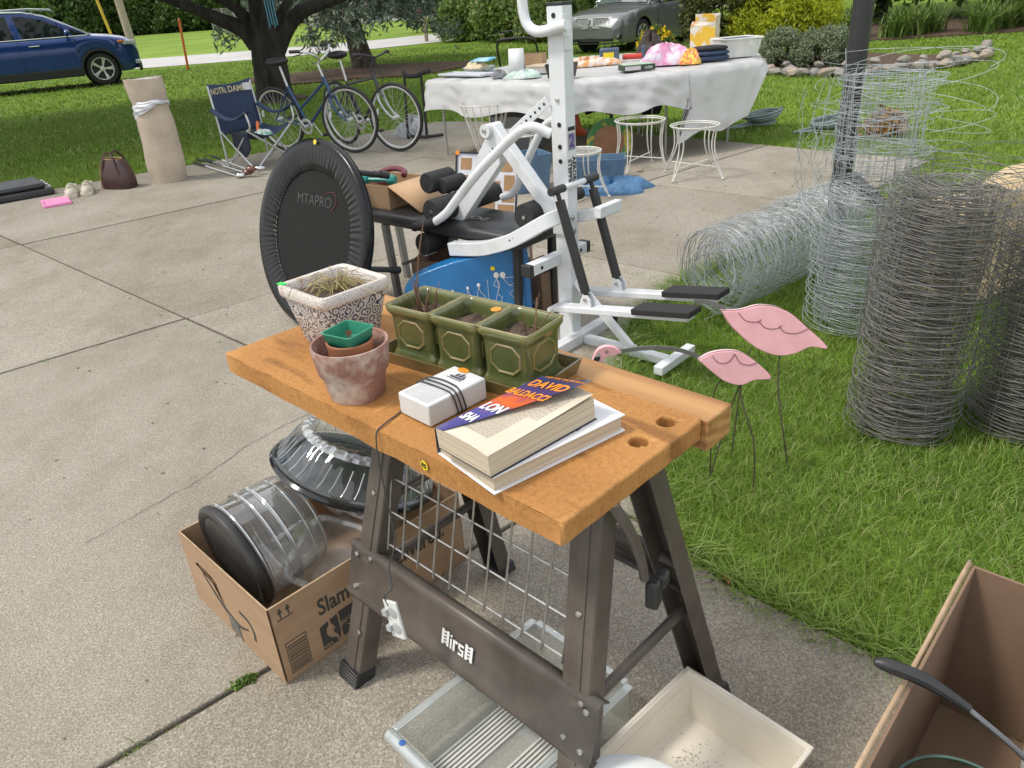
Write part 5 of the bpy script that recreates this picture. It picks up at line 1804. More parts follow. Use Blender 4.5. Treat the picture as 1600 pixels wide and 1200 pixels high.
# ---- flamingo yard ornaments
PINK = mat('flamingo_pink', (0.86, 0.47, 0.50), 0.45, c2=(0.78, 0.40, 0.43), scale=16, bmp=0.1)
PINK_LIT = mat('flamingo_lit_edge', (0.88, 0.62, 0.66), 0.45)  # light falling on the top edges, put into a paler pink
FWIRE = mat('dark_rod', (0.075, 0.06, 0.055), 0.6, 0.4, c2=(0.11, 0.08, 0.06), scale=40)
GREYB = mat('grey_strap', (0.28, 0.28, 0.27), 0.45, 0.6)
def flamingo(label, loc, rz, tilt, outline, arcs, legs, neck, head=None):
 t = thing('flamingo_ornament', label, 'yard ornament', loc, rz, 'pink flamingo yard ornaments')
 M = Matrix.Rotation(R(90 - tilt), 4, 'X')      # xy outline -> upright, leaning back
 P = [(p[0], p[1]) for p in spline([(x, y, 0) for x, y in outline] + [(outline[0][0], outline[0][1], 0)], len(outline) * 5)[:-1]]
 Mz = TR(0, 0, 0)
 m_ = MB()
 m_.prism(P, -0.009, 0.009, M)
 b = part('body', m_, PINK, t, smooth=True, bevel=0.0025)
 m_ = MB()
 n = len(P)
 V = [(x, y, z) for z in (-0.0075, 0.0075) for x, y in [(p[0] * 1.004, p[1] * 1.004 + 0.0008) for p in P]]
 top = [k for k in range(n)]
 m_.add([M @ Vector(v) for v in V], [(k, (k + 1) % n, n + (k + 1) % n, n + k) for k in top])
 part('lit_edge', m_, PINK_LIT, b)  # raised strip in paler pink carries the light on the top edge
 for a in arcs:
  m_ = MB()
  m_.tube(bake(M, [(p[0], p[1], 0.0098) for p in spline([(x, y, 0) for x, y in a], 14)]), 0.0012, 5)
  part('feather_line', m_, mat('feather_line', (0.20, 0.07, 0.09), 0.6), b)
 for lg in legs:
  m_ = MB()
  m_.tube(spline(lg, 14), 0.0024, 6)
  part('leg', m_, FWIRE, t)
 m_ = MB()
 nk = spline(neck, 16)
 V = []
 for k, p in enumerate(nk):
  V += [(p[0], p[1] - 0.001, p[2] - 0.007), (p[0], p[1] - 0.001, p[2] + 0.007), (p[0], p[1] + 0.002, p[2] + 0.007), (p[0], p[1] + 0.002, p[2] - 0.007)]
 F = []
 for k in range(15):
  for j in range(4):
   F.append((4 * k + j, 4 * k + (j + 1) % 4, 4 * k + 4 + (j + 1) % 4, 4 * k + 4 + j))
 m_.add(V, F)
 part('neck', m_, GREYB, t)
 if head:
  hx, hz = head
  m_ = MB()
  HP = [(p[0], p[1]) for p in spline([(0.06, 0.004, 0), (0.035, 0.026, 0), (0.006, 0.032, 0), (-0.018, 0.022, 0), (-0.030, 0.000, 0), (-0.034, -0.028, 0), (-0.020, -0.044, 0), (-0.006, -0.024, 0), (0.004, -0.006, 0), (0.028, -0.002, 0), (0.06, 0.004, 0)], 50)[:-1]]
  Mh = TR(hx, 0, hz) @ Matrix.Rotation(R(90), 4, 'X')
  m_.prism(HP[::-1], -0.008, 0.008, Mh)
  hd = part('head', m_, PINK, t, bevel=0.002)
  m_ = MB()
  m_.prism([(-0.012, 0.012), (-0.028, 0.004), (-0.034, -0.026), (-0.026, -0.034), (-0.012, -0.016)], 0.0083, 0.0089, Mh)
  part('beak_patch', m_, mat('beak_grey', (0.5, 0.44, 0.43), 0.5), hd)
  m_ = MB()
  m_.prism([(-0.013, 0.002), (-0.029, -0.001), (-0.033, -0.022), (-0.020, -0.020), (-0.012, -0.010)], 0.0093, 0.0098, Mh)
  part('beak_tip', m_, BLKP, hd)
  m_ = MB()
  m_.tube(bake(Mh, [(0.008 + 0.0045 * math.cos(a), 0.014 + 0.0045 * math.sin(a), 0.0092) for a in np.linspace(0, 6.28, 15)[:-1]]), 0.0009, 4, closed=True)
  part('eye', m_, INK, hd)
 return t
# big one: body spans x 0.66..1.01, z 0.42..0.58 at y 2.19
flamingo('large pink wooden flamingo body on thin rods, the higher one', (0.875, 2.19, -0.045), R(0), 12,
         [(-0.175, 0.583), (-0.10, 0.578), (-0.02, 0.585), (0.06, 0.545), (0.13, 0.475), (0.172, 0.428), (0.13, 0.440), (0.08, 0.436), (0.02, 0.420), (-0.06, 0.440), (-0.13, 0.500)] and
         [(-0.178, 0.590), (-0.115, 0.588), (-0.05, 0.598), (0.03, 0.575), (0.10, 0.515), (0.172, 0.440), (0.115, 0.447), (0.06, 0.428), (0.0, 0.428), (-0.07, 0.462), (-0.145, 0.535)],
         [[(-0.125, 0.580), (-0.10, 0.552), (-0.06, 0.545), (-0.05, 0.553)], [(-0.06, 0.548), (-0.035, 0.523), (0.0, 0.518), (0.018, 0.528)], [(0.008, 0.526), (0.03, 0.503), (0.07, 0.498), (0.11, 0.513)]],
         [[(0.015, 0.09, 0.43), (0.012, 0.06, 0.30), (0.03, 0.0, 0.12), (0.06, 0.0, -0.03)], [(-0.08, 0.10, 0.44), (-0.10, 0.1, 0.34), (-0.12, 0.10, -0.03)]],
         [(-0.165, 0.120, 0.584), (-0.20, 0.125, 0.600), (-0.235, 0.13, 0.610), (-0.265, 0.135, 0.612)])
flamingo('small pink wooden flamingo with painted head and grey neck, the lower one', (0.705, 2.08, -0.025), R(0), 10,
         [(-0.118, 0.468), (-0.07, 0.488), (0.0, 0.486), (0.06, 0.450), (0.112, 0.392), (0.06, 0.388), (0.015, 0.375), (-0.035, 0.392), (-0.08, 0.430)],
         [[(-0.075, 0.478), (-0.055, 0.455), (-0.025, 0.455), (-0.005, 0.480)], [(-0.005, 0.480), (0.012, 0.450), (0.04, 0.440), (0.065, 0.446)]],
         [[(0.02, 0.07, 0.38), (0.02, 0.05, 0.32), (0.055, 0.0, 0.18), (0.066, 0.0, -0.03)], [(-0.04, 0.08, 0.39), (-0.06, 0.09, 0.30), (-0.05, 0.10, -0.03)], [(0.02, 0.07, 0.37), (-0.01, 0.07, 0.27), (-0.08, 0.05, -0.03)]],
         [(-0.114, 0.083, 0.468), (-0.17, 0.083, 0.495), (-0.24, 0.083, 0.510), (-0.31, 0.083, 0.512), (-0.365, 0.083, 0.508)])
# head of the small flamingo (part of it, at the end of the neck)
t = bpy.data.objects['flamingo_ornament.001']
hx, hz = -0.415, 0.500
Mh = TR(hx, 0.083, hz) @ Matrix.Rotation(R(90), 4, 'X')
HP = [(p[0], p[1]) for p in spline([(0.058, 0.006, 0), (0.035, 0.026, 0), (0.006, 0.032, 0), (-0.018, 0.022, 0), (-0.030, 0.000, 0), (-0.036, -0.030, 0), (-0.020, -0.046, 0), (-0.004, -0.024, 0), (0.006, -0.006, 0), (0.03, -0.002, 0), (0.058, 0.006, 0)], 50)[:-1]]
m = MB()
m.prism(HP[::-1], -0.008, 0.008, Mh)
hd = part('head', m, PINK, t, bevel=0.002)
m = MB()
m.prism([(-0.012, 0.014), (-0.027, 0.004), (-0.034, -0.026), (-0.024, -0.036), (-0.010, -0.018)][::-1], 0.0083, 0.0089, Mh)
part('beak_patch', m, mat('beak_grey', (0.5, 0.44, 0.43), 0.5), hd)
m = MB()
m.prism([(-0.010, 0.000), (-0.029, -0.002), (-0.034, -0.022), (-0.022, -0.024), (-0.012, -0.010)][::-1], 0.0093, 0.0098, Mh)
part('beak_tip', m, BLKP, hd)
m = MB()
m.tube(bake(Mh, [(0.010 + 0.0045 * math.cos(a), 0.014 + 0.0045 * math.sin(a), 0.0092) for a in np.linspace(0, 6.28, 15)[:-1]]), 0.0009, 4, closed=True)
part('eye', m, INK, hd)

# ---- rolls of wire fencing
def wires_mesh(name, chains, r, m_, sides=3):
 """chains: list of (n,3) arrays -> thin tubes in one mesh (numpy)"""
 Vs, Fs, off = [], [], 0
 for P in chains:
  P = np.asarray(P, float)
  n = len(P)
  T = np.gradient(P, axis=0)
  T /= np.linalg.norm(T, axis=1)[:, None] + 1e-9
  up = np.array([0.31, 0.17, 0.93])
  U = np.cross(T, up)
  U /= np.linalg.norm(U, axis=1)[:, None] + 1e-9
  W = np.cross(T, U)
  a = np.arange(sides) * 2 * np.pi / sides
  V = P[:, None, :] + r * (U[:, None, :] * np.cos(a)[None, :, None] + W[:, None, :] * np.sin(a)[None, :, None])
  Vs.append(V.reshape(-1, 3))
  i = np.arange(n - 1)[:, None] * sides
  k = np.arange(sides)[None, :]
  l = (k + 1) % sides
  F = np.stack([i + k, i + l, i + sides + l, i + sides + k], -1).reshape(-1, 4) + off
  Fs.append(F)
  off += n * sides
 return raw(name, np.concatenate(Vs), np.concatenate(Fs), m_, smooth=True)
SILV = mat('galvanised_roll', (0.60, 0.64, 0.66), 0.45, 0.5, c2=(0.42, 0.45, 0.47), scale=20)
DARKW = mat('weathered_wire', (0.30, 0.29, 0.27), 0.5, 0.4, c2=(0.19, 0.18, 0.165), scale=20)
def spiral_fence(r_in, r_out, h, turns, rows, seed, jit=0.006, hexa=False, seg=40, drift=None, uprights=14):
 """rolled fence: every row wire spirals outward; uprights tie the rows"""
 q = np.random.default_rng(seed)
 ch = []
 N = int(turns * seg)
 th = np.linspace(0, 2 * np.pi * turns, N) + q.uniform(0, 6)
 rr = np.linspace(r_in, r_out, N) * (1 + 0.02 * np.sin(th * 1.7 + seed))
 for k in range(rows):
  z = h * k / (rows - 1)
  ph = q.uniform(0, 6.28)
  zz = z + jit * np.sin(th * 3.1 + ph) + q.normal(0, jit * 0.10, N) + (drift(th, z) if drift else 0)
  r2 = rr + q.normal(0, jit * 0.10, N) + jit * 1.2 * np.sin(th * 2.3 + ph * 2)
  if hexa:
   zz = zz + (h / rows) * 0.38 * np.sign(np.sin(th * 11 + (k % 2) * np.pi))
  ch.append(np.stack([r2 * np.cos(th), r2 * np.sin(th), np.maximum(zz, 0.002)], 1))
 for k in range(int(turns * uprights)):
  i = int(q.integers(0, N))
  a = th[i] + q.normal(0, 0.02)
  zs_ = np.linspace(0, h, 12)
  r2 = rr[i] + q.normal(0, jit * 0.5, 12)
  da = q.normal(0, 0.012, 12)
  ch.append(np.stack([r2 * np.cos(a + da), r2 * np.sin(a + da), zs_], 1))
 return ch
# tall galvanised roll: dense below, sprung open and ragged above
ch = spiral_fence(0.14, 0.25, 0.50, 3.2, 30, 21, 0.007, uprights=22)
ch += spiral_fence(0.10, 0.20, 1.10, 2.4, 16, 22, 0.012, uprights=26)
q = np.random.default_rng(23)
for k in range(30):
 th = np.linspace(0, 6.28, 40) + q.uniform(0, 6.28)
 z0 = (0.62, 0.78, 0.94, 1.08)[k % 4] + q.normal(0, 0.018)
 r = 0.205 + 0.012 * np.sin(th * 2 + k) + q.normal(0, 0.006)
 ch.append(np.stack([r * np.cos(th), r * np.sin(th), z0 + 0.012 * np.sin(th + k)], 1))
for k in range(15):
 a0 = q.uniform(0, 6.28)
 th = np.linspace(a0, a0 + q.uniform(3.0, 6.0), 40)
 z0 = 0.5 + 0.70 * k / 15
 r = 0.26 + 0.10 * q.uniform(0.2, 1.0) + 0.04 * np.sin(th * 1.3)
 ch.append(np.stack([r * np.cos(th) + 0.02, r * np.sin(th), z0 + 0.06 * np.sin(th + q.uniform(0, 6)) + q.normal(0, 0.001, 40)], 1))
for k in range(16):
 a = 2.6 + q.uniform(-0.9, 0.9)
 zs_ = np.linspace(q.uniform(0.45, 0.7), q.uniform(0.85, 1.22), 8)
 r = 0.33 + q.normal(0, 0.015, 8)
 aa = a + np.linspace(0, q.normal(0, 0.25), 8)
 ch.append(np.stack([r * np.cos(aa), r * np.sin(aa), zs_], 1))
o = wires_mesh('wire_fence_roll', ch, 0.0013, SILV)
o.location = (1.665, 3.36, 0)
tag(o, 'tall upright roll of shiny galvanised wire fence with sprung open top', 'wire roll', 'rolls of wire fence')
# galvanised roll lying on the lawn edge
ch = spiral_fence(0.08, 0.215, 1.15, 4, 40, 31, 0.016, seg=30, uprights=8)
q = np.random.default_rng(33)
for k in range(70):
 th = np.linspace(q.uniform(0, 6.28), q.uniform(6.5, 10), 22)
 z0 = q.uniform(0, 1.15)
 ch.append(np.stack([0.21 * np.cos(th) * q.uniform(0.92, 1.08), 0.21 * np.sin(th), z0 + q.normal(0, 0.06) * np.linspace(-1, 1, 22)], 1))
o = wires_mesh('wire_fence_roll', ch, 0.0015, SILV)
d_ = Vector((0.86, 0.62, 0.02)).normalized()
o.matrix_world = frame_from(d_, (1.02, 3.58, 0.212), (0, 0, 1))
tag(o, 'roll of galvanised chicken wire lying on its side at the lawn edge', 'wire roll', 'rolls of wire fence')
# two dark rolls standing
for (x, y, r, h, seed, lb, lean) in ((1.395, 2.40, 0.182, 0.87, 41, 'dark weathered upright wire roll in front of the tall silver roll', 0.07), (1.835, 2.36, 0.205, 0.75, 51, 'dark weathered upright wire roll at the right picture edge', 0.0)):
 ch = spiral_fence(r * 0.40, r, h, 6, int(h * 70), seed, 0.007, seg=36, uprights=9)
 q = np.random.default_rng(seed + 1)
 for k in range(9):
  a0 = q.uniform(0, 6.28)
  th = np.linspace(a0, a0 + q.uniform(2, 5), 30)
  ch.append(np.stack([(r * 1.08 + 0.015 * np.sin(th * 2)) * np.cos(th), (r * 1.05) * np.sin(th), h * q.uniform(0.6, 1.03) + 0.03 * np.sin(th + k)], 1))
 o = wires_mesh('wire_fence_roll', ch, 0.0016, DARKW)
 o.location = (x, y, 0)
 o.rotation_euler = (0, lean, 0.4)
 tag(o, lb, 'wire roll', 'rolls of wire fence')
# loose dark wire spilling left of the rolls
q = np.random.default_rng(61)
ch = []
for k in range(34):
 th = np.linspace(q.uniform(0, 2), q.uniform(4.0, 6.5), 26)
 r = q.uniform(0.16, 0.30)
 ch.append(np.stack([1.75 * r * np.cos(th), r * np.sin(th), 0.40 + 0.42 * k / 34 + 0.03 * np.sin(th * 2 + k)], 1))
for k in range(80):
 a = q.uniform(0, 6.28)
 zs_ = np.linspace(0.0, q.uniform(0.5, 0.85), 8)
 ch.append(np.stack([1.75 * 0.24 * np.cos(a) + q.normal(0, 0.01, 8), 0.24 * np.sin(a) + q.normal(0, 0.01, 8), zs_], 1))
o = wires_mesh('wire_fence_roll', ch, 0.0014, DARKW)
o.location = (1.98, 3.05, 0)
tag(o, 'loose oval coil of dark fence wire behind the two dark rolls', 'wire roll', 'rolls of wire fence')
# tan canvas bundle behind the rolls
m = MB()
q = np.random.default_rng(62)
def tb_(u, v):
 a = 2 * math.pi * u
 t_ = v - 0.5
 r = (0.17 + 0.035 * math.sin(a * 3 + v * 5) + 0.02 * math.sin(v * 17)) * math.sqrt(max(0.0, 1 - (2 * t_) ** 4))
 return (t_ * 1.0, r * math.cos(a), 0.44 + r * 0.8 * math.sin(a) + 0.10 * t_)
m.grid(tb_, 30, 26, wrap=True)
m.box((0.0, 0, 0.16), (0.7, 0.26, 0.30))
o = part('canvas_bundle', m, mat('tan_canvas', (0.58, 0.45, 0.28), 0.85, c2=(0.46, 0.34, 0.19), scale=7, bmp=0.4, bscale=30), smooth=True)
o.location = (2.52, 3.72, -0.02)
o.rotation_euler = (0, 0, R(25))
tag(o, 'tan canvas bundle behind the dark wire rolls', 'canvas')
# black steel pole with a leaning strut
bp = thing('steel_pole', 'tall black steel pole standing behind the tall silver wire roll', 'pole', (2.02, 4.5, 0))
m = MB()
m.tube([(0, 0, -0.1), (0, 0, 3.2)], 0.054, 20)
part('shaft', m, mat('black_pole', (0.035, 0.035, 0.037), 0.5, 0.3, c2=(0.05, 0.05, 0.05), scale=9), bp)
m = MB()
m.bar((0.02, -0.06, 0.42), (0.32, -0.85, 0.02), 0.06, 0.06)
part('strut', m, mat('black_pole', (0.035, 0.035, 0.037)), bp, bevel=0.004)
# ---------------------------------------------------------------- home gym, weight bench, trampoline and things round them
GA = R(-43)
GO = (0.32, 3.36, 0.0)
GWH = mat('white_enamel', (0.70, 0.72, 0.74), 0.3, c2=(0.54, 0.54, 0.53), scale=9, lo=0.52, hi=0.8, coat=0.25, bmp=0.05, bscale=40)
FOAM = mat('black_foam', (0.018, 0.018, 0.019), 0.8, c2=(0.026, 0.026, 0.027), scale=60, bmp=0.3, bscale=250)
VINYL = mat('black_vinyl', (0.022, 0.022, 0.024), 0.38, c2=(0.035, 0.035, 0.037), scale=9, bmp=0.1, bscale=120)
HOLE = mat('bolt_hole', (0.01, 0.01, 0.01), 0.7)
gym = thing('home_gym', 'white home gym stepper machine with tall post and black shocks', 'exercise machine', GO, GA)
def gpart(name, fn, m_=GWH, parent=gym, bevel=0.0, **k):
 m = MB()
 fn(m)
 return part(name, m, m_, parent, bevel=bevel, **k)
post = gpart('post', lambda m: m.span(-0.070, 0.010, -0.033, 0.033, 0.0, 1.44), bevel=0.004)
gpart('post_cap', lambda m: m.span(-0.072, 0.012, -0.035, 0.035, 1.441, 1.452), BLKP, post, 0.002)
for z in (1.405, 0.99, 0.84, 0.90):
 gpart('post_hole', lambda m: m.lathe([(0.010, 0), (0.010, 0.002), (0, 0.0022)], 14, frame_from((0, -1, 0), (-0.034 if z > 1 else -0.025, -0.0335, z))), HOLE, post)
gpart('post_bolt', lambda m: m.lathe([(0.011, 0), (0.009, 0.006), (0, 0.008)], 12, frame_from((0, -1, 0), (-0.03, -0.0335, 1.09))), RIVET, post)
# sticker on the +u face: reads down the post
PF = TR(0.0106, 0, 0) @ Matrix(((0, 0, 1, 0), (0, -1, 0, 0), (1, 0, 0, 0), (0, 0, 0, 1)))
PFt = TR(0.0112, 0, 0) @ Matrix(((0, 0, 1, 0), (0, 1, 0, 0), (-1, 0, 0, 0), (0, 0, 0, 1)))
PURP = mat('purple_print', (0.12, 0.055, 0.33), 0.5)
GREYP = mat('grey_print', (0.30, 0.30, 0.31), 0.5)
st = gpart('sticker_panel', lambda m: m.span(0.0102, 0.0108, -0.022, 0.026, 0.885, 0.955), GREYP, post)
text('sticker_number', '2', 0.075, PURP, st, TR(0.0112, 0.002, 0.92) @ Matrix(((0, 0, 1, 0), (1, 0, 0, 0), (0, 1, 0, 0), (0, 0, 0, 1))), 0.002)
gpart('sticker_strip', lambda m: m.span(0.0102, 0.0108, -0.022, 0.026, 0.963, 0.980), INK, post)
text('sticker_word', 'AEROBIC', 0.032, INK, post, PFt @ TR(-0.790, 0.013, 0), 0.001)
text('sticker_word', 'STEPPER', 0.032, INK, post, PFt @ TR(-0.790, -0.016, 0), 0.001)
# top handle bar and its bracket plates
def hb_(m):
 m.tube(spline([(0.055, -0.062, 1.372), (0.0, -0.060, 1.362), (-0.09, -0.058, 1.350), (-0.145, -0.058, 1.372), (-0.168, -0.058, 1.43), (-0.172, -0.058, 1.55), (-0.172, -0.058, 1.72)], 26), 0.0215, 14)
gpart('handle_bar', hb_)
gpart('handle_bracket', lambda m: m.span(0.0105, 0.0165, -0.030, 0.018, 1.275, 1.335), GWH, post, 0.003)
gpart('handle_bracket', lambda m: m.span(0.0105, 0.0145, -0.028, 0.016, 1.37, 1.41), GWH, post, 0.003)
# stepper: shock mount, shocks, pedal arms, pads
gpart('shock_mount', lambda m: m.tube([(0.022, -0.13, 0.742), (0.022, 0.13, 0.742)], 0.013, 12))
for v in (-0.12, 0.12):
 gpart('mount_grip', lambda m: m.tube([(0.022, v - 0.05, 0.742), (0.022, v + 0.04, 0.742)], 0.0175, 12), BLKP)
 a, b = Vector((0.022, v, 0.725)), Vector((0.162, v, 0.285))
 def sh(m):
  m.tube([a, a.lerp(b, 0.06), a.lerp(b, 0.061), a.lerp(b, 0.95), a.lerp(b, 0.951), b], [0.010, 0.010, 0.021, 0.021, 0.010, 0.010], 16)
 gpart('shock', sh, mat('shock_black', (0.028, 0.027, 0.026), 0.4))
 def br(m):
  for s in (-0.016, 0.016):
   m.prism([(0.135, 0.232), (0.195, 0.241), (0.192, 0.285), (0.175, 0.303), (0.152, 0.300), (0.138, 0.275)], s - 0.003, s + 0.003, Matrix.Translation((0, v, 0)) @ Matrix.Rotation(R(90), 4, 'X'))
 gpart('pedal_bracket', br)
 gpart('bracket_bolt', lambda m: m.lathe([(0.009, 0), (0.008, 0.005), (0, 0.006)], 10, frame_from((0, -1, 0), (0.165, v - 0.0195, 0.282))), RIVET)
 arm = gpart('pedal_arm', lambda m: m.bar((-0.02, v, 0.205), (0.672, v, 0.305), 0.062, 0.028), bevel=0.004)
 gpart('pedal_pad', lambda m: (m.bar((0.42, v, 0.288), (0.690, v, 0.329), 0.10, 0.026)), FOAM, arm, 0.004)
gpart('pedal_axle', lambda m: m.tube([(-0.02, -0.16, 0.20), (-0.02, 0.16, 0.20)], 0.016, 12))
# base frame
gpart('base_cross_bar', lambda m: m.span(0.005, 0.060, -0.225, 0.225, 0.002, 0.052), bevel=0.004)
for v in (-0.245, 0.245):
 gpart('end_cap', lambda m: m.span(0.002, 0.063, v - 0.02, v + 0.02, 0.0, 0.055), BLKP, bevel=0.004)
gpart('base_rail', lambda m: m.span(0.061, 0.50, -0.022, 0.022, 0.002, 0.040), bevel=0.004)
gpart('front_foot', lambda m: m.span(0.501, 0.545, -0.115, 0.165, 0.002, 0.042), bevel=0.004)
gpart('base_brace', lambda m: m.bar((0.012, 0, 0.30), (0.315, 0, 0.035), 0.032, 0.030), bevel=0.003)
gpart('brace_bolt', lambda m: m.lathe([(0.014, 0), (0.012, 0.010), (0, 0.012)], 12, TR(0.33, 0, 0.0405)), RIVET)
gpart('cross_stub', lambda m: m.span(-0.095, -0.045, -0.235, 0.175, 0.378, 0.428), bevel=0.003)
for v in (-0.24, 0.18):
 gpart('end_cap', lambda m: m.span(-0.097, -0.043, v - 0.014, v + 0.014, 0.376, 0.430), BLKP, bevel=0.003)
for v in (-0.17, 0.12):
 gpart('stub_hole', lambda m: m.lathe([(0.008, 0), (0.008, 0.002), (0, 0.0022)], 12, frame_from((1, 0, 0), (-0.0448, v, 0.402))), HOLE)
# seat arm: square tube sweeping down to the left, with adjusting holes
def sweep(m, pts, wd, h, n=16):
 P = spline(pts, n)
 V, F = [], []
 for k, p in enumerate(P):
  a = Vector(P[max(0, k - 1)])
  b = Vector(P[min(n - 1, k + 1)])
  d = (b - a).normalized()
  s = Vector((0, 1, 0))
  u_ = d.cross(s).normalized()
  c = Vector(p)
  V += [c + s * wd / 2 + u_ * h / 2, c - s * wd / 2 + u_ * h / 2, c - s * wd / 2 - u_ * h / 2, c + s * wd / 2 - u_ * h / 2]
 for k in range(n - 1):
  for j in range(4):
   F.append((4 * k + j, 4 * k + (j + 1) % 4, 4 * k + 4 + (j + 1) % 4, 4 * k + 4 + j))
 F += [(3, 2, 1, 0), (4 * n - 4, 4 * n - 3, 4 * n - 2, 4 * n - 1)]
 m.add(V, F)
sa = gpart('seat_arm', lambda m: sweep(m, [(0.01, -0.066, 0.622), (-0.045, -0.12, 0.598), (-0.20, -0.155, 0.508), (-0.33, -0.16, 0.458), (-0.43, -0.16, 0.430), (-0.62, -0.16, 0.402)], 0.055, 0.064), bevel=0.004)
for k in range(9):
 f = k / 8
 gpart('adjust_hole', lambda m: m.lathe([(0.0042, 0), (0.0042, 0.001), (0, 0.0012)], 8, frame_from((0.1, -1, 0), (-0.085 - 0.13 * f, -0.158 - 0.026 * f, 0.578 - 0.072 * f))), HOLE, sa)
gpart('clamp_plate', lambda m: m.span(-0.075, 0.016, -0.045, -0.036, 0.52, 0.625), bevel=0.003)
gpart('clamp_bolt', lambda m: m.lathe([(0.012, 0), (0.01, 0.008), (0, 0.01)], 10, frame_from((1, 0, 0), (0.0105, -0.012, 0.595))), RIVET)
gpart('clamp_bolt', lambda m: m.lathe([(0.014, 0), (0.012, 0.012), (0, 0.014)], 10, frame_from((1, 0, 0), (0.0105, -0.012, 0.535))), RIVET)
gpart('rear_hook', lambda m: sweep(m, [(0.0, 0.06, 0.585), (0.06, 0.06, 0.60), (0.13, 0.06, 0.622), (0.185, 0.06, 0.645)], 0.05, 0.05, 8), bevel=0.004)
gpart('rear_hook', lambda m: m.span(0.165, 0.20, -0.06, 0.10, 0.625, 0.672), bevel=0.004)
# A-frame, slotted lever, curved press handles
gpart('a_frame_leg', lambda m: m.bar((-0.10, 0, 0.60), (-0.430, 0, 0.955), 0.055, 0.055), bevel=0.004)
gpart('pivot_plate', lambda m: m.tube([(-0.445, -0.05, 0.945), (-0.445, 0.05, 0.945)], 0.030, 16))
gpart('pivot_bolt', lambda m: m.lathe([(0.012, 0), (0.01, 0.006), (0, 0.008)], 10, frame_from((0, -1, 0), (-0.445, -0.0505, 0.948))), RIVET)
lv = gpart('slotted_lever', lambda m: m.prism([(-0.475, 0.900), (-0.405, 0.915), (-0.385, 0.800), (-0.670, 0.492), (-0.745, 0.470), (-0.755, 0.515)], -0.024, 0.024, Matrix.Rotation(R(90), 4, 'X')), bevel=0.004)
for k in range(9):
 f = k / 8
 x = -0.425 - 0.085 * f - 0.03 * math.sin(f * 1.5)
 z = 0.865 - 0.150 * f
 gpart('lever_hole', lambda m: m.lathe([(0.0055, 0), (0.0055, 0.001), (0, 0.0012)], 8, frame_from((0, -1, 0), (x, -0.0242, z))), HOLE, lv)
gpart('slotted_strut', lambda m: m.bar((-0.075, -0.04, 1.085), (-0.250, -0.09, 0.945), 0.012, 0.042), bevel=0.002)
for k in range(8):
 f = (k + 0.7) / 8.5
 p = Vector((-0.075, -0.04, 1.085)).lerp(Vector((-0.250, -0.09, 0.945)), f)
 gpart('strut_hole', lambda m: m.lathe([(0.0055, 0), (0.0055, 0.001), (0, 0.0012)], 8, frame_from((0.15, -1, 0), (p.x + 0.001, p.y - 0.0068, p.z))), HOLE)
def ch_(m):
 m.tube(spline([(-0.02, -0.10, 0.965), (-0.09, -0.135, 0.995), (-0.16, -0.15, 0.968), (-0.29, -0.15, 0.876), (-0.42, -0.15, 0.775), (-0.56, -0.15, 0.648), (-0.645, -0.15, 0.570), (-0.735, -0.15, 0.516)], 40), 0.0215, 14)
gpart('press_handle', ch_)
gpart('handle_grip', lambda m: m.tube([(-0.725, -0.15, 0.521), (-0.895, -0.15, 0.468)], 0.0225, 16), FOAM)
gpart('press_handle', lambda m: m.tube(spline([(-0.06, 0.04, 0.985), (-0.16, 0.10, 0.985), (-0.25, 0.12, 0.930), (-0.36, 0.12, 0.765), (-0.44, 0.12, 0.635), (-0.52, 0.12, 0.60)], 24), 0.0185, 12))
gpart('handle_grip', lambda m: m.tube([(-0.22, 0.20, 0.60), (-0.22, 0.36, 0.60)], 0.03, 14), FOAM)

# weight bench: padded board, rollers, folding legs
wbn = thing('weight_bench', 'black padded weight bench with foam rollers left of the gym post', 'weight bench', GO, GA)
def bpart(name, fn, m_, bevel=0.0, parent=wbn, **k):
 m = MB()
 fn(m)
 return part(name, m, m_, parent, bevel=bevel, **k)
pad = bpart('pad', lambda m: m.span(-1.55, -0.22, -0.118, 0.235, 0.432, 0.500), VINYL, 0.022, seg=4)
text('pad_lettering', 'DCEN', 0.062, WHITE_INK, pad, TR(-0.655, 0.055, 0.5005) @ rotz(math.pi + R(0)), 0.0, 0.0004)
text('pad_lettering', 'DCEN', 0.062, VINYL, pad, TR(-0.655, 0.055, 0.5009) @ rotz(math.pi + R(0)), -0.0016, 0.0004)
def roller(u, z, v0, v1, r, core=True):
 def f(m):
  m.tube([(u, v0, z), (u, v0 + 0.006, z), (u, v1 - 0.006, z), (u, v1, z)], [r * 0.93, r, r, r * 0.93], 22)
 o_ = bpart('foam_roller', f, FOAM)
 if core:
  m_ = MB()
  m_.lathe([(0.010, 0), (0.009, 0.004), (0, 0.005)], 10, frame_from((0, -1, 0), (u, v0 - 0.0005, z)))
  part('roller_cap', m_, RIVET, o_)
roller(-0.195, 0.592, -0.10, 0.03, 0.060)
roller(-0.745, 0.565, -0.16, 0.03, 0.060)
roller(-0.71, 0.575, 0.12, 0.28, 0.05, False)
roller(-0.86, 0.378, -0.14, 0.02, 0.056, False)
roller(-0.865, 0.672, -0.06, 0.11, 0.052, False)
roller(-0.80, 0.655, -0.02, 0.13, 0.040, False)
bpart('roller_post', lambda m: m.bar((-0.75, -0.02, 0.36), (-0.75, -0.02, 0.60), 0.03, 0.03), mat('bench_steel', (0.33, 0.33, 0.32), 0.4, 0.6), 0.003)
bpart('roller_axle', lambda m: m.tube([(-0.865, 0.0, 0.672), (-0.80, 0.03, 0.62), (-0.75, -0.02, 0.58)], 0.011, 8), mat('bench_steel', (0.33, 0.33, 0.32), 0.4, 0.6))
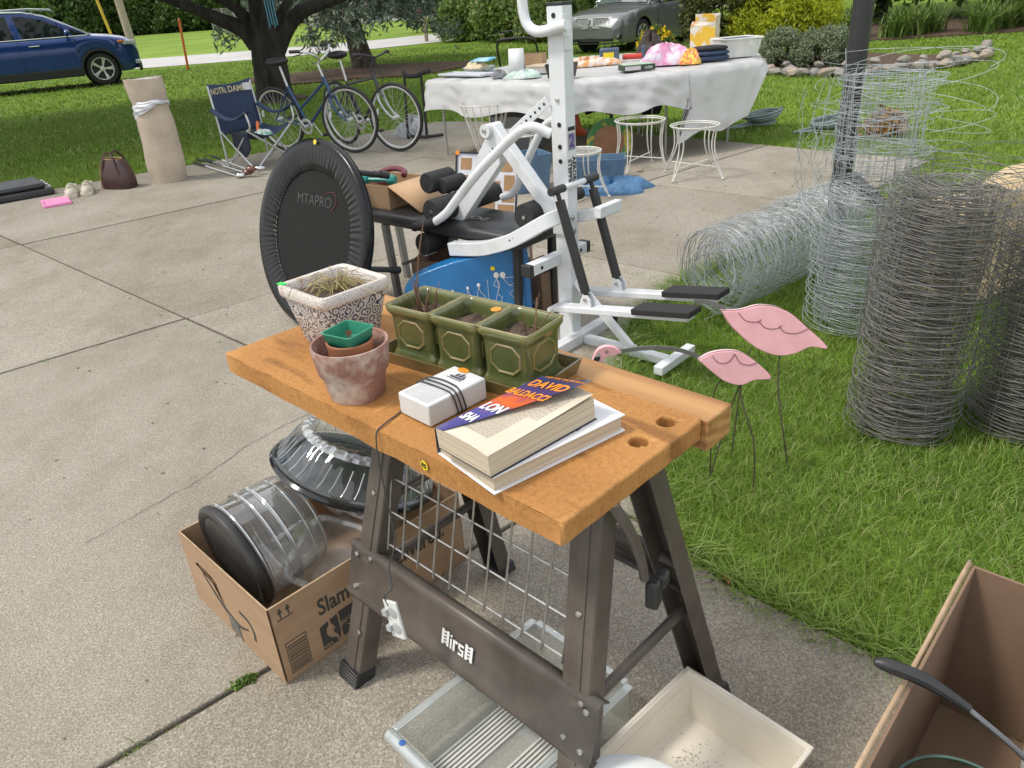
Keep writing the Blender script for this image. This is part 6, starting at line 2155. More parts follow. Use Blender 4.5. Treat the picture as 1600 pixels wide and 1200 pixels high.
bpart('roller_axle', lambda m: m.tube([(-0.86, 0.0, 0.372), (-0.75, 0.0, 0.38)], 0.012, 8), mat('bench_steel', (0.33, 0.33, 0.32), 0.4, 0.6))
BST = mat('bench_steel', (0.33, 0.33, 0.32), 0.4, 0.6)
for (u, v) in ((-1.20, -0.09), (-1.45, 0.20), (-0.28, -0.06), (-0.28, 0.20)):
 bpart('leg', lambda m: m.bar((u, v, 0.431), (u + (0.03 if u < -1 else -0.02), v, 0.0), 0.035, 0.035), BST if u < -1 else BLKP, 0.003)
bpart('leg_brace', lambda m: m.tube([(-1.11, 0.05, 0.10), (-0.29, 0.07, 0.10)], 0.012, 8), BST)
bpart('leg_brace', lambda m: m.tube([(-1.10, -0.09, 0.22), (-1.10, 0.20, 0.22)], 0.010, 8), BST)
# carton of dumb-bells standing on the bench end, flap hanging out
GM = TR(*GO) @ rotz(GA)
def gw(u, v, z):
 p = GM @ Vector((u, v, z))
 return (p.x, p.y, p.z)
dbx = thing('dumbbell_box', 'brown open box of maroon and teal weights on the weight bench', 'box', gw(-1.34, 0.075, 0.5015), GA + R(4))
open_box(dbx, 0.155, 0.145, 0.125, 0.004, CARD)
FLAPM = mat('cardboard_light', (0.52, 0.34, 0.20), 0.8, c2=(0.47, 0.30, 0.17), scale=6)
m = MB()
m.add([(-0.150, -0.147, 0.126), (0.150, -0.147, 0.126), (0.165, -0.235, 0.02), (-0.06, -0.26, -0.005)], [(0, 1, 2, 3)])
m = MB()
m.add([(0.157, -0.145, 0.126), (0.157, 0.145, 0.126), (0.352, 0.07, 0.052), (0.385, -0.15, 0.010)], [(0, 1, 2, 3)])
part('flap', m, FLAPM, dbx, solid=0.004)
MAROON = mat('maroon_vinyl', (0.13, 0.03, 0.045), 0.35, c2=(0.17, 0.045, 0.06), scale=12)
TEAL = mat('teal_plastic', (0.02, 0.28, 0.24), 0.4)
o = MB()
o.tube(spline([(0.10 * math.cos(a), 0.065 * math.sin(a), 0) for a in np.linspace(0.2, 5.6, 12)], 30), 0.016, 10)
mm = part('padded_ring', o, MAROON)
mm.matrix_world = GM @ TR(-1.33, 0.10, 0.640) @ Matrix.Rotation(R(22), 4, 'X')
tag(mm, 'maroon padded ring lying across the box of weights', 'exercise ring')
dbl = thing('dumbbell', 'teal dumbbell in the brown box on the weight bench', 'dumbbell', gw(-1.30, -0.015, 0.642), GA + R(20))
m = MB()
m.tube([(-0.07, 0, 0), (0.07, 0, 0)], 0.011, 10)
part('handle', m, TEAL, dbl)
for s in (-1, 1):
 m = MB()
 m.lathe([(0.0, -0.022), (0.022, -0.022), (0.03, -0.01), (0.03, 0.01), (0.022, 0.022), (0.0, 0.022)], 8, TR(s * 0.085, 0, 0) @ Matrix.Rotation(R(90), 4, 'Y'))
 part('head', m, TEAL, dbl)
dbl = thing('dumbbell', 'maroon dumbbell in the brown box beside the trampoline rim', 'dumbbell', gw(-1.42, -0.03, 0.642), GA + R(70))
m = MB()
m.tube([(-0.06, 0, 0), (0.06, 0, 0)], 0.011, 10)
part('handle', m, MAROON, dbl)
for s in (-1, 1):
 m = MB()
 m.lathe([(0.0, -0.022), (0.024, -0.022), (0.032, -0.01), (0.032, 0.01), (0.024, 0.022), (0.0, 0.022)], 12, TR(s * 0.075, 0, 0) @ Matrix.Rotation(R(90), 4, 'Y'))
 part('head', m, MAROON, dbl)
# blue exercise wedge with white line figures
BLUE = mat('blue_vinyl', (0.012, 0.15, 0.40), 0.22, c2=(0.02, 0.19, 0.46), scale=5, coat=0.5, bmp=0.12, bscale=14, bdist=0.02)
bw = thing('exercise_mat', 'glossy blue folded exercise mat with white figures before the gym', 'exercise mat', (-0.13, 3.60, 0), R(-6))
OUT = [(-0.34, 0.0), (-0.36, 0.20), (-0.345, 0.262), (-0.29, 0.30), (-0.14, 0.352), (0.02, 0.385), (0.20, 0.415), (0.245, 0.41), (0.258, 0.38), (0.262, 0.2), (0.262, 0.0)]
P = [(p[0], p[1]) for p in spline([(x, y, 0) for x, y in OUT], 40)]
m = MB()
m.prism(P, -0.05, 0.05, Matrix.Rotation(R(90), 4, 'X'))
part('mat_body', m, BLUE, bw, bevel=0.02, seg=4)
m = MB()
m.tube([(0.215, -0.046, 0.02), (0.215, -0.046, 0.40)], 0.022, 12)
part('mat_fold', m, BLUE, bw)
m = MB()
m.lathe([(0, 0.0012), (0.011, 0.001), (0.0115, 0)], 18, frame_from((0, -1, 0), (0.085, -0.0525, 0.325)))
part('price_sticker', m, STICK_Y, bw)
m = MB()
def stick(x, z, s, pose):
 y = -0.0535
 for ln in pose:
  m.tube([(x + a * s, y, z + b * s) for a, b in ln], 0.0014, 4)
 m.ball((x + pose[0][0][0] * s, y, z + (pose[0][0][1] + 0.12) * s), (0.10 * s, 0.002, 0.12 * s), 8)
stand = [[(0, 0.85), (0.06, 0.55), (0, 0.3), (-0.1, 0)], [(0, 0.85), (-0.12, 0.6), (0.08, 0.5)], [(0, 0.3), (0.16, 0.15), (0.1, 0)], [(0, 0.85), (0.1, 0.65), (0.0, 0.3)]]
lunge = [[(-0.1, 0.85), (0.1, 0.6), (0.35, 0.5), (0.3, 0.2), (0.55, 0.0)], [(-0.1, 0.85), (0.3, 0.9), (0.5, 0.85)], [(0.1, 0.6), (0.45, 0.7), (0.6, 0.55)], [(0.35, 0.5), (0.1, 0.3), (0.3, 0.05)]]
bend = [[(0, 0.75), (0.1, 0.45), (0.3, 0.25), (0.3, 0.0)], [(0, 0.75), (-0.1, 0.4), (-0.1, 0)]]
for (x, z, s, p) in ((-0.18, 0.18, 0.055, bend), (-0.12, 0.16, 0.06, stand), (-0.045, 0.165, 0.075, bend), (0.01, 0.165, 0.09, bend), (0.10, 0.155, 0.14, stand), (0.145, 0.155, 0.14, lunge)):
 stick(x, z, s, p)
m.tube([(0.055, -0.0535, 0.16), (0.055, -0.0535, 0.27)], 0.0012, 4)
part('figure_print', m, WHITE_INK, bw, kind='stuff')
# brown cartons behind the blue mat
kb = thing('brown_carton', 'plain brown carton behind the blue exercise mat', 'box', (-0.16, 4.02, 0), R(-14))
open_box(kb, 0.30, 0.15, 0.26, 0.005, CARD2)
kb = thing('brown_carton', 'small brown carton behind the gym post base', 'box', (0.20, 3.80, 0), R(-43))
open_box(kb, 0.10, 0.13, 0.24, 0.005, CARD2)
# picture collage frame leaning
fr = thing('collage_frame', 'dark framed white photo collage mat with brown openings, leaning', 'picture frame', (0, 0, 0))
fr.matrix_world = TR(-0.315, 5.15, 0.12) @ rotz(R(-12)) @ Matrix.Rotation(R(-16), 4, 'X') @ Matrix.Rotation(R(4), 4, 'Y')
m = MB()
FWd, FHt = 0.43, 0.48
m.span(0.004, FWd - 0.004, 0.0, 0.006, 0.004, FHt - 0.004)
part('mat_board', m, mat('mat_white', (0.70, 0.70, 0.76), 0.6), fr)
m = MB()
for a in ((0, FWd, 0, 0.012), (0, FWd, FHt - 0.012, FHt), (0, 0.012, 0.012, FHt - 0.012), (FWd - 0.012, FWd, 0.012, FHt - 0.012)):
 m.span(a[0], a[1], -0.008, 0.008, a[2], a[3])
part('frame_border', m, mat('dark_frame', (0.02, 0.02, 0.03), 0.35), fr, bevel=0.001)
for (x, z, a, b) in ((0.035, 0.365, 0.075, 0.075), (0.14, 0.35, 0.13, 0.10), (0.31, 0.36, 0.08, 0.08), (0.035, 0.21, 0.14, 0.12), (0.21, 0.20, 0.10, 0.10), (0.335, 0.24, 0.07, 0.10), (0.30, 0.03, 0.11, 0.12), (0.325, 0.165, 0.085, 0.062), (0.035, 0.05, 0.10, 0.13), (0.16, 0.04, 0.12, 0.12)):
 m = MB()
 m.span(x, x + a, -0.0018, -0.0004, z, z + b)
 part('opening', m, mat('brown_backing', (0.40, 0.235, 0.11), 0.7), fr)
m = MB()
m.lathe([(0, 0.0012), (0.014, 0.001), (0.0145, 0)], 14, frame_from((0, -1, 0), (0.012, -0.0085, FHt - 0.010)))
part('price_sticker', m, STICK_O, fr)
m = MB()
m.bar((FWd / 2, 0.01, FHt * 0.75), (FWd / 2, 0.22, -0.02), 0.03, 0.006)
part('easel_back', m, mat('dark_frame', (0.02, 0.02, 0.03), 0.35), fr)

# ---- mini trampoline standing on its rim
el, az = R(17), R(-44)
tn = Vector((math.cos(el) * math.sin(az), -math.cos(el) * math.cos(az), math.sin(el)))
TM = frame_from(tn, (-0.955, 3.85, 0.470), (math.cos(az), math.sin(az), 0))
tp = thing('mini_trampoline', 'round black mini trampoline standing on its rim beside the bench', 'trampoline', (-0.955, 3.85, 0.0))
TMl = TR(0.955, -3.85, 0) @ TM
m = MB()
m.lathe([(0.0, 0.0), (0.330, 0.0)], 64, TMl)
tmat = part('jumping_mat', m, mat('woven_mat', (0.013, 0.013, 0.013), 0.85, c2=(0.018, 0.018, 0.018), spec=0.25, scale=40, bmp=0.2, bscale=500), tp)
text('mat_print', 'MTAPRO', 0.075, mat('faded_print', (0.075, 0.07, 0.07), 0.7), tmat, TMl @ TR(0.0, 0.17, 0.0015), -0.0006, 0.0003)
m = MB()
m.tube(bake(TMl, spline([(0.09, 0.215, 0.002), (0.16, 0.225, 0.002), (0.185, 0.18, 0.002), (0.15, 0.135, 0.002)], 14)), 0.0025, 4)
part('mat_swoosh', m, mat('faded_red', (0.12, 0.03, 0.03), 0.7), tmat)
n = 420
prof = [(0.322, 0.006, 0.8), (0.332, 0.012, 1.2), (0.355, 0.015, 1.0), (0.39, 0.018, 0.5), (0.425, 0.022, 0.1), (0.455, 0.024, 0.0), (0.470, 0.016, 0.0), (0.472, 0.0, 0.0), (0.468, -0.022, 0.0), (0.455, -0.034, 0.1)]
q = np.random.default_rng(88)
ph = np.cumsum(q.uniform(0.5, 1.9, n))
ph = ph / ph[-1] * 2 * math.pi * 84
am = q.uniform(0.0, 1.0, n) ** 2 * 3
am = sum(np.roll(am, k_) for k_ in range(9)) / 9
V, F = [], []
for (r, z, a) in prof:
 for i in range(n):
  t_ = 2 * math.pi * i / n
  dz = 0.0020 * a * am[i] * math.sin(ph[i] * 1.0 + r * 14)
  V.append((r * math.cos(t_), r * math.sin(t_), z + dz))
for j in range(len(prof) - 1):
 for i in range(n):
  l = (i + 1) % n
  F.append((j * n + i, j * n + l, (j + 1) * n + l, (j + 1) * n + i))
m = MB()
m.add(V, F, TMl)
part('rim_pad', m, mat('black_pvc', (0.006, 0.006, 0.007), 0.25, spec=0.35, c2=(0.009, 0.009, 0.010), scale=12, bmp=0.08, bscale=60), tp, ang=60)
m = MB()
m.lathe([(0, 0.0012), (0.012, 0.001), (0.0125, 0)], 16, TMl @ TR(0.02, 0.452, 0.0335))
part('price_sticker', m, STICK_Y, tp)
for a in (R(-14), R(52), R(112), R(172), R(232), R(286)):
 c, s = math.cos(a) * 0.425, math.sin(a) * 0.425
 m = MB()
 m.tube(bake(TMl, [(c, s, -0.01), (c * 1.02, s * 1.02, -0.22)]), 0.014, 12)
 lg = part('leg', m, BLKP, tp)
 m = MB()
 m.tube(bake(TMl, [(c * 1.019, s * 1.019, -0.185), (c * 1.0205, s * 1.0205, -0.232)]), 0.019, 12)
 part('leg_tip', m, BLKP, lg)
# ---------------------------------------------------------------- bicycles
RUBBER = mat('tyre_rubber', (0.022, 0.022, 0.022), 0.8, c2=(0.035, 0.034, 0.033), scale=30)
ALU = mat('bright_alloy', (0.72, 0.72, 0.71), 0.35, 0.6)
CHROME = mat('chrome', (0.75, 0.75, 0.75), 0.12, 1.0)
def bicycle(label, loc, rz, lean, steer, frame_m, fork_m, step_through, bars, seat_z, tyre_r=0.36):
 t = thing('bicycle', label, 'bicycle', loc, rz, 'bicycles parked beside the camp chair')
 t.rotation_euler = (lean, 0, rz)
 WR = tyre_r
 RX, FX = -0.47, 0.58
 BB = Vector((-0.03, 0, 0.29))
 H0, H1 = Vector((0.40, 0, 0.62)), Vector((0.345, 0, 0.80))
 ST = Vector((-0.22, 0, 0.72))
 def wheel(M, nm):
  m = MB()
  m.lathe([(WR - 0.034, -0.012), (WR - 0.016, -0.019), (WR - 0.004, -0.013), (WR, 0), (WR - 0.004, 0.013), (WR - 0.016, 0.019), (WR - 0.034, 0.012)], 48, M)
  w_ = part(nm, m, RUBBER, t)
  m = MB()
  m.lathe([(WR - 0.030, -0.011), (WR - 0.050, -0.010), (WR - 0.056, 0.0), (WR - 0.050, 0.010), (WR - 0.030, 0.011)], 48, M)
  part('rim', m, ALU, w_)
  m = MB()
  for k in range(28):
   a = 2 * math.pi * k / 28
   s_ = 0.03 if k % 2 else -0.03
   b = a + (0.5 if (k // 2) % 2 else -0.5)
   m.tube(bake(M, [(0.02 * math.cos(b), 0.02 * math.sin(b), s_), ((WR - 0.052) * math.cos(a), (WR - 0.052) * math.sin(a), 0)]), 0.0013, 4, cap=False)
  part('spokes', m, ALU, w_, kind='stuff')
  m = MB()
  m.tube(bake(M, [(0, 0, -0.05), (0, 0, 0.05)]), 0.018, 10)
  part('hub', m, ALU, w_)
  m = MB()
  m.span(-0.035, 0.035, -0.011, 0.011, -0.004, 0.012, M @ rotz(2.9) @ TR(WR - 0.115, 0, 0.0) @ rotz(math.pi / 2))
  part('reflector', m, mat('reflector', (0.72, 0.73, 0.73), 0.3), w_)
 UP = Matrix.Rotation(R(90), 4, 'X')
 wheel(TR(RX, 0, WR) @ UP, 'rear_wheel')
 # steering assembly turns about the head tube
 axis = (H1 - H0).normalized()
 S = TR(*H0) @ Matrix.Rotation(steer, 4, axis) @ TR(*(-H0))
 wheel(S @ TR(FX, 0, WR) @ UP, 'front_wheel')
 m = MB()
 tubes = [([H0 + axis * 0.02, BB], 0.018), ([BB, ST], 0.017)]
 if step_through:
  tubes.append(([H1 - axis * 0.03, BB + (ST - BB) * 0.42], 0.016))
 else:
  tubes.append(([H1 - axis * 0.03, ST - Vector((0, 0, 0.03))], 0.017))
 for s in (-1, 1):
  tubes.append(([BB + Vector((0, 0.03 * s, 0)), Vector((RX, 0.06 * s, WR))], 0.010))
  tubes.append(([ST + Vector((0, 0.02 * s, -0.04)), Vector((RX, 0.06 * s, WR))], 0.009))
 for p, r in tubes:
  m.tube(p, r, 10)
 m.tube([H0 - axis * 0.02, H1 + axis * 0.02], 0.021, 12)
 part('frame', m, frame_m, t)
 m = MB()
 for s in (-1, 1):
  m.tube([S @ Vector(p) for p in spline([(0.405, 0.05 * s, 0.60), (0.43, 0.055 * s, 0.52), (0.50, 0.055 * s, 0.42), (FX, 0.055 * s, WR)], 10)], list(np.linspace(0.016, 0.010, 10)), 10)
 m.tube([S @ Vector((0.405, -0.055, 0.605)), S @ Vector((0.405, 0.055, 0.605))], 0.016, 10)
 part('fork', m, fork_m, t)
 m = MB()
 m.tube([ST, ST + Vector((-0.045, 0, seat_z - 0.74))], 0.0135, 10)
 part('seat_post', m, ALU, t)
 m = MB()
 c = ST + Vector((-0.05, 0, seat_z - 0.70))
 def sd(u, v):
  a = 2 * math.pi * u
  b = math.pi * (v - 0.5)
  x = math.cos(b) * math.cos(a)
  wd = 0.055 + 0.05 * max(0, -x)
  return (c.x + 0.14 * x, c.y + wd * math.cos(b) * math.sin(a) * 1.5, c.z + 0.045 * math.sin(b) + 0.012 * x * x)
 m.grid(sd, 20, 12, wrap=True)
 part('saddle', m, mat('saddle_black', (0.018, 0.018, 0.019), 0.5), t)
 m = MB()
 top = H1 + axis * 0.02
 if bars == 'upright':
  m.tube([S @ top, S @ (top + axis * 0.13), S @ (top + axis * 0.16 + Vector((0.05, 0, 0.01)))], 0.012, 10)
  b0 = top + axis * 0.16 + Vector((0.05, 0, 0.01))
  ends = [(b0 + Vector((0, 0, 0)), b0 + Vector((0.03, 0.12 * s, 0.06)), b0 + Vector((-0.03, 0.26 * s, 0.12)), b0 + Vector((-0.15, 0.30 * s, 0.13))) for s in (-1, 1)]
 else:
  m.tube([S @ top, S @ (top + axis * 0.06), S @ (top + axis * 0.11 + Vector((0.09, 0, 0.05)))], 0.014, 10)
  b0 = top + axis * 0.11 + Vector((0.09, 0, 0.05))
  ends = [(b0, b0 + Vector((0.0, 0.12 * s, 0.02)), b0 + Vector((-0.02, 0.22 * s, 0.04)), b0 + Vector((-0.05, 0.31 * s, 0.04))) for s in (-1, 1)]
 part('stem', m, ALU if bars == 'upright' else BLKP, t)
 for e in ends:
  m = MB()
  q_ = [S @ Vector(p) for p in spline([tuple(p) for p in e], 14)]
  m.tube(q_, 0.0115, 10)
  hb__ = part('handlebar', m, ALU if bars == 'upright' else BLKP, t)
  m = MB()
  m.tube(q_[9:], 0.017, 12)
  part('grip', m, BLKP, hb__)
  m = MB()
  m.tube([q_[9] + Vector((0.03, 0, -0.01)), q_[11] + Vector((0.06, 0, -0.03)), q_[13] + Vector((0.04, 0, -0.045))], 0.005, 6)
  part('brake_lever', m, BLKP, hb__)
 m = MB()
 m.lathe([(0.085, -0.004), (0.09, 0), (0.085, 0.004), (0.06, 0.004), (0.06, -0.004), (0.085, -0.004)], 30, TR(BB.x, -0.045, BB.z) @ UP)
 m.tube([BB + Vector((0, -0.07, 0)), BB + Vector((0, 0.07, 0))], 0.02, 10)
 cr = part('crankset', m, ALU, t)
 for s in (-1, 1):
  m = MB()
  e = BB + Vector((0.10 * s, 0.07 * s, -0.13 * s))
  m.tube([BB + Vector((0, 0.07 * s, 0)), e], 0.009, 8)
  part('crank', m, ALU, cr)
  m = MB()
  m.box((e.x, e.y + 0.055 * s, e.z), (0.08, 0.085, 0.022))
  part('pedal', m, BLKP, cr, bevel=0.004)
 m = MB()
 for s in (-0.03, -0.06):
  m.tube([S @ (top + axis * 0.1 + Vector((0.08, s, 0.02))), S @ (top + Vector((0.16, s, -0.05))), H0 + Vector((0.06, s * 0.5, 0.02)), BB + Vector((0.05, 0, 0.05))], 0.003, 5)
 part('brake_cable', m, BLKP, t)
 return t
BLUF = mat('bike_blue', (0.035, 0.085, 0.19), 0.3, 0.3, c2=(0.028, 0.07, 0.16), coat=0.5)
BLKF = mat('bike_black', (0.02, 0.021, 0.022), 0.3, c2=(0.03, 0.03, 0.03), coat=0.4)
SILF = mat('bike_silver', (0.5, 0.51, 0.52), 0.35, 0.7)
_h1, _h2 = R(-31), R(-48)
bicycle('blue step through bicycle with upright bars, nearest the camp chair', (-1.56 - 0.58 * math.cos(_h1), 8.98 - 0.58 * math.sin(_h1), 0), _h1, R(5), R(8), BLUF, BLUF, True, 'upright', 0.96)
bicycle('black bicycle with silver fork behind the blue bicycle', (-1.05 - 0.58 * math.cos(_h2), 8.86 - 0.58 * math.sin(_h2), 0), _h2, R(4), R(18), BLKF, SILF, False, 'flat', 0.98)
# black walker-like exercise stand beyond the bikes and clutter at its foot
es = thing('exercise_stand', 'black tubular stand with padded handle beyond the bicycles', 'exercise stand', (-0.9, 9.65, 0), R(-20))
m = MB()
m.tube(spline([(-0.14, 0, 0.0), (-0.12, 0, 0.36), (-0.09, 0.0, 0.72)], 10), 0.016, 10)
part('upright', m, BLKP, es)
m = MB()
m.tube(spline([(0.10, 0.02, 0.0), (0.11, 0.02, 0.36), (0.12, 0.0, 0.72)], 10), 0.016, 10)
part('upright', m, BLKP, es)
m = MB()
m.tube(spline([(-0.11, 0.05, 0.75), (-0.08, 0.0, 0.72), (-0.03, -0.02, 0.705), (0.08, -0.02, 0.705), (0.13, 0.0, 0.73), (0.22, 0.06, 0.75)], 16), 0.026, 10)
part('padded_handle', m, FOAM, es)
m = MB()
m.tube([(-0.14, 0, 0.03), (0.14, -0.1, 0.03), (0.30, 0.05, 0.03)], 0.02, 8)
part('foot_bar', m, BLKP, es)
m = MB()
def heap(c, rx, ry, h, seed, nu=22, nv=9):
 q_ = np.random.default_rng(seed)
 ph_ = q_.uniform(0, 6.28, 8)
 def fn(u, v):
  a = 2 * math.pi * u
  r_ = math.sin(v * math.pi / 2) * (1 + 0.14 * math.sin(3 * a + ph_[0]) + 0.10 * math.sin(5 * a + ph_[1]))
  z = h * math.cos(v * math.pi / 2) * (1 + 0.22 * math.sin(4 * a + ph_[2] + v * 6) + 0.15 * math.sin(7 * a + v * 9 + ph_[3]))
  return (c[0] + rx * r_ * math.cos(a), c[1] + ry * r_ * math.sin(a), c[2] + max(0.0, z))
 mb = MB()
 mb.grid(fn, nu, nv, wrap=True)
 return mb
FILM = mat('grey_film', (0.52, 0.54, 0.55), 0.25, c2=(0.35, 0.36, 0.38), scale=20, bmp=0.8, bscale=25, bdist=0.02)
o = part('plastic_bag', heap((0, 0, 0), 0.20, 0.13, 0.20, 5), FILM, ang=25)
o.location = (-0.98, 9.85, 0)
tag(o, 'crumpled grey plastic bag on the concrete behind the bicycle wheels', 'plastic bag')

# ---------------------------------------------------------------- camp chair
NAVY = mat('navy_canvas', (0.022, 0.040, 0.085), 0.8, c2=(0.030, 0.052, 0.105), scale=16, bmp=0.3, bscale=60)
TUBEW = mat('chair_tube', (0.62, 0.63, 0.63), 0.3, 0.5)
chx = thing('camp_chair', 'navy folding camp chair with white tube legs and team lettering', 'camp chair', (-2.52, 8.62, 0), R(-38))
hw = 0.27
SEAT = [(-0.22, -hw), (0.24, -hw), (0.24, hw), (-0.22, hw)]
for s in (-1, 1):
 m = MB()
 m.tube([(-0.24, hw * s, 0.0), (-0.25, hw * s, 0.45), (-0.30, hw * s * 0.98, 0.84)], 0.0105, 10)
 part('back_post', m, TUBEW, chx)
 m = MB()
 m.tube([(-0.24, hw * s, 0.015), (0.24, hw * s, 0.42)], 0.0105, 10)
 part('cross_leg', m, TUBEW, chx)
 m = MB()
 m.tube([(-0.25, hw * s, 0.40), (0.25, hw * s, 0.0)], 0.0105, 10)
 part('cross_leg', m, TUBEW, chx)
 m = MB()
 m.tube(spline([(0.24, hw * s, 0.40), (0.30, hw * s * 1.04, 0.46), (0.29, hw * s * 1.07, 0.55), (0.27, hw * s * 1.08, 0.60)], 10), 0.0105, 10)
 part('arm_post', m, TUBEW, chx)
 m = MB()
 m.grid(lambda u, v: (-0.28 + 0.60 * u, (hw * 1.06 + (v - 0.5) * 0.075) * s, 0.60 - 0.09 * math.sin(math.pi * u) + 0.02 * math.cos((v - 0.5) * 3)), 14, 4)
 part('arm_rest', m, NAVY, chx, solid=0.008)
m = MB()
m.tube([(0.24, -hw, 0.015), (0.24, hw, 0.40)], 0.0105, 10)
part('cross_leg', m, TUBEW, chx)
m = MB()
m.tube([(0.25, hw, 0.015), (0.25, -hw, 0.40)], 0.0105, 10)
part('cross_leg', m, TUBEW, chx)
m = MB()
m.tube([(-0.24, -hw, 0.015), (-0.24, hw, 0.40)], 0.0105, 10)
part('cross_leg', m, TUBEW, chx)
m = MB()
def seatf(u, v):
 x = -0.24 + 0.48 * u
 y = (v - 0.5) * 2 * hw
 return (x, y, 0.40 - 0.09 * math.sin(math.pi * v) - 0.04 * math.sin(math.pi * u) + 0.02 * u)
m.grid(seatf, 14, 14)
part('seat', m, NAVY, chx, solid=0.006)
m = MB()
def backf(u, v):
 y = (u - 0.5) * 2 * hw
 z = 0.34 + 0.52 * v
 return (-0.245 - 0.055 * v - 0.07 * math.sin(math.pi * u) * (1 - 0.5 * v), y, z - 0.03 * math.sin(math.pi * u) * v)
m.grid(backf, 14, 14)
bk = part('backrest', m, NAVY, chx, solid=0.006)
GOLD = mat('gold_print', (0.52, 0.46, 0.30), 0.6)
BKM = TR(-0.345, 0.0, 0.775) @ Matrix.Rotation(R(5), 4, 'Y') @ Matrix(((0, 0, 1, 0), (1, 0, 0, 0), (0, 1, 0, 0), (0, 0, 0, 1)))
for k, (wrd, yy) in enumerate((('NOTRE', -0.135), ('DAME', 0.085))):
 text('team_lettering', wrd, 0.085, GOLD, bk, TR(-0.308, yy, 0.775) @ rotz(R(12 if k == 0 else -12)) @ Matrix.Rotation(R(-7), 4, 'Y') @ Matrix(((0, 0, 1, 0), (1, 0, 0, 0), (0, 1, 0, 0), (0, 0, 0, 1))), 0.002, 0.0006, sx=0.85)
text('team_lettering', 'ND', 0.085, GOLD, bk, TR(-0.333, 0.0, 0.685) @ Matrix.Rotation(R(-7), 4, 'Y') @ Matrix(((0, 0, 1, 0), (1, 0, 0, 0), (0, 1, 0, 0), (0, 0, 0, 1))), 0.002, 0.0006, space=0.6)
m = MB()
m.box((-0.283, 0.20, 0.785), (0.002, 0.09, 0.075), rz=R(-14))
part('paper_tag', m, WPL, bk)
m = MB()
m.grid(lambda u, v: (-0.05 + 0.30 * u, -hw - 0.005 + 0.01 * math.sin(u * 5), 0.40 - 0.26 * v * (0.6 + 0.4 * math.sin(math.pi * u))), 10, 8)
part('side_pocket', m, mat('dark_navy', (0.012, 0.018, 0.035), 0.85), chx, solid=0.006)
m = MB()
m.tube([(0.0, 0.02, 0.345), (-0.06, 0.08, 0.44)], 0.016, 8)
o = part('orange_tube', m, mat('orange_tube', (0.75, 0.16, 0.04), 0.5))
o.matrix_world = TR(-2.52, 8.62, 0) @ rotz(R(-38))
tag(o, 'small orange tube lying on the camp chair seat', 'tube')
o = part('folded_cloth', heap((0, 0, 0), 0.11, 0.09, 0.05, 15), mat('white_green_cloth', (0.62, 0.66, 0.62), 0.8, c2=(0.15, 0.35, 0.28), scale=18, lo=0.5, hi=0.6))
o.location = (-2.44, 8.54, 0.325)
tag(o, 'white and green folded cloth on the camp chair seat', 'cloth')
# golf clubs on the ground in front of the chair
GRIPM = mat('club_grip', (0.03, 0.03, 0.032), 0.7)
for k, (a, b) in enumerate((((-3.42, 9.05), (-2.62, 8.02)), ((-3.30, 9.10), (-2.55, 8.06)), ((-3.36, 9.0), (-2.45, 8.12)), ((-3.20, 9.05), (-2.50, 8.02)))):
 gc = thing('golf_club', 'golf club with black grip lying on concrete before the camp chair', 'golf club', (a[0], a[1], 0.0), 0, 'golf clubs before the camp chair')
 d = Vector((b[0] - a[0], b[1] - a[1], 0))
 z = 0.014 + 0.018 * k
 m = MB()
 m.tube([(0, 0, z), d * 0.27 + Vector((0, 0, z))], [0.015, 0.011], 10)
 part('grip', m, GRIPM, gc)
 m = MB()
 m.tube([d * 0.26 + Vector((0, 0, z)), d + Vector((0, 0, z))], 0.006, 8)
 part('shaft', m, CHROME, gc)
 m = MB()
 m.ball((d.x + 0.03, d.y - 0.02, z + 0.015), (0.06, 0.035, 0.028), 12)
 part('head', m, (CHROME, mat('club_wood', (0.16, 0.05, 0.03), 0.3, coat=0.5))[k % 2], gc)

# ---------------------------------------------------------------- carpet roll, bag, shoes, pink scale, black case
CARP = mat('beige_carpet', (0.56, 0.47, 0.37), 0.95, c2=(0.47, 0.385, 0.30), scale=7, bmp=0.8, bscale=140, bdist=0.01)
cr = thing('carpet_roll', 'standing roll of beige carpet tied with a white plastic bag', 'carpet roll', (-3.38, 8.16, 0), 0)
m = MB()
def cf(u, v):
 a = 2 * math.pi * u
 z = 0.99 * v
 r = 0.168 + 0.016 * math.sin(2 * a + 0.5) * (0.4 + 0.6 * v) - 0.02 * math.exp(-((v - 0.72) / 0.10) ** 2) + 0.014 * math.exp(-((v - 0.18) / 0.14) ** 2)
 return (r * math.cos(a) + 0.02 * math.sin(v * 3.0), r * 0.92 * math.sin(a), z + 0.006 * math.sin(a * 2) * v)
m.grid(cf, 40, 30, wrap=True)
part('roll', m, CARP, cr)
m = MB()
P = []
for k in range(150):
 a = k * 0.21
 r = 0.163 - 0.155 * k / 150
 P.append((r * math.cos(a), r * 0.92 * math.sin(a), 0.0))
V, F = [], []
for k, p in enumerate(P):
 V += [(p[0] + 0.003, p[1], 0.90), (p[0] + 0.003, p[1], 0.985 + 0.004 * math.sin(k))]
F = [(2 * k, 2 * k + 2, 2 * k + 3, 2 * k + 1) for k in range(149)]
m.add(V, F)
part('spiral_end', m, mat('carpet_backing', (0.62, 0.58, 0.52), 0.95), cr, solid=0.006)
m = MB()
def bagf(u, v):
 a = 2 * math.pi * u
 zc = 0.715 - 0.055 * math.cos(a - 2.6) - 0.0 * v
 hgt = 0.065 + 0.045 * math.sin(a - 1.4)
 r = 0.160 + 0.018 * math.sin(math.pi * v) + 0.006 * math.sin(a * 9 + v * 7) + 0.005 * math.sin(v * 21 + a * 3)
 return (r * math.cos(a) + 0.016, r * 0.92 * math.sin(a), zc + hgt * (v - 0.5) * 1.6 + 0.006 * math.sin(a * 5))
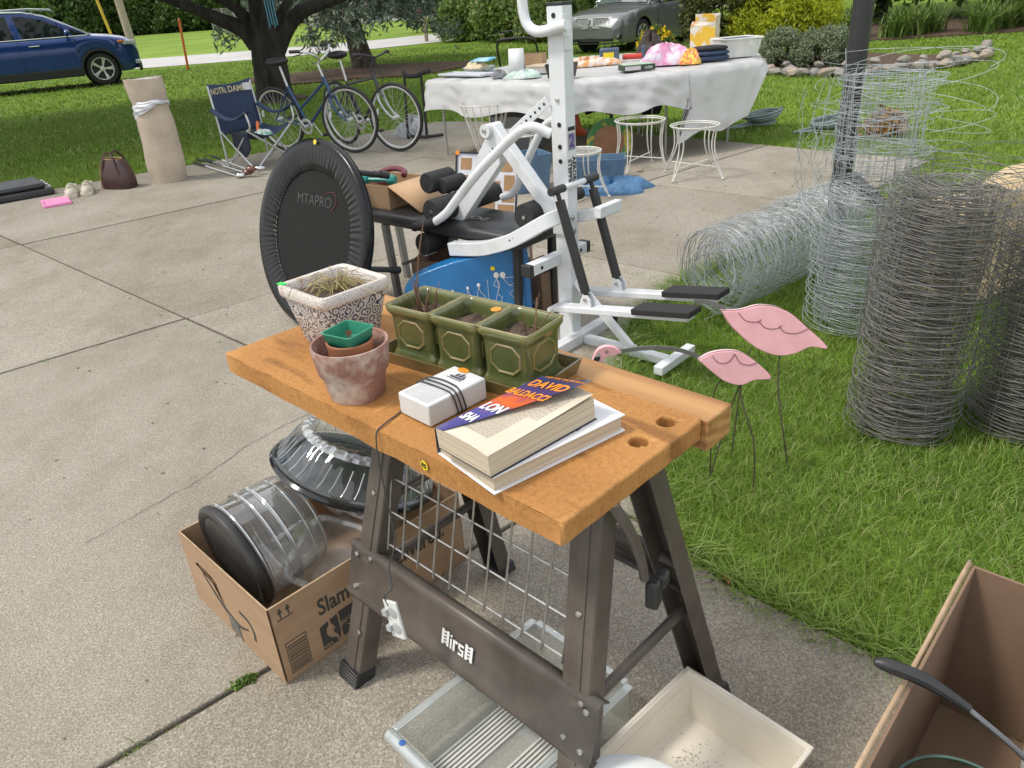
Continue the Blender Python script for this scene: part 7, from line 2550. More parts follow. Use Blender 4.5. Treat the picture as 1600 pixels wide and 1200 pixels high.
m.grid(bagf, 60, 10, wrap=True)
part('plastic_wrap', m, mat('white_bag', (0.70, 0.71, 0.74), 0.4, c2=(0.62, 0.63, 0.67), scale=14, bmp=0.6, bscale=30, bdist=0.015), cr)
LEATH = mat('brown_leather', (0.075, 0.038, 0.034), 0.35, c2=(0.055, 0.028, 0.026), scale=9, bmp=0.15, bscale=60)
lb = thing('leather_bag', 'dark brown leather tote bag standing at the lawn edge', 'bag', (-3.80, 7.97, 0), R(-20))
m = MB()
m.lathe([(0.0, 0.0), (0.165, 0.0), (0.175, 0.012), (0.172, 0.10), (0.150, 0.20), (0.118, 0.275), (0.10, 0.285)], 40, Matrix.Diagonal((1.0, 0.55, 1.0, 1)), sq=4)
part('bag_body', m, LEATH, lb, ang=50)
m = MB()
m.tube([(0.10 * math.cos(a), 0.058 * math.sin(a), 0.287) for a in np.linspace(0, 6.28, 25)[:-1]], 0.007, 6, closed=True)
part('zip_edge', m, mat('tan_trim', (0.36, 0.22, 0.10), 0.5), lb)
for s in (-1, 1):
 m = MB()
 P = spline([(-0.09, -0.085 * s, 0.18), (-0.07, -0.075 * s, 0.27), (-0.04, -0.05 * s, 0.335), (0.03, -0.05 * s, 0.345), (0.07, -0.075 * s, 0.27), (0.10, -0.09 * s, 0.15)], 22)
 for k in range(21):
  m.bar(P[k], P[k + 1], 0.022, 0.006, (0, 1, 0))
 part('strap', m, LEATH, lb)
m = MB()
m.tube(spline([(-0.10, -0.075, 0.25), (-0.13, -0.09, 0.12), (-0.14, -0.10, 0.005)], 8), 0.005, 6)
part('piping', m, mat('tan_trim', (0.36, 0.22, 0.10), 0.5), lb)
SHOE = mat('cream_shoe', (0.60, 0.55, 0.45), 0.5, c2=(0.50, 0.45, 0.36), scale=18)
for k, (x, y, lbl) in enumerate(((-4.17, 7.72, 'left cream strap shoe beside the brown leather bag'), (-4.05, 7.80, 'right cream strap shoe beside the brown leather bag'))):
 sh_ = thing('shoe', lbl, 'shoe', (x, y, 0), R(-72), 'pair of cream shoes')
 sh_.scale = (1.25, 1.25, 1.25)
 m = MB()
 out = [(p[0], p[1]) for p in spline([(0.13, 0, 0), (0.11, 0.042, 0), (0.04, 0.046, 0), (-0.04, 0.034, 0), (-0.11, 0.034, 0), (-0.13, 0, 0), (-0.11, -0.034, 0), (-0.04, -0.03, 0), (0.04, -0.046, 0), (0.11, -0.042, 0), (0.13, 0, 0)], 40)[:-1]]
 m.prism(out, 0.0, 0.028)
 part('sole', m, SHOE, sh_, bevel=0.004)
 m = MB()
 m.ball((0.06, 0, 0.028), (0.068, 0.042, 0.045), 16)
 part('toe_cap', m, SHOE, sh_)
 m = MB()
 def heel(u, v):
  a = math.pi * (0.5 + u)
  return (-0.055 + 0.072 * math.cos(a) * (1 - 0.1 * v), 0.036 * math.sin(a), 0.026 + 0.05 * v)
 m.grid(heel, 14, 5)
 part('heel_counter', m, SHOE, sh_, solid=0.005)
 m = MB()
 m.tube(spline([(-0.03, 0.037, 0.05), (-0.01, 0.02, 0.088), (0.0, -0.01, 0.09), (-0.02, -0.037, 0.05)], 10), 0.008, 6)
 m.tube(spline([(0.03, 0.042, 0.04), (0.03, 0.0, 0.082), (0.03, -0.042, 0.04)], 10), 0.008, 6)
 part('strap', m, SHOE, sh_)
ps = thing('pink_scale', 'flat pink plastic scale lying on the concrete', 'bathroom scale', (-4.19, 7.43, 0), R(-58))
m = MB()
m.span(-0.17, 0.17, -0.12, 0.12, 0.0, 0.028)
part('platform', m, mat('pink_plastic', (0.80, 0.28, 0.52), 0.4, c2=(0.76, 0.25, 0.48)), ps, bevel=0.008)
m = MB()
m.span(-0.02, 0.13, -0.105, -0.095, 0.0282, 0.0292)
part('slot', m, mat('dark_pink', (0.45, 0.12, 0.28), 0.5), ps)
bc = thing('black_case', 'flat black case with metal clasps at the left picture edge', 'case', (-4.93, 7.86, 0), R(37))
m = MB()
m.span(-0.42, 0.42, -0.30, 0.30, 0.0, 0.07)
part('shell', m, VINYL, bc, bevel=0.02)
m = MB()
m.span(-0.38, 0.36, -0.26, 0.27, 0.071, 0.12)
part('lid_pad', m, VINYL, bc, bevel=0.02)
for k in range(4):
 m = MB()
 m.box((0.40, -0.2 + 0.13 * k, 0.075), (0.03, 0.03, 0.02))
 part('clasp', m, CHROME, bc, bevel=0.004)

# ---------------------------------------------------------------- sale table
TBL = [(-0.63, 8.41), (0.59, 7.18), (1.71, 7.42), (2.62, 7.86), (2.86, 8.75), (1.65, 9.85), (0.55, 9.75)]
TZ = 0.75
cen = np.array([1.05, 8.55])
tb0 = thing('sale_table', 'folding table carrying the garage sale things, under white plastic sheet', 'table', (cen[0], cen[1], 0))
m = MB()
m.prism([((x - cen[0]) * 0.96, (y - cen[1]) * 0.96) for x, y in TBL], TZ - 0.035, TZ - 0.012)
part('tabletop', m, mat('table_board', (0.45, 0.42, 0.38), 0.6), tb0)
for (x, y) in ((-0.50, 8.42), (0.62, 7.40), (2.35, 7.95), (1.6, 9.6), (0.6, 9.5), (1.65, 7.6)):
 m = MB()
 m.tube([(x - cen[0], y - cen[1], 0.0), (x - cen[0], y - cen[1], TZ - 0.036)], 0.012, 8)
 part('leg', m, mat('table_leg', (0.45, 0.45, 0.44), 0.4, 0.5), tb0)
# crinkled plastic sheet: radial grid, top then hanging skirt
def perim(s):
 n_ = len(TBL)
 k = int(s * n_) % n_
 f = s * n_ - int(s * n_)
 a, b = np.array(TBL[k]), np.array(TBL[(k + 1) % n_])
 return a + (b - a) * f, k, f
HANG = {0: 0.30, 1: 0.27, 2: 0.30, 3: 0.10, 4: 0.10, 5: 0.2, 6: 0.30}
def crink(x, y):
 s = 0
 for (a, b, c, w_) in ((5.1, 3.3, 0.3, 1.0), (-4.2, 7.9, 1.1, 0.8), (11.3, -6.1, 2.2, 0.6), (17.9, 13.1, 0.7, 0.4), (-23.1, 19.7, 1.9, 0.3)):
  s += w_ * abs(math.sin(a * x + b * y + c + 0.8 * math.sin(b * x * 0.7)))
 return s / 3.1
NS = 252
rows = [0.02, 0.3, 0.5, 0.65, 0.78, 0.88, 0.95, 0.985, 1.0]
V, F = [], []
for r_ in rows:
 for i in range(NS):
  p, k, f = perim(i / NS)
  q_ = cen + (p - cen) * r_
  V.append((q_[0], q_[1], TZ + 0.022 * crink(q_[0], q_[1]) * (1 if r_ < 0.97 else 0.35)))
NH = 9
for j in range(1, NH + 1):
 for i in range(NS):
  p, k, f = perim(i / NS)
  h = HANG[k] * (1 - f) + HANG[(k + 1) % 7] * f
  if k == 2:
   h = 0.30 + ((0.32 - 0.12 * f) if f > 0.12 else 0)
  d = (p - cen)
  d = d / np.linalg.norm(d)
  v = j / NH
  wv_ = 0.03 * v * math.sin(i * 0.42 + 1.5 * math.sin(i * 0.13)) + 0.035 * (crink(i * 0.045, v * 1.1) - 0.5)
  if k == 2 and f > 0.12 or k == 3:
   wv_ *= 0.35
  out = 0.012 + 0.05 * v + wv_
  if k == 2 and f > 0.12:
   p = p - np.array([0.90, 0.435]) * 0.20 * v
  zb = 0.03 * math.sin(i * 0.31) * v
  V.append((p[0] + d[0] * out, p[1] + d[1] * out, TZ - h * v + zb + 0.004))
nr = len(rows) + NH
for j in range(nr - 1):
 for i in range(NS):
  l = (i + 1) % NS
  F.append((j * NS + i, j * NS + l, (j + 1) * NS + l, (j + 1) * NS + i))
m = MB()
m.add(V, F)
def sheet_mat():
 m_, t, b = nodes_of('plastic_sheet')
 n_ = noise(t, 5.5, 5.0, 0.6)
 n_.noise_type = 'RIDGED_MULTIFRACTAL'
 w_ = noise(t, 24.0, kind='ShaderNodeTexVoronoi')
 w_.feature = 'DISTANCE_TO_EDGE'
 r_ = ramp(t, n_.outputs['Fac'], [(0.3, (0.74, 0.74, 0.74)), (0.7, (0.72, 0.72, 0.72))])
 t.links.new(r_.outputs['Color'], b.inputs['Base Color'])
 b.inputs['Roughness'].default_value = 0.32
 ad = t.nodes.new('ShaderNodeMath')
 ad.operation = 'ADD'
 t.links.new(n_.outputs['Fac'], ad.inputs[0])
 t.links.new(w_.outputs['Distance'], ad.inputs[1])
 bump(t, b, n_.outputs['Fac'], 0.6, 0.06)
 tl = t.nodes.new('ShaderNodeBsdfTranslucent')
 tl.inputs['Color'].default_value = (0.6, 0.6, 0.58, 1)
 ms = t.nodes.new('ShaderNodeMixShader')
 ms.inputs['Fac'].default_value = 0.3
 t.links.new(b.outputs[0], ms.inputs[1])
 t.links.new(tl.outputs[0], ms.inputs[2])
 t.links.new(ms.outputs[0], t.nodes['Material Output'].inputs['Surface'])
 return m_
o = part('table_cover', m, sheet_mat(), ang=180)
tag(o, 'crinkled white plastic sheet draped over the sale table', 'tablecloth')
TS = TZ + 0.028
def prop(name, label, cat, loc, rz=0.0):
 return thing(name, label, cat, loc, rz)
def boxy(t, nm, sx, sy, sz, m_, bevel=0.004, z0=0.0):
 m = MB()
 m.span(-sx / 2, sx / 2, -sy / 2, sy / 2, z0, z0 + sz)
 return part(nm, m, m_, t, bevel=bevel)
# left end: flat tray, wrapped platter, crumple, card, boxes
t = prop('serving_tray', 'flat pale tray at the left end of the sale table', 'tray', (-0.22, 8.36, TS), R(-45))
boxy(t, 'tray_plate', 0.62, 0.22, 0.012, mat('pale_tray', (0.62, 0.64, 0.68), 0.3))
m = MB()
m.tube([(-0.31, -0.11, 0.014), (0.31, -0.11, 0.014), (0.31, 0.11, 0.014), (-0.31, 0.11, 0.014)], 0.008, 6, closed=True)
part('tray_rim', m, mat('pale_tray', (0.62, 0.64, 0.68), 0.3), t)
t = prop('wrapped_platter', 'cellophane wrapped platter of shells and blue packets on the table', 'platter', (-0.10, 8.75, TS + 0.01), R(-40))
m = MB()
m.lathe([(0.0, 0.0), (0.14, 0.0), (0.19, 0.03), (0.195, 0.03), (0.15, -0.004), (0.0, -0.004)], 30)
part('dish', m, clear('dish_glass', (0.85, 0.9, 0.92), 0.1, 0.1), t)
part('contents', heap((-0.03, 0, 0.004), 0.13, 0.12, 0.07, 21), mat('shells', (0.50, 0.38, 0.20), 0.6, c2=(0.72, 0.62, 0.45), scale=40, bmp=0.8, bscale=50), t)
m = MB()
for k in range(3):
 m.bar((-0.08, -0.02 + 0.05 * k, 0.085 + 0.008 * k), (0.14, 0.01 + 0.05 * k, 0.09 + 0.008 * k), 0.045, 0.018)
part('packets', m, mat('blue_packet', (0.10, 0.42, 0.66), 0.35, c2=(0.55, 0.72, 0.80), scale=9), t, bevel=0.006)
o = part('crumpled_plastic', heap((0, 0, 0), 0.075, 0.06, 0.06, 22), mat('grey_scrunch', (0.22, 0.22, 0.23), 0.3, bmp=0.8, bscale=30), ang=25)
o.location = (0.10, 7.90, TS - 0.004)
tag(o, 'crumpled dark grey wrapper on the front edge of the sale table', 'wrapper')
t = prop('white_card', 'upright white card standing on the sale table left of gym post', 'card', (0.27, 8.06, TS), R(-14))
m = MB()
m.add([(-0.075, 0, 0), (0.075, 0, 0), (0.075, 0.04, 0.23), (-0.075, 0.04, 0.23)], [(0, 1, 2, 3)])
part('front_leaf', m, WPL, t, solid=0.004)
m = MB()
m.add([(-0.075, 0.10, 0), (0.075, 0.10, 0), (0.075, 0.044, 0.228), (-0.075, 0.044, 0.228)], [(0, 1, 2, 3)])
part('rear_leaf', m, WPL, t, solid=0.004)
t = prop('small_carton', 'small brown carton behind the white card on the sale table', 'box', (0.46, 8.30, TS), R(-20))
open_box(t, 0.11, 0.08, 0.16, 0.004, CARD)
t = prop('flat_carton', 'flat grey game box on the sale table behind the gym post', 'box', (0.58, 8.05, TS), R(-30))
boxy(t, 'lower_tray', 0.36, 0.22, 0.05, mat('grey_box', (0.45, 0.44, 0.42), 0.6))
boxy(t, 'lid_panel', 0.365, 0.225, 0.02, mat('tan_box', (0.55, 0.45, 0.34), 0.7), z0=0.051)
o = part('clear_bag', heap((0, 0, 0), 0.17, 0.10, 0.06, 23), mat('milky_film', (0.62, 0.66, 0.64), 0.2, c2=(0.42, 0.58, 0.50), scale=18, bmp=0.9, bscale=30, bdist=0.02), ang=25)
o.location = (0.33, 7.75, TS - 0.006)
tag(o, 'clear plastic bag with green print before the white card', 'plastic bag')
t = prop('black_bin', 'open black plastic bin of papers behind the gym post on the table', 'bin', (0.66, 7.45, TS), R(-30))
part('bin_shell', shell(0.10, 0.08, 0.12, 0.10, 0.12, 0.004), BLKP, t)
m = MB()
m.box((0, 0, 0.10), (0.17, 0.13, 0.01), rz=0.2)
m.box((0.01, 0.01, 0.112), (0.15, 0.12, 0.008), rz=-0.1)
part('papers', m, mat('paper_stack', (0.6, 0.6, 0.58), 0.7), t)
t = prop('orange_shawl', 'heap of orange and white crochet on the sale table', 'shawl', (1.02, 8.45, TS - 0.004))
part('cloth', heap((0, 0, 0), 0.30, 0.13, 0.07, 24), mat('orange_crochet', (0.62, 0.30, 0.12), 0.9, c2=(0.66, 0.60, 0.54), scale=16, lo=0.45, hi=0.55, bmp=0.9, bscale=50), t)
t = prop('toy_machine', 'small blue and yellow electric toy machine on the sale table', 'toy', (1.28, 8.72, TS), R(-12))
boxy(t, 'housing', 0.20, 0.12, 0.13, mat('slate_blue', (0.06, 0.09, 0.15), 0.4, c2=(0.09, 0.12, 0.17)), 0.012)
m = MB()
m.span(-0.06, 0.05, -0.063, -0.0605, 0.03, 0.09)
part('yellow_panel', m, STICK_Y, t)
m = MB()
m.tube([(-0.05, 0, 0.13), (-0.05, 0, 0.20)], 0.006, 6)
m.tube([(0.02, 0, 0.13), (0.02, 0, 0.155)], 0.014, 8)
part('knob', m, BLKP, t)
t = prop('red_level', 'long red tool lying on the sale table', 'tool', (1.62, 8.72, TS), R(-4))
m = MB()
m.tube([(-0.20, 0, 0.03), (0.22, 0, 0.03)], 0.028, 12)
part('bar', m, mat('red_plastic', (0.62, 0.06, 0.04), 0.35), t)
m = MB()
m.span(0.00, 0.035, -0.035, 0.035, 0.0, 0.13)
part('clamp', m, mat('slate_blue', (0.06, 0.09, 0.15), 0.4), t, bevel=0.006)
t = prop('game_box', 'flat dark framed box with green end on the front of the table', 'box', (1.37, 7.62, TS), R(8))
boxy(t, 'case', 0.30, 0.18, 0.05, mat('dark_green', (0.03, 0.06, 0.035), 0.5))
m = MB()
m.span(-0.14, 0.01, -0.0925, -0.0905, 0.008, 0.042)
part('window_label', m, mat('label_pale', (0.62, 0.55, 0.58), 0.5), t)
m = MB()
m.span(-0.142, 0.142, -0.085, 0.085, 0.0505, 0.054)
part('top_panel', m, mat('label_green', (0.42, 0.55, 0.38), 0.5), t)
text('box_print', 'LAZER', 0.026, WHITE_INK, t, TR(0.085, -0.0915, 0.024) @ Matrix.Rotation(R(90), 4, 'X'), 0.0004)
def dark_bag(nm, lbl, loc, rx, ry, h, seed, m_, cat):
 o_ = part(nm, heap((0, 0, 0), rx, ry, h, seed, 30, 14), m_, ang=40)
 o_.location = loc
 return tag(o_, lbl, cat)
dark_bag('pink_bag', 'pink and white plastic bag of toys on the sale table', (1.72, 8.02, TS - 0.004), 0.26, 0.16, 0.15, 26, mat('pink_print', (0.72, 0.30, 0.48), 0.3, c2=(0.70, 0.62, 0.72), scale=9, lo=0.42, hi=0.56, bmp=0.7, bscale=16, bdist=0.03), 'plastic bag')
dark_bag('orange_pack', 'orange flowered packet beside the pink plastic bag', (1.93, 7.86, TS - 0.004), 0.10, 0.07, 0.11, 27, mat('orange_print2', (0.75, 0.20, 0.08), 0.35, c2=(0.85, 0.60, 0.10), scale=26, lo=0.45, hi=0.55), 'packet')
t = prop('folded_clothes', 'pile of folded navy and black clothes on the sale table', 'clothes', (2.13, 8.02, TS - 0.002), R(18))
for k, (a, b, c, z) in enumerate(((0.40, 0.26, 0.05, 0.0), (0.38, 0.25, 0.045, 0.047), (0.33, 0.23, 0.04, 0.090))):
 m = MB()
 m.ball((0.0 + 0.02 * k, 0, z + c / 2), (a / 2, b / 2, c / 2 * 1.25), 20)
 for v in m.V:
  v.x = math.copysign(abs(v.x / (a / 2)) ** 0.45, v.x) * a / 2 if abs(v.x) > 1e-6 else v.x
  v.y = math.copysign(abs(v.y / (b / 2)) ** 0.45, v.y) * b / 2 if abs(v.y) > 1e-6 else v.y
  v.z = max(v.z, 0.0)
 part('garment', m, (NAVY, NAVY, mat('black_cloth', (0.018, 0.018, 0.02), 0.85, bmp=0.5, bscale=18))[k], t, ang=60)
t = prop('white_tub', 'white plastic tub with flared rim at the right end of the table', 'tub', (2.47, 8.22, TS), R(12))
part('tub_shell', shell(0.16, 0.12, 0.195, 0.15, 0.17, 0.005), mat('tub_white', (0.74, 0.73, 0.70), 0.45), t, bevel=0.004)
m = MB()
m.tube([(-0.20, -0.155, 0.168), (0.20, -0.155, 0.168), (0.20, 0.155, 0.168), (-0.20, 0.155, 0.168)], 0.008, 6, closed=True)
part('tub_rim', m, mat('tub_white', (0.74, 0.73, 0.70), 0.45), t)
m = MB()
m.box((0.02, 0, 0.165), (0.25, 0.2, 0.012), rz=0.2)
part('contents', m, mat('slate_cloth', (0.12, 0.14, 0.18), 0.8), t)
t = prop('toy_carton', 'yellow and white printed carton with torn top behind the white tub', 'box', (2.30, 8.80, TS), R(-28))
YB = mat('yellow_print_card', (0.72, 0.45, 0.04), 0.5, c2=(0.68, 0.64, 0.56), scale=8, lo=0.48, hi=0.52)
PR = mat('photo_print_card', (0.60, 0.55, 0.46), 0.5, c2=(0.55, 0.26, 0.10), scale=14, lo=0.5, hi=0.62)
for nm, a in (('front_panel', (-0.13, 0.13, -0.10, -0.095, 0.27, YB)), ('side_panel', (0.126, 0.13, -0.094, 0.095, 0.36, PR)), ('rear_panel', (-0.13, 0.13, 0.096, 0.10, 0.38, YB)), ('side_panel', (-0.13, -0.126, -0.094, 0.095, 0.25, PR))):
 m = MB()
 m.span(a[0], a[1], a[2], a[3], 0.0, a[4])
 part(nm, m, a[5], t)
m = MB()
m.add([(-0.13, -0.10, 0.272), (0.13, -0.10, 0.272), (0.13, -0.02, 0.30), (-0.13, -0.03, 0.315)], [(0, 1, 2, 3)])
part('torn_flap', m, PR, t, solid=0.003)
dark_bag('dark_bag', 'dark brown crumpled cloth bag behind the red tool', (1.80, 9.2, TS - 0.004), 0.15, 0.13, 0.20, 29, mat('dark_suede', (0.07, 0.055, 0.045), 0.8, c2=(0.045, 0.035, 0.03), scale=12, bmp=0.7, bscale=18, bdist=0.03), 'bag')
m = MB()
m.box((1.92, 8.62, TS + 0.02), (0.22, 0.06, 0.04), rz=0.1)
o = part('pink_toy', m, mat('pink_toy', (0.75, 0.10, 0.20), 0.4), bevel=0.012)
tag(o, 'pink plastic toy behind the pink bag on the sale table', 'toy')

# ---------------------------------------------------------------- under and around the table
WIREW = mat('white_wire', (0.66, 0.65, 0.61), 0.45, c2=(0.55, 0.53, 0.48), scale=20)
def stool(label, loc, rz, h, r, foot, seat='ring'):
 t = thing('wire_stool', label, 'stool', loc, rz, 'white wire patio stools')
 m = MB()
 for rr, z in ((r, h), (r * 0.93, h - 0.012)):
  m.tube([(rr * math.cos(a), rr * math.sin(a), z) for a in np.linspace(0, 2 * math.pi, 37)[:-1]], 0.006, 6, closed=True)
 if seat == 'slat':
  for k in range(7):
   y = -r * 0.8 + r * 1.6 * k / 6
   x = math.sqrt(max(0, r * r - y * y))
   m.tube([(-x, y, h), (0, y, h - 0.012), (x, y, h)], 0.004, 5)
 part('seat_ring', m, WIREW, t)
 for k in range(4):
  a = math.pi / 4 + k * math.pi / 2
  d = Vector((math.cos(a), math.sin(a), 0))
  s = Vector((-d.y, d.x, 0))
  m = MB()
  for off in (-0.02, 0.02):
   m.tube(spline([d * r + s * off + Vector((0, 0, h)), d * r * 0.92 + s * off + Vector((0, 0, h * 0.6)), d * (foot * 0.85) + s * off * 0.6 + Vector((0, 0, h * 0.22)), d * foot + Vector((0, 0, 0.012))], 14), 0.0055, 6)
  lg = part('leg', m, WIREW, t)
  m = MB()
  m.ball((d.x * foot, d.y * foot, 0.012), (0.012, 0.012, 0.013), 8)
  part('foot_tip', m, WIREW, lg)
 m = MB()
 e = foot * 0.83
 for k in range(2):
  a = math.pi / 4 + k * math.pi / 2
  m.tube([(e * math.cos(a), e * math.sin(a), h * 0.24), (-e * math.cos(a), -e * math.sin(a), h * 0.24)], 0.005, 6)
 part('stretcher', m, WIREW, t)
 return t
stool('white wire stool under the right end of the sale table', (1.67, 6.58, 0), R(-3), 0.42, 0.20, 0.29)
stool('white wire stool in front of the round wooden tray', (1.30, 7.05, 0), R(10), 0.42, 0.22, 0.27)
stool('white wire stool right behind the gym post over the blue tarp', (0.66, 6.15, 0), R(20), 0.36, 0.17, 0.24, 'slat')
# conical wire basket under the left end
t = thing('wire_basket', 'tapered white wire basket under the left end of the table', 'basket', (-0.06, 7.85, 0))
for k in range(18):
 a = 2 * math.pi * k / 18
 m = MB()
 m.tube(spline([(0.10 * math.cos(a), 0.10 * math.sin(a), 0.10), (0.13 * math.cos(a), 0.13 * math.sin(a), 0.2), (0.24 * math.cos(a), 0.24 * math.sin(a), 0.56)], 8), 0.004, 5)
 part('rib', m, WIREW, t)
m = MB()
for r_, z in ((0.10, 0.10), (0.24, 0.56), (0.12, 0.02)):
 m.tube([(r_ * math.cos(a), r_ * math.sin(a), z) for a in np.linspace(0, 6.283, 31)[:-1]], 0.006, 6, closed=True)
part('hoop', m, WIREW, t)
for k in range(3):
 a = k * 2.094
 m = MB()
 m.tube([(0.12 * math.cos(a), 0.12 * math.sin(a), 0.01), (0.10 * math.cos(a), 0.10 * math.sin(a), 0.10)], 0.006, 6)
 part('leg', m, WIREW, t)
t = thing('wire_table', 'low round white wire table behind the gym lever', 'side table', (0.22, 7.35, 0))
m = MB()
for r_ in (0.26, 0.24, 0.17, 0.09):
 m.tube([(r_ * math.cos(a), r_ * math.sin(a), 0.34) for a in np.linspace(0, 6.283, 37)[:-1]], 0.006, 6, closed=True)
part('top_rings', m, WIREW, t)
for k in range(4):
 a = 0.5 + k * math.pi / 2
 m = MB()
 m.tube(spline([(0.25 * math.cos(a), 0.25 * math.sin(a), 0.34), (0.20 * math.cos(a), 0.20 * math.sin(a), 0.18), (0.27 * math.cos(a), 0.27 * math.sin(a), 0.008)], 10), 0.007, 6)
 part('leg', m, WIREW, t)
# clear storage box with dark lid
t = thing('storage_box', 'clear grey storage box with dark lid under the sale table', 'storage box', (0.28, 8.55, 0), R(-35))
part('box_shell', shell(0.22, 0.15, 0.25, 0.18, 0.34, 0.004), clear('grey_tub', (0.7, 0.72, 0.75), 0.15, 0.1, 0.45, (0.40, 0.41, 0.44)), t)
m = MB()
m.span(-0.27, 0.27, -0.20, 0.20, 0.341, 0.375)
part('lid_panel', m, BLKP, t, bevel=0.01)
# blue tarps
TARP = mat('blue_tarp', (0.045, 0.13, 0.27), 0.4, c2=(0.07, 0.18, 0.33), scale=10, bmp=0.9, bscale=14, bdist=0.03)
dark_bag('blue_tarp', 'crumpled blue tarp lying on the concrete under the wire stools', (0.93, 6.28, -0.002), 0.34, 0.17, 0.09, 31, TARP, 'tarp')
t = thing('blue_tub', 'folded dull blue plastic tub standing before the wooden tray', 'tub', (0.86, 6.68, 0), R(-8))
part('tub_shell', shell(0.22, 0.10, 0.25, 0.13, 0.20, 0.006), mat('dull_blue', (0.09, 0.16, 0.25), 0.5, c2=(0.12, 0.20, 0.29)), t, bevel=0.01)
t = thing('blue_tub', 'dull blue tub behind the gym post by the round wire table', 'tub', (0.26, 6.55, 0), R(20))
part('tub_shell', shell(0.14, 0.12, 0.17, 0.15, 0.30, 0.006), mat('dull_blue', (0.09, 0.16, 0.25), 0.5), t, bevel=0.01)
# painted round wooden tray leaning
t = thing('painted_tray', 'round brown wooden tray with green and yellow painted rim', 'tray', (0, 0, 0))
t.matrix_world = TR(1.06, 7.30, 0.205) @ Matrix.Rotation(R(80), 4, 'X') @ rotz(0.3)
m = MB()
m.lathe([(0.0, 0.0), (0.145, 0.0), (0.15, 0.004), (0.20, 0.022), (0.208, 0.022), (0.208, 0.012), (0.15, -0.01), (0.0, -0.01)], 48)
part('dish', m, mat('tray_rim_paint', (0.045, 0.16, 0.05), 0.4, c2=(0.40, 0.33, 0.04), scale=9, lo=0.52, hi=0.62), t)
m = MB()
m.lathe([(0.0, 0.0015), (0.143, 0.0015)], 40)
part('centre', m, mat('tray_wood', (0.25, 0.115, 0.05), 0.45, c2=(0.19, 0.085, 0.035), scale=6), t)
# red string trimmer heads and engine on the grass beyond the table
RED = mat('trimmer_red', (0.55, 0.03, 0.035), 0.35, c2=(0.45, 0.025, 0.03))
ORNG = mat('trimmer_orange', (0.85, 0.14, 0.05), 0.4)
t = thing('string_trimmer', 'red and orange garden trimmer lying on grass behind the table', 'garden tool', (1.15, 9.15, 0), R(12))
m = MB()
m.lathe([(0.0, 0.20), (0.06, 0.20), (0.075, 0.25), (0.075, 0.33), (0.05, 0.36), (0.0, 0.36)], 20, TR(0.22, 0, -0.02))
part('motor', m, RED, t)
m = MB()
m.tube([(-0.10, -0.04, 0.22), (0.20, 0, 0.28), (0.52, 0.05, 0.34)], 0.02, 8)
part('shaft', m, BLKP, t)
m = MB()
m.tube(spline([(-0.24, -0.05, 0.30), (-0.25, -0.06, 0.16), (-0.22, -0.06, 0.05), (-0.12, -0.05, 0.015)], 10), [0.03, 0.045, 0.06, 0.07, 0.075, 0.075, 0.07, 0.065, 0.05, 0.03], 10)
part('guard', m, ORNG, t)
m = MB()
m.lathe([(0.0, 0.0), (0.08, 0.0), (0.10, 0.03), (0.06, 0.07), (0.0, 0.07)], 18, TR(0.50, 0.04, 0.26) @ Matrix.Rotation(R(70), 4, 'Y'))
part('spool_head', m, ORNG, t)
m = MB()
m.tube([(0.22, 0, 0.17), (0.22, 0, 0.0)], 0.02, 8)
part('stand', m, BLKP, t)
t = thing('black_planter', 'square black planter in a wire stand under the right of the table', 'planter', (1.72, 8.75, 0))
part('planter_shell', shell(0.09, 0.09, 0.15, 0.15, 0.20, 0.004), BLKP, t).location = (0, 0, 0.22)
for k in range(8):
 a = k * math.pi / 4
 m = MB()
 m.tube([(0.14 * math.cos(a), 0.14 * math.sin(a), 0.0), (0.10 * math.cos(a), 0.10 * math.sin(a), 0.2), (0.17 * math.cos(a), 0.17 * math.sin(a), 0.40)], 0.005, 5)
 part('stand_wire', m, WIREW, t)
# mower handle standing behind the table
t = thing('lawn_mower', 'black push mower handle rising behind the left of the table', 'lawn mower', (0.42, 11.1, -0.03), R(-12))
m = MB()
m.tube(spline([(-0.30, 0.5, 0.28), (-0.27, 0.0, 0.72), (-0.25, -0.16, 0.94), (-0.15, -0.2, 0.985), (0.15, -0.2, 0.985), (0.25, -0.16, 0.94), (0.27, 0.0, 0.72), (0.30, 0.5, 0.28)], 40), 0.014, 10)
part('handle', m, BLKP, t)
m = MB()
m.tube(spline([(-0.24, -0.12, 0.90), (-0.18, -0.2, 1.06), (0.0, -0.22, 1.08), (0.18, -0.2, 1.06), (0.24, -0.12, 0.90)], 18), 0.006, 6)
part('bail_bar', m, BLKP, t)
m = MB()
m.span(-0.28, 0.28, 0.40, 1.05, 0.10, 0.24)
part('deck', m, mat('mower_deck', (0.03, 0.03, 0.032), 0.4), t, bevel=0.04)
for (x, y) in ((-0.31, 0.48), (0.31, 0.48), (-0.31, 0.98), (0.31, 0.98)):
 m = MB()
 m.lathe([(0.0, -0.02), (0.09, -0.02), (0.10, 0), (0.09, 0.02), (0.0, 0.02)], 20, TR(x, y, 0.10) @ Matrix.Rotation(R(90), 4, 'Y'))
 part('wheel', m, RUBBER, t)
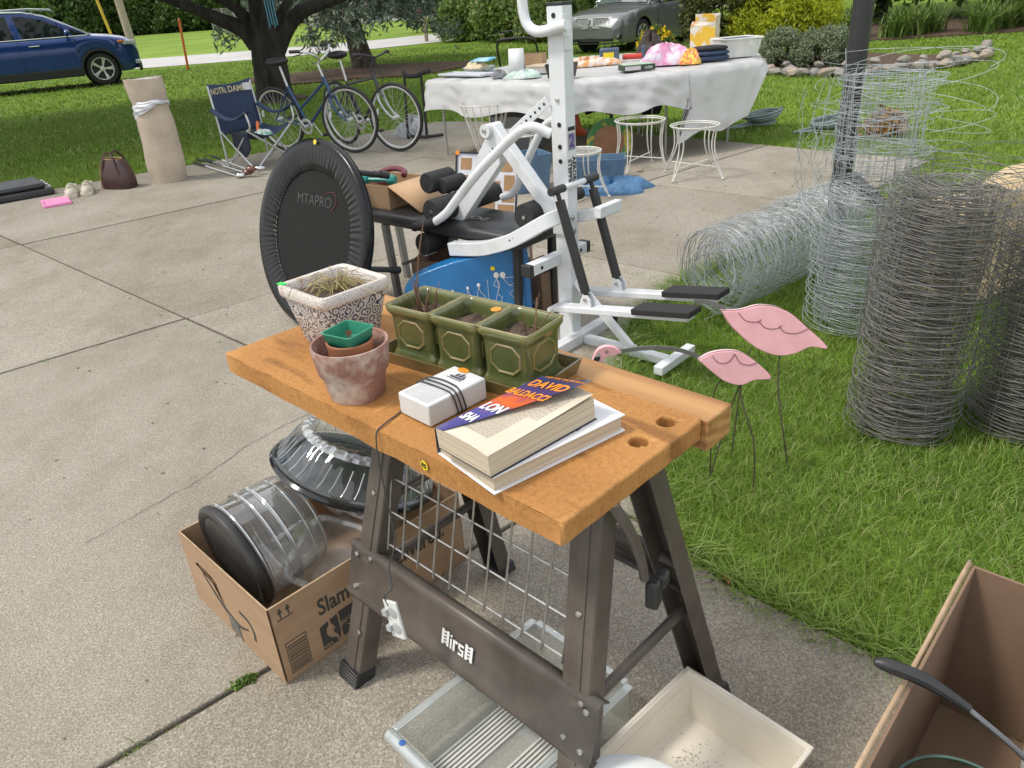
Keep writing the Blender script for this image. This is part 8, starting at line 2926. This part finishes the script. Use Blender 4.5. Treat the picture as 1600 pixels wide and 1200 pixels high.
# coiled garden hoses
def hose(label, loc, rz, R0, n, seed, tail):
 t = thing('garden_hose', label, 'hose', loc, rz, 'coiled garden hoses on the lawn')
 q_ = np.random.default_rng(seed)
 m = MB()
 P = []
 for k in range(n * 22):
  a = k / 22 * 2 * math.pi
  r_ = R0 * (0.80 + 0.22 * math.sin(k * 0.031 + seed)) + q_.normal(0, 0.003)
  P.append((r_ * 1.05 * math.cos(a), r_ * 0.85 * math.sin(a) + 0.02 * math.sin(k * 0.05), 0.015 + 0.012 * (k / 22) + 0.035 * (1 + math.sin(a + k * 0.013)) * (k / (n * 22))))
 m.tube(spline(P, len(P)), 0.0125, 7)
 part('coil', m, mat('hose_green', (0.15, 0.20, 0.195), 0.45, c2=(0.21, 0.26, 0.25), scale=6), t)
 for s in range(2):
  m = MB()
  m.tube(spline([(-R0 * 0.8, -0.05 + 0.03 * s, 0.03 + 0.02 * s), (-R0 * 1.5, -0.06 + 0.035 * s, 0.02 + 0.015 * s), (-R0 * 1.9 - 0.05 * s, -0.03 + 0.01 * s, 0.015)], 10), 0.0125, 7)
  part('loose_loop', m, mat('hose_green', (0.10, 0.14, 0.135), 0.45), t)
 return t
hose('coiled grey green garden hose right of the sale table', (2.98, 8.80, 0), R(18), 0.21, 7, 3, 1)
hose('coiled grey green garden hose left of the black pole', (3.50, 8.22, 0), R(10), 0.20, 6, 5, 1)
# dried plant clump on the lawn behind the wire roll
V, F = leaf_cloud(clumps((0, 0, 0.06), (0.18, 0.16, 0.12), 60, 6, 0.4, -0.4), 700, 0.05, 0.04, seed=6)
V[:, 2] = np.maximum(V[:, 2], 0)
o = raw('dried_plant', V, F, leafmat('dried_leaves', [(0.28, 0.14, 0.05), (0.45, 0.25, 0.08), (0.2, 0.12, 0.06)], 0.7, 0.2))
o.location = (3.85, 7.75, 0)
tag(o, 'clump of dry brown leaves on the lawn behind the tall wire roll', 'dried plant')
# fallen leaves on the concrete
LEAFB = mat('fallen_leaf', (0.42, 0.22, 0.07), 0.75, c2=(0.30, 0.13, 0.045), scale=30)
for k, (x, y, s, lbl) in enumerate(((0.02, 1.98, 0.030, 'curled brown leaf on the concrete behind the workbench'), (0.555, 1.635, 0.022, 'small brown leaf at the lawn edge right of the workbench'), (1.28, 6.88, 0.03, 'brown leaf on the concrete under the sale table'))):
 m = MB()
 m.grid(lambda u, v: (s * (u - 0.5) * 2 * (1 - 0.5 * abs(v - 0.5)), s * (v - 0.5) * 1.3 * math.sin(math.pi * min(1, max(0, u * 0.96 + 0.02))), 0.004 + s * 0.5 * abs(v - 0.5) + 0.006 * math.sin(u * 7)), 8, 6)
 o = part('fallen_leaf', m, LEAFB, ang=50)
 o.location = (x, y, 0.001)
 o.rotation_euler = (0, 0, k * 1.3 + 0.3)
 tag(o, lbl, 'leaf')
# moss tuft in the joint
V, F = leaf_cloud([(-0.745 + 0.03 * k / 3, 1.395 + 0.022 * k / 3, 0.004) for k in range(4)], 260, 0.008, (0.007, 0.007, 0.002), seed=9)
o = raw('moss', V, F, LEAF_M, kind='stuff')
tag(o, 'small green moss tuft in the driveway joint by the carton', 'moss')

# ---------------------------------------------------------------- roadside: posts, mailbox, poles, fence, house
m = MB()
m.bar((0, 0, -0.1), (-0.02, 0, 1.45), 0.10, 0.05)
o = part('marker_post', m, mat('orange_post', (0.72, 0.14, 0.02), 0.5), bevel=0.01)
o.location = (-9.5, 26.6, 0)
o.rotation_euler = (0, R(4), 0)
tag(o, 'orange marker post standing on the lawn before the road', 'post')
mbx = thing('mailbox', 'dark mailbox with green number plate on a wooden post', 'mailbox', (-2.33, 33.1, 0), R(10))
m = MB()
m.span(-0.07, 0.07, -0.07, 0.07, -0.1, 0.95)
part('post', m, POLEW, mbx, bevel=0.01)
m = MB()
prof = [(-0.14, 0.0), (0.14, 0.0), (0.14, 0.16), (0.10, 0.25), (0.0, 0.29), (-0.10, 0.25), (-0.14, 0.16)]
m.prism(prof, -0.42, 0.10, TR(0, 0, 0.92) @ Matrix.Rotation(R(90), 4, 'X') @ Matrix.Rotation(R(90), 4, 'Y') @ rotz(0))
part('box', m, mat('mailbox_black', (0.03, 0.03, 0.032), 0.4), mbx, bevel=0.01)
m = MB()
m.span(-0.05, 0.16, -0.12, -0.09, 0.92, 1.32)
part('number_plate', m, mat('sign_green', (0.01, 0.20, 0.12), 0.4), mbx, bevel=0.006)
m = MB()
m.span(-0.30, 0.02, -0.16, -0.12, 0.70, 0.88)
part('paper_box', m, POLEW, mbx, bevel=0.006)
m = MB()
m.span(-0.22, -0.16, -0.15, -0.145, 1.06, 1.12)
part('red_flag', m, RED, mbx)
for (x, y, lean, r, lbl) in ((-24.9, 60.0, -3.0, 0.28, 'leaning grey wooden utility pole beyond the road behind the blue car'), (1.02, 44.5, 0.0, 0.20, 'straight grey wooden utility pole right of the mailbox')):
 m = MB()
 m.tube([(0, 0, -0.3), (math.tan(R(lean)) * 10, 0, 10)], [r, r * 0.75], 14)
 o = part('utility_pole', m, POLEW)
 o.location = (x, y, 0)
 tag(o, lbl, 'utility pole', 'wooden utility poles')
m = MB()
m.tube([(0, 0, 0), (-0.02, 0, 4.0)], 0.10, 10)
o = part('guy_wire_guard', m, mat('yellow_guard', (0.62, 0.42, 0.04), 0.5))
o.location = (-26.3, 60.5, 0)
o.rotation_euler = (0, R(-8), 0)
tag(o, 'yellow guy wire guard left of the leaning utility pole', 'guard')
# pale rail fence far across the meadow
FENW = mat('fence_grey', (0.50, 0.48, 0.45), 0.8)
t = thing('rail_fence', 'pale board fence far across the road left of the spruce', 'fence', (-11.9, 58.0, 0), R(4))
for k in range(3):
 m = MB()
 m.span(0, 0.12, 0, 0.12, 0, 1.2)
 o = part('post', m, FENW, t)
 o.location = (k * 1.3, 0, 0)
for k in range(3):
 m = MB()
 m.span(0, 2.7, -0.04, -0.005, 0.30 + 0.34 * k, 0.50 + 0.34 * k)
 part('board', m, FENW, t)
t = thing('wire_panel_fence', 'grey wire panel fence at the far wood edge', 'fence', (-22.2, 70.0, 0), R(5))
for k in range(4):
 m = MB()
 m.tube([(k * 0.95, 0, 0), (k * 0.95, 0, 1.9)], 0.03, 6)
 part('post', m, FENW, t)
m = MB()
for k in range(13):
 m.tube([(0, 0, 0.15 + k * 0.14), (2.85, 0, 0.15 + k * 0.14)], 0.012, 4)
for k in range(24):
 m.tube([(k * 0.124, 0, 0.1), (k * 0.124, 0, 1.9)], 0.010, 4)
part('mesh_panel', m, FENW, t)
hs = thing('house', 'dark grey house with white porch posts beyond the road', 'house', (-8.2, 72, 0), R(8))
SIDING = mat('grey_siding', (0.16, 0.17, 0.19), 0.8)
m = MB()
m.span(-6, 6, 0, 7, 0, 3.0)
part('wall', m, SIDING, hs)
m = MB()
m.prism([(-6.5, 3.0), (6.5, 3.0), (4.5, 5.6), (-4.5, 5.6)], -7.6, 0.6, Matrix.Rotation(R(90), 4, 'X'))
part('roof', m, mat('roof_grey', (0.10, 0.10, 0.11), 0.9), hs)
for x in (-4.2, -1.6, 1.5, 3.2):
 m = MB()
 m.span(x, x + 0.24, -0.55, -0.31, 0, 3.0)
 part('porch_post', m, WHITE_INK, hs)
for x in (-3.2, -0.4, 2.2, 4.4):
 m = MB()
 m.span(x, x + 1.0, -0.05, -0.005, 1.0, 2.3)
 wn = part('window', m, WHITE_INK, hs)
 m = MB()
 m.span(x + 0.1, x + 0.9, -0.08, -0.055, 1.1, 2.2)
 part('pane', m, mat('dark_pane', (0.03, 0.04, 0.05), 0.1), wn)
m = MB()
m.span(-6.05, 6.05, -0.7, -0.004, 0, 0.25)
part('porch_deck', m, WHITE_INK, hs)
# wind chime hanging on the shade tree
t = thing('wind_chime', 'teal tube wind chime hanging against the dark tree trunk', 'wind chime', (-3.62, 14.7, 1.17))
for k in range(4):
 m = MB()
 m.tube([(0.045 * k - 0.07, 0, 0.05 + 0.05 * k if k < 2 else 0.0 + 0.03 * k), (0.045 * k - 0.09, 0, 0.62)], 0.011, 8)
 part('chime_tube', m, mat('teal_tube', (0.10, 0.32, 0.42), 0.3, 0.3), t)
m = MB()
m.lathe([(0.0, 0.63), (0.10, 0.63), (0.10, 0.65), (0.0, 0.66)], 16)
m.tube([(0, 0, 0.65), (0, 0.1, 1.2)], 0.004, 4)
part('top_disc', m, POLEW, t)
# ---------------------------------------------------------------- cars
GLASS = mat('car_glass', (0.010, 0.014, 0.014), 0.03, c2=(0.014, 0.02, 0.02), spec=0.35)
TRIMB = mat('car_black_trim', (0.018, 0.018, 0.019), 0.5)
GCHR = mat('grille_chrome', (0.70, 0.71, 0.71), 0.3, 0.35)
LAMP = mat('head_lamp', (0.70, 0.73, 0.75), 0.12, 0.1, c2=(0.40, 0.43, 0.45), scale=30, coat=0.8)
AMBER = mat('amber_lens', (0.65, 0.18, 0.03), 0.2, coat=0.5)
def interp(tab, x):
 xs = [a for a, _ in tab]
 return float(np.interp(x, xs, [b for _, b in tab]))
def car(name, label, loc, rz, paint, S):
 t = thing(name, label, 'car', loc, rz)
 F0, B0, wb, wr = S['front'], S['back'], S['wb'], S['wr']
 AR = wr + 0.055
 xs = sorted(set(list(np.linspace(B0, F0, 60)) + [c + AR * math.cos(a) for c in (0, -wb) for a in np.linspace(0, math.pi, 15)]))
 V, Fc = [], []
 rows = 0
 for x in xs:
  zt = interp(S['top'], x)
  W = interp(S['width'], x)
  zb = S['clear'] + 0.12 * max(0, (x - F0 + 0.35) / 0.35) ** 2
  for c in (0, -wb):
   d = AR * AR - (x - c) ** 2
   if d > 1e-6:
    zb = max(zb, wr + math.sqrt(d))
  zb = min(zb, zt - 0.12)
  prof = []
  for f, wv in ((0.0, 0.965), (0.10, 0.99), (0.30, 1.0), (0.52, 0.992), (0.62, 1.0), (0.80, 0.985), (0.92, 0.955), (0.98, 0.91)):
   prof.append((W * wv, zb + (zt - zb) * f))
  prof += [(W * 0.80, zt + 0.008), (W * 0.45, zt + 0.035), (0.0, zt + 0.045)]
  full = prof + [(-y, z) for y, z in prof[-2::-1]]
  V += [(x, y, z) for y, z in full]
  rows = len(full)
 n = len(xs)
 for i in range(n - 1):
  for k in range(rows - 1):
   Fc.append((i * rows + k, (i + 1) * rows + k, (i + 1) * rows + k + 1, i * rows + k + 1))
 Fc.append(tuple((n - 1) * rows + k for k in range(rows)))
 Fc.append(tuple(k for k in range(rows - 1, -1, -1)))
 m = MB()
 m.add(V, Fc)
 part('body', m, paint, t, ang=38)
 # greenhouse
 Wg, belt, tum = S['wg'], S['belt'], S['tum']
 def gy(z):
  return Wg - max(0, z - belt) * tum
 sil = S['sil']
 m = MB()
 V, Fc = [], []
 for (x, z) in sil:
  V += [(x, gy(z), z), (x, gy(z) * 0.55, z + 0.03), (x, 0, z + 0.04), (x, -gy(z) * 0.55, z + 0.03), (x, -gy(z), z)]
 for i in range(len(sil) - 1):
  for k in range(4):
   Fc.append((i * 5 + k, (i + 1) * 5 + k, (i + 1) * 5 + k + 1, i * 5 + k + 1))
 nn = len(sil)
 Fc.append(tuple(i * 5 for i in range(nn - 1, -1, -1)))
 Fc.append(tuple(i * 5 + 4 for i in range(nn)))
 m.add(V, Fc)
 part('roof', m, paint, t, bevel=0.03, seg=3, ang=45)
 # windows on both sides
 for s in (-1, 1):
  for w_ in S['windows']:
   m = MB()
   P = [(x, s * (gy(z) + 0.006), z) for x, z in w_]
   Q = [(x, s * (gy(z) - 0.02), z) for x, z in w_]
   k = len(w_)
   m.add(P + Q, [tuple(range(k)) if s < 0 else tuple(range(k - 1, -1, -1))] + [(i, (i + 1) % k, k + (i + 1) % k, k + i) for i in range(k)])
   part('side_window', m, GLASS, t, smooth=False)
  m = MB()
  m.tube([(x, s * (gy(z) + 0.010), z) for x, z in S['beltline']], 0.012, 6)
  part('chrome_trim', m, CHROME, t)
  m = MB()
  m.tube([(x, s * (gy(z) + 0.008), z) for x, z in S['roofline']], 0.010, 6)
  part('chrome_trim', m, CHROME if S.get('roofchrome') else TRIMB, t)
  # door handles and shut lines
  for hx_ in S['handles']:
   m = MB()
   m.tube([(hx_ - 0.11, s * (interp(S['width'], hx_) * 0.985 + 0.012), belt - 0.13), (hx_ + 0.11, s * (interp(S['width'], hx_) * 0.985 + 0.012), belt - 0.13)], 0.014, 8)
   part('door_handle', m, CHROME, t)
  for dx in S['seams']:
   m = MB()
   W = interp(S['width'], dx)
   m.tube([(dx, s * (W * 1.001), S['clear'] + 0.16), (dx, s * (W * 1.004), 0.62), (dx, s * (W * 0.985), belt - 0.06), (dx, s * (W * 0.955), belt + 0.0)], 0.005, 5)
   part('door_seam', m, TRIMB, t)
  m = MB()
  x0 = S['mirror']
  m.ball((x0, s * (Wg + 0.14), belt + 0.10), (0.07, 0.11, 0.075), 14)
  mi = part('door_mirror', m, paint if not S.get('mirrorchrome') else CHROME, t)
  m = MB()
  m.bar((x0 - 0.02, s * (Wg - 0.03), belt + 0.03), (x0, s * (Wg + 0.10), belt + 0.06), 0.03, 0.05)
  part('mirror_arm', m, TRIMB, mi)
  # sill cladding
  m = MB()
  W = interp(S['width'], -wb / 2)
  m.span(-wb + AR, -AR, s * (W - 0.10), s * (W + 0.006), S['clear'] - 0.03, S['clear'] + S['sill'])
  part('sill', m, TRIMB if S['sill'] > 0.1 else paint, t, bevel=0.02)
 # windscreen and rear screen
 for (a, b) in S['screens']:
  m = MB()
  (x0, z0), (x1, z1) = a, b
  P = [(x0, -(gy(z0) - 0.06), z0 + 0.02), (x0, 0, z0 + 0.055), (x0, gy(z0) - 0.06, z0 + 0.02), (x1, gy(z1) - 0.07, z1 + 0.02), (x1, 0, z1 + 0.055), (x1, -(gy(z1) - 0.07), z1 + 0.02)]
  nx = Vector((z1 - z0, 0, x0 - x1)).normalized() * 0.012
  if nx.z < 0:
   nx = -nx
  m.add([tuple(Vector(p) + nx) for p in P], [(0, 1, 4, 5), (1, 2, 3, 4)])
  part('windscreen', m, mat('windscreen_glass', (0.10, 0.13, 0.13), 0.05, c2=(0.12, 0.15, 0.15), coat=0.7), t, smooth=False)
 # wheels
 for c in (0, -wb):
  for s in (-1, 1):
   M = TR(c, s * (S['track']), wr) @ Matrix.Rotation(R(90) * (1 if s < 0 else -1), 4, 'X')
   m = MB()
   m.lathe([(wr - 0.11, -0.10), (wr - 0.02, -0.11), (wr, -0.08), (wr, 0.08), (wr - 0.02, 0.105), (wr - 0.10, 0.112), (wr - 0.115, 0.10)], 40, M)
   w_ = part('wheel', m, RUBBER, t)
   m = MB()
   m.lathe([(wr - 0.108, 0.098), (wr - 0.12, 0.105), (wr - 0.14, 0.09), (wr - 0.15, 0.03), (0.0, 0.02)], 36, M)
   part('rim_well', m, mat('rim_dark', (0.05, 0.05, 0.052), 0.5, 0.4), w_)
   m = MB()
   m.lathe([(wr - 0.105, 0.100), (wr - 0.112, 0.112), (wr - 0.128, 0.110), (wr - 0.132, 0.095)], 36, M)
   part('rim_ring', m, ALU, w_)
   for k in range(S['spokes']):
    a = 2 * math.pi * k / S['spokes']
    for off in (-0.10, 0.10):
     m = MB()
     A = Vector((0.05 * math.cos(a), 0.05 * math.sin(a), 0.085))
     B = Vector(((wr - 0.125) * math.cos(a + off), (wr - 0.125) * math.sin(a + off), 0.098))
     m.bar(A, B, 0.030, 0.02, (0, 0, 1))
     for v in m.V:
      v.xyz = (M @ v).xyz
     part('spoke', m, ALU, w_)
   m = MB()
   m.lathe([(0.06, 0.06), (0.06, 0.10), (0.0, 0.108)], 16, M)
   part('hub_cap', m, ALU, w_)
   # dark wheel housing
   m = MB()
   m.lathe([(AR - 0.005, -0.16), (AR - 0.005, 0.05), (AR + 0.0, 0.05)], 36, TR(c, s * S['track'], wr) @ Matrix.Rotation(R(90) * (1 if s < 0 else -1), 4, 'X'))
   m.lathe([(0.0, -0.16), (AR - 0.005, -0.16)], 36, TR(c, s * S['track'], wr) @ Matrix.Rotation(R(90) * (1 if s < 0 else -1), 4, 'X'))
   part('wheel_housing', m, TRIMB, t)
   if S['sill'] > 0.1:
    m = MB()
    m.tube([(c + AR * math.cos(a), s * (interp(S['width'], c) + 0.0), wr + AR * math.sin(a)) for a in np.linspace(-0.2, math.pi + 0.2, 22)], 0.03, 6)
    part('arch_trim', m, TRIMB, t)
 S['nose'](t, paint, S)
 return t
def suv_nose(t, paint, S):
 for s in (-1, 1):
  m = MB()
  m.grid(lambda u, v: (0.58 + 0.30 * u - 0.02 * v, s * (0.955 - 0.05 * u - 0.16 * u * u - 0.01 * v), 0.86 + 0.10 * v - 0.02 * u), 8, 4)
  hl = part('head_lamp', m, LAMP, t, solid=0.02)
  m = MB()
  m.grid(lambda u, v: (0.48 + 0.14 * u, s * (0.972 - 0.02 * u), 0.90 + 0.06 * v), 4, 3)
  part('side_lens', m, AMBER, hl, solid=0.02)
  m = MB()
  m.span(0.76, 0.90, s * 0.60, s * 0.80, 0.40, 0.50)
  part('fog_lamp', m, LAMP, t, bevel=0.02)
 for k in range(4):
  m = MB()
  m.tube(spline([(0.80, -0.62, 0.62 + 0.07 * k), (0.93, 0, 0.62 + 0.07 * k), (0.80, 0.62, 0.62 + 0.07 * k)], 12), 0.018, 6)
  part('grille_bar', m, GCHR, t)
 m = MB()
 m.grid(lambda u, v: (0.79 + 0.12 * math.sin(math.pi * u), -0.64 + 1.28 * u, 0.58 + 0.30 * v), 14, 4)
 part('grille', m, TRIMB, t, solid=0.02)
 m = MB()
 m.grid(lambda u, v: (0.84 + 0.10 * math.sin(math.pi * u), -0.86 + 1.72 * u, 0.24 + 0.18 * v), 14, 4)
 part('lower_bumper', m, TRIMB, t, solid=0.03)
 for s in (-1, 1):
  m = MB()
  m.tube([(-0.75, s * 0.62, 1.71), (-1.2, s * 0.62, 1.755), (-2.9, s * 0.62, 1.75)], 0.018, 6)
  part('roof_rail', m, CHROME, t)
def sedan_nose(t, paint, S):
 for s in (-1, 1):
  m = MB()
  m.grid(lambda u, v: (0.93 - 0.42 * u - 0.03 * v, s * (0.50 + 0.40 * u - 0.02 * v), 0.68 + 0.06 * u + (0.115 - 0.05 * u) * v), 10, 4)
  hl = part('head_lamp', m, LAMP, t, solid=0.03)
  m = MB()
  m.grid(lambda u, v: (0.60 - 0.10 * u, s * (0.845 + 0.055 * u), 0.745 + 0.05 * v), 4, 3)
  part('side_lens', m, AMBER, hl, solid=0.03)
  # split grille of upright chrome bars
  m = MB()
  y0, y1 = 0.06, 0.46
  m.grid(lambda u, v: (0.985 - 0.05 * u - 0.05 * v, s * (y0 + (y1 - y0) * u), 0.57 + 0.20 * v), 6, 4)
  gr = part('grille', m, TRIMB, t, solid=0.02)
  for k in range(11):
   u = (k + 0.5) / 11
   m = MB()
   y = s * (y0 + (y1 - y0) * u)
   m.tube([(1.005 - 0.05 * u, y, 0.575), (0.985 - 0.05 * u, y, 0.68), (0.955 - 0.05 * u, y, 0.765)], 0.011, 5)
   part('grille_bar', m, GCHR, gr)
  m = MB()
  m.tube(spline([(1.0, s * y0, 0.565), (0.96, s * y1, 0.575), (0.915, s * (y1 + 0.02), 0.765), (0.945, s * 0.25, 0.785), (0.955, s * y0, 0.775), (0.985, s * y0, 0.66)], 30), 0.013, 6)
  part('grille_surround', m, GCHR, gr)
  m = MB()
  m.span(0.84, 0.925, s * 0.62, s * 0.84, 0.30, 0.42)
  fg = part('fog_recess', m, TRIMB, t, bevel=0.03)
  m = MB()
  m.ball((0.915, s * 0.75, 0.36), (0.02, 0.04, 0.04), 10)
  part('fog_lamp', m, CHROME, fg)
 m = MB()
 m.grid(lambda u, v: (0.90 + 0.075 * math.sin(math.pi * u), -0.60 + 1.2 * u, 0.25 + 0.12 * v), 14, 4)
 lg = part('lower_grille', m, TRIMB, t, solid=0.03)
 for k in range(4):
  m = MB()
  m.tube(spline([(0.925, -0.58, 0.265 + 0.03 * k), (0.998, 0, 0.265 + 0.03 * k), (0.925, 0.58, 0.265 + 0.03 * k)], 12), 0.006, 5)
  part('grille_bar', m, mat('dark_chrome', (0.25, 0.25, 0.25), 0.3, 0.8), lg)
 m = MB()
 m.tube(spline([(0.86, -0.93, 0.235), (0.96, -0.6, 0.215), (1.01, 0, 0.21), (0.96, 0.6, 0.215), (0.86, 0.93, 0.235)], 20), 0.018, 6)
 part('chin_trim', m, TRIMB, t)
BLUP = mat('blue_car_paint', (0.006, 0.042, 0.20), 0.28, 0.3, c2=(0.006, 0.038, 0.18), coat=0.8)
GREP = mat('grey_car_paint', (0.20, 0.21, 0.21), 0.35, 0.4, c2=(0.18, 0.19, 0.19), coat=0.9)
SUV = dict(front=0.90, back=-3.88, wb=2.85, wr=0.365, clear=0.27, track=0.80, spokes=5, sill=0.16, wg=0.86, belt=1.10, tum=0.34,
           top=[(-3.88, 0.98), (-3.7, 1.08), (-3.0, 1.12), (-0.5, 1.12), (-0.15, 1.12), (0.35, 1.06), (0.70, 0.98), (0.84, 0.88), (0.92, 0.66)],
           width=[(-3.88, 0.78), (-3.6, 0.90), (-2.9, 0.955), (-0.6, 0.955), (0.3, 0.95), (0.62, 0.90), (0.80, 0.80), (0.92, 0.62)],
           sil=[(-0.05, 1.12), (-0.55, 1.38), (-0.95, 1.58), (-1.35, 1.675), (-1.8, 1.71), (-2.4, 1.715), (-3.1, 1.68), (-3.5, 1.60), (-3.80, 1.12)],
           windows=[[(-0.50, 1.135), (-0.62, 1.30), (-0.95, 1.49), (-1.35, 1.60), (-1.58, 1.62), (-1.50, 1.135)], [(-1.66, 1.135), (-1.72, 1.625), (-2.50, 1.63), (-2.58, 1.135)], [(-2.72, 1.16), (-2.66, 1.62), (-3.20, 1.56), (-3.45, 1.25)], [(-0.16, 1.135), (-0.53, 1.31), (-0.44, 1.135)]],
           beltline=[(-0.12, 1.118), (-1.0, 1.118), (-2.6, 1.12), (-3.4, 1.22)], roofline=[(-0.10, 1.14), (-0.58, 1.415), (-0.95, 1.60), (-1.3, 1.68), (-1.8, 1.705), (-2.4, 1.71), (-3.2, 1.64)], roofchrome=True,
           handles=[-1.30, -2.38], seams=[-0.42, -1.62, -2.52], mirror=-0.55, screens=[((-0.08, 1.135), (-1.22, 1.64))], nose=suv_nose)
SED = dict(front=0.99, back=-4.05, wb=2.87, wr=0.345, clear=0.20, track=0.80, spokes=7, sill=0.05, wg=0.84, belt=0.98, tum=0.42,
           top=[(-4.05, 0.80), (-3.9, 1.0), (-3.4, 1.06), (-0.6, 1.0), (-0.45, 1.0), (0.2, 0.93), (0.62, 0.86), (0.86, 0.79), (0.99, 0.56)],
           width=[(-4.05, 0.74), (-3.7, 0.88), (-2.9, 0.96), (-0.6, 0.96), (0.3, 0.955), (0.62, 0.925), (0.85, 0.84), (0.99, 0.66)],
           sil=[(-0.35, 1.0), (-0.8, 1.24), (-1.2, 1.43), (-1.6, 1.51), (-2.1, 1.53), (-2.7, 1.47), (-3.1, 1.34), (-3.65, 1.06)],
           windows=[[(-0.85, 1.02), (-0.98, 1.22), (-1.32, 1.40), (-1.72, 1.455), (-1.70, 1.02)], [(-1.80, 1.02), (-1.82, 1.46), (-2.3, 1.44), (-2.72, 1.32), (-2.80, 1.03)]],
           beltline=[(-0.75, 1.005), (-1.8, 1.008), (-2.9, 1.03)], roofline=[(-0.85, 1.28), (-1.25, 1.44), (-1.7, 1.50), (-2.3, 1.48), (-2.9, 1.32)],
           handles=[-1.55, -2.55], seams=[-0.62, -1.74, -2.75], mirror=-0.85, screens=[((-0.38, 1.015), (-1.45, 1.475)), ((-3.6, 1.08), (-2.75, 1.455))], nose=sedan_nose, mirrorchrome=True)
suv = car('blue_suv', 'shiny blue sport utility car parked on the lawn at left', (-10.72, 23.40, 0), R(26), BLUP, SUV)
suv.scale = (1.10, 1.10, 1.10)
car('grey_sedan', 'dark grey sedan with split chrome grille parked behind the table', (3.25, 21.55, 0), R(-132), GREP, SED)
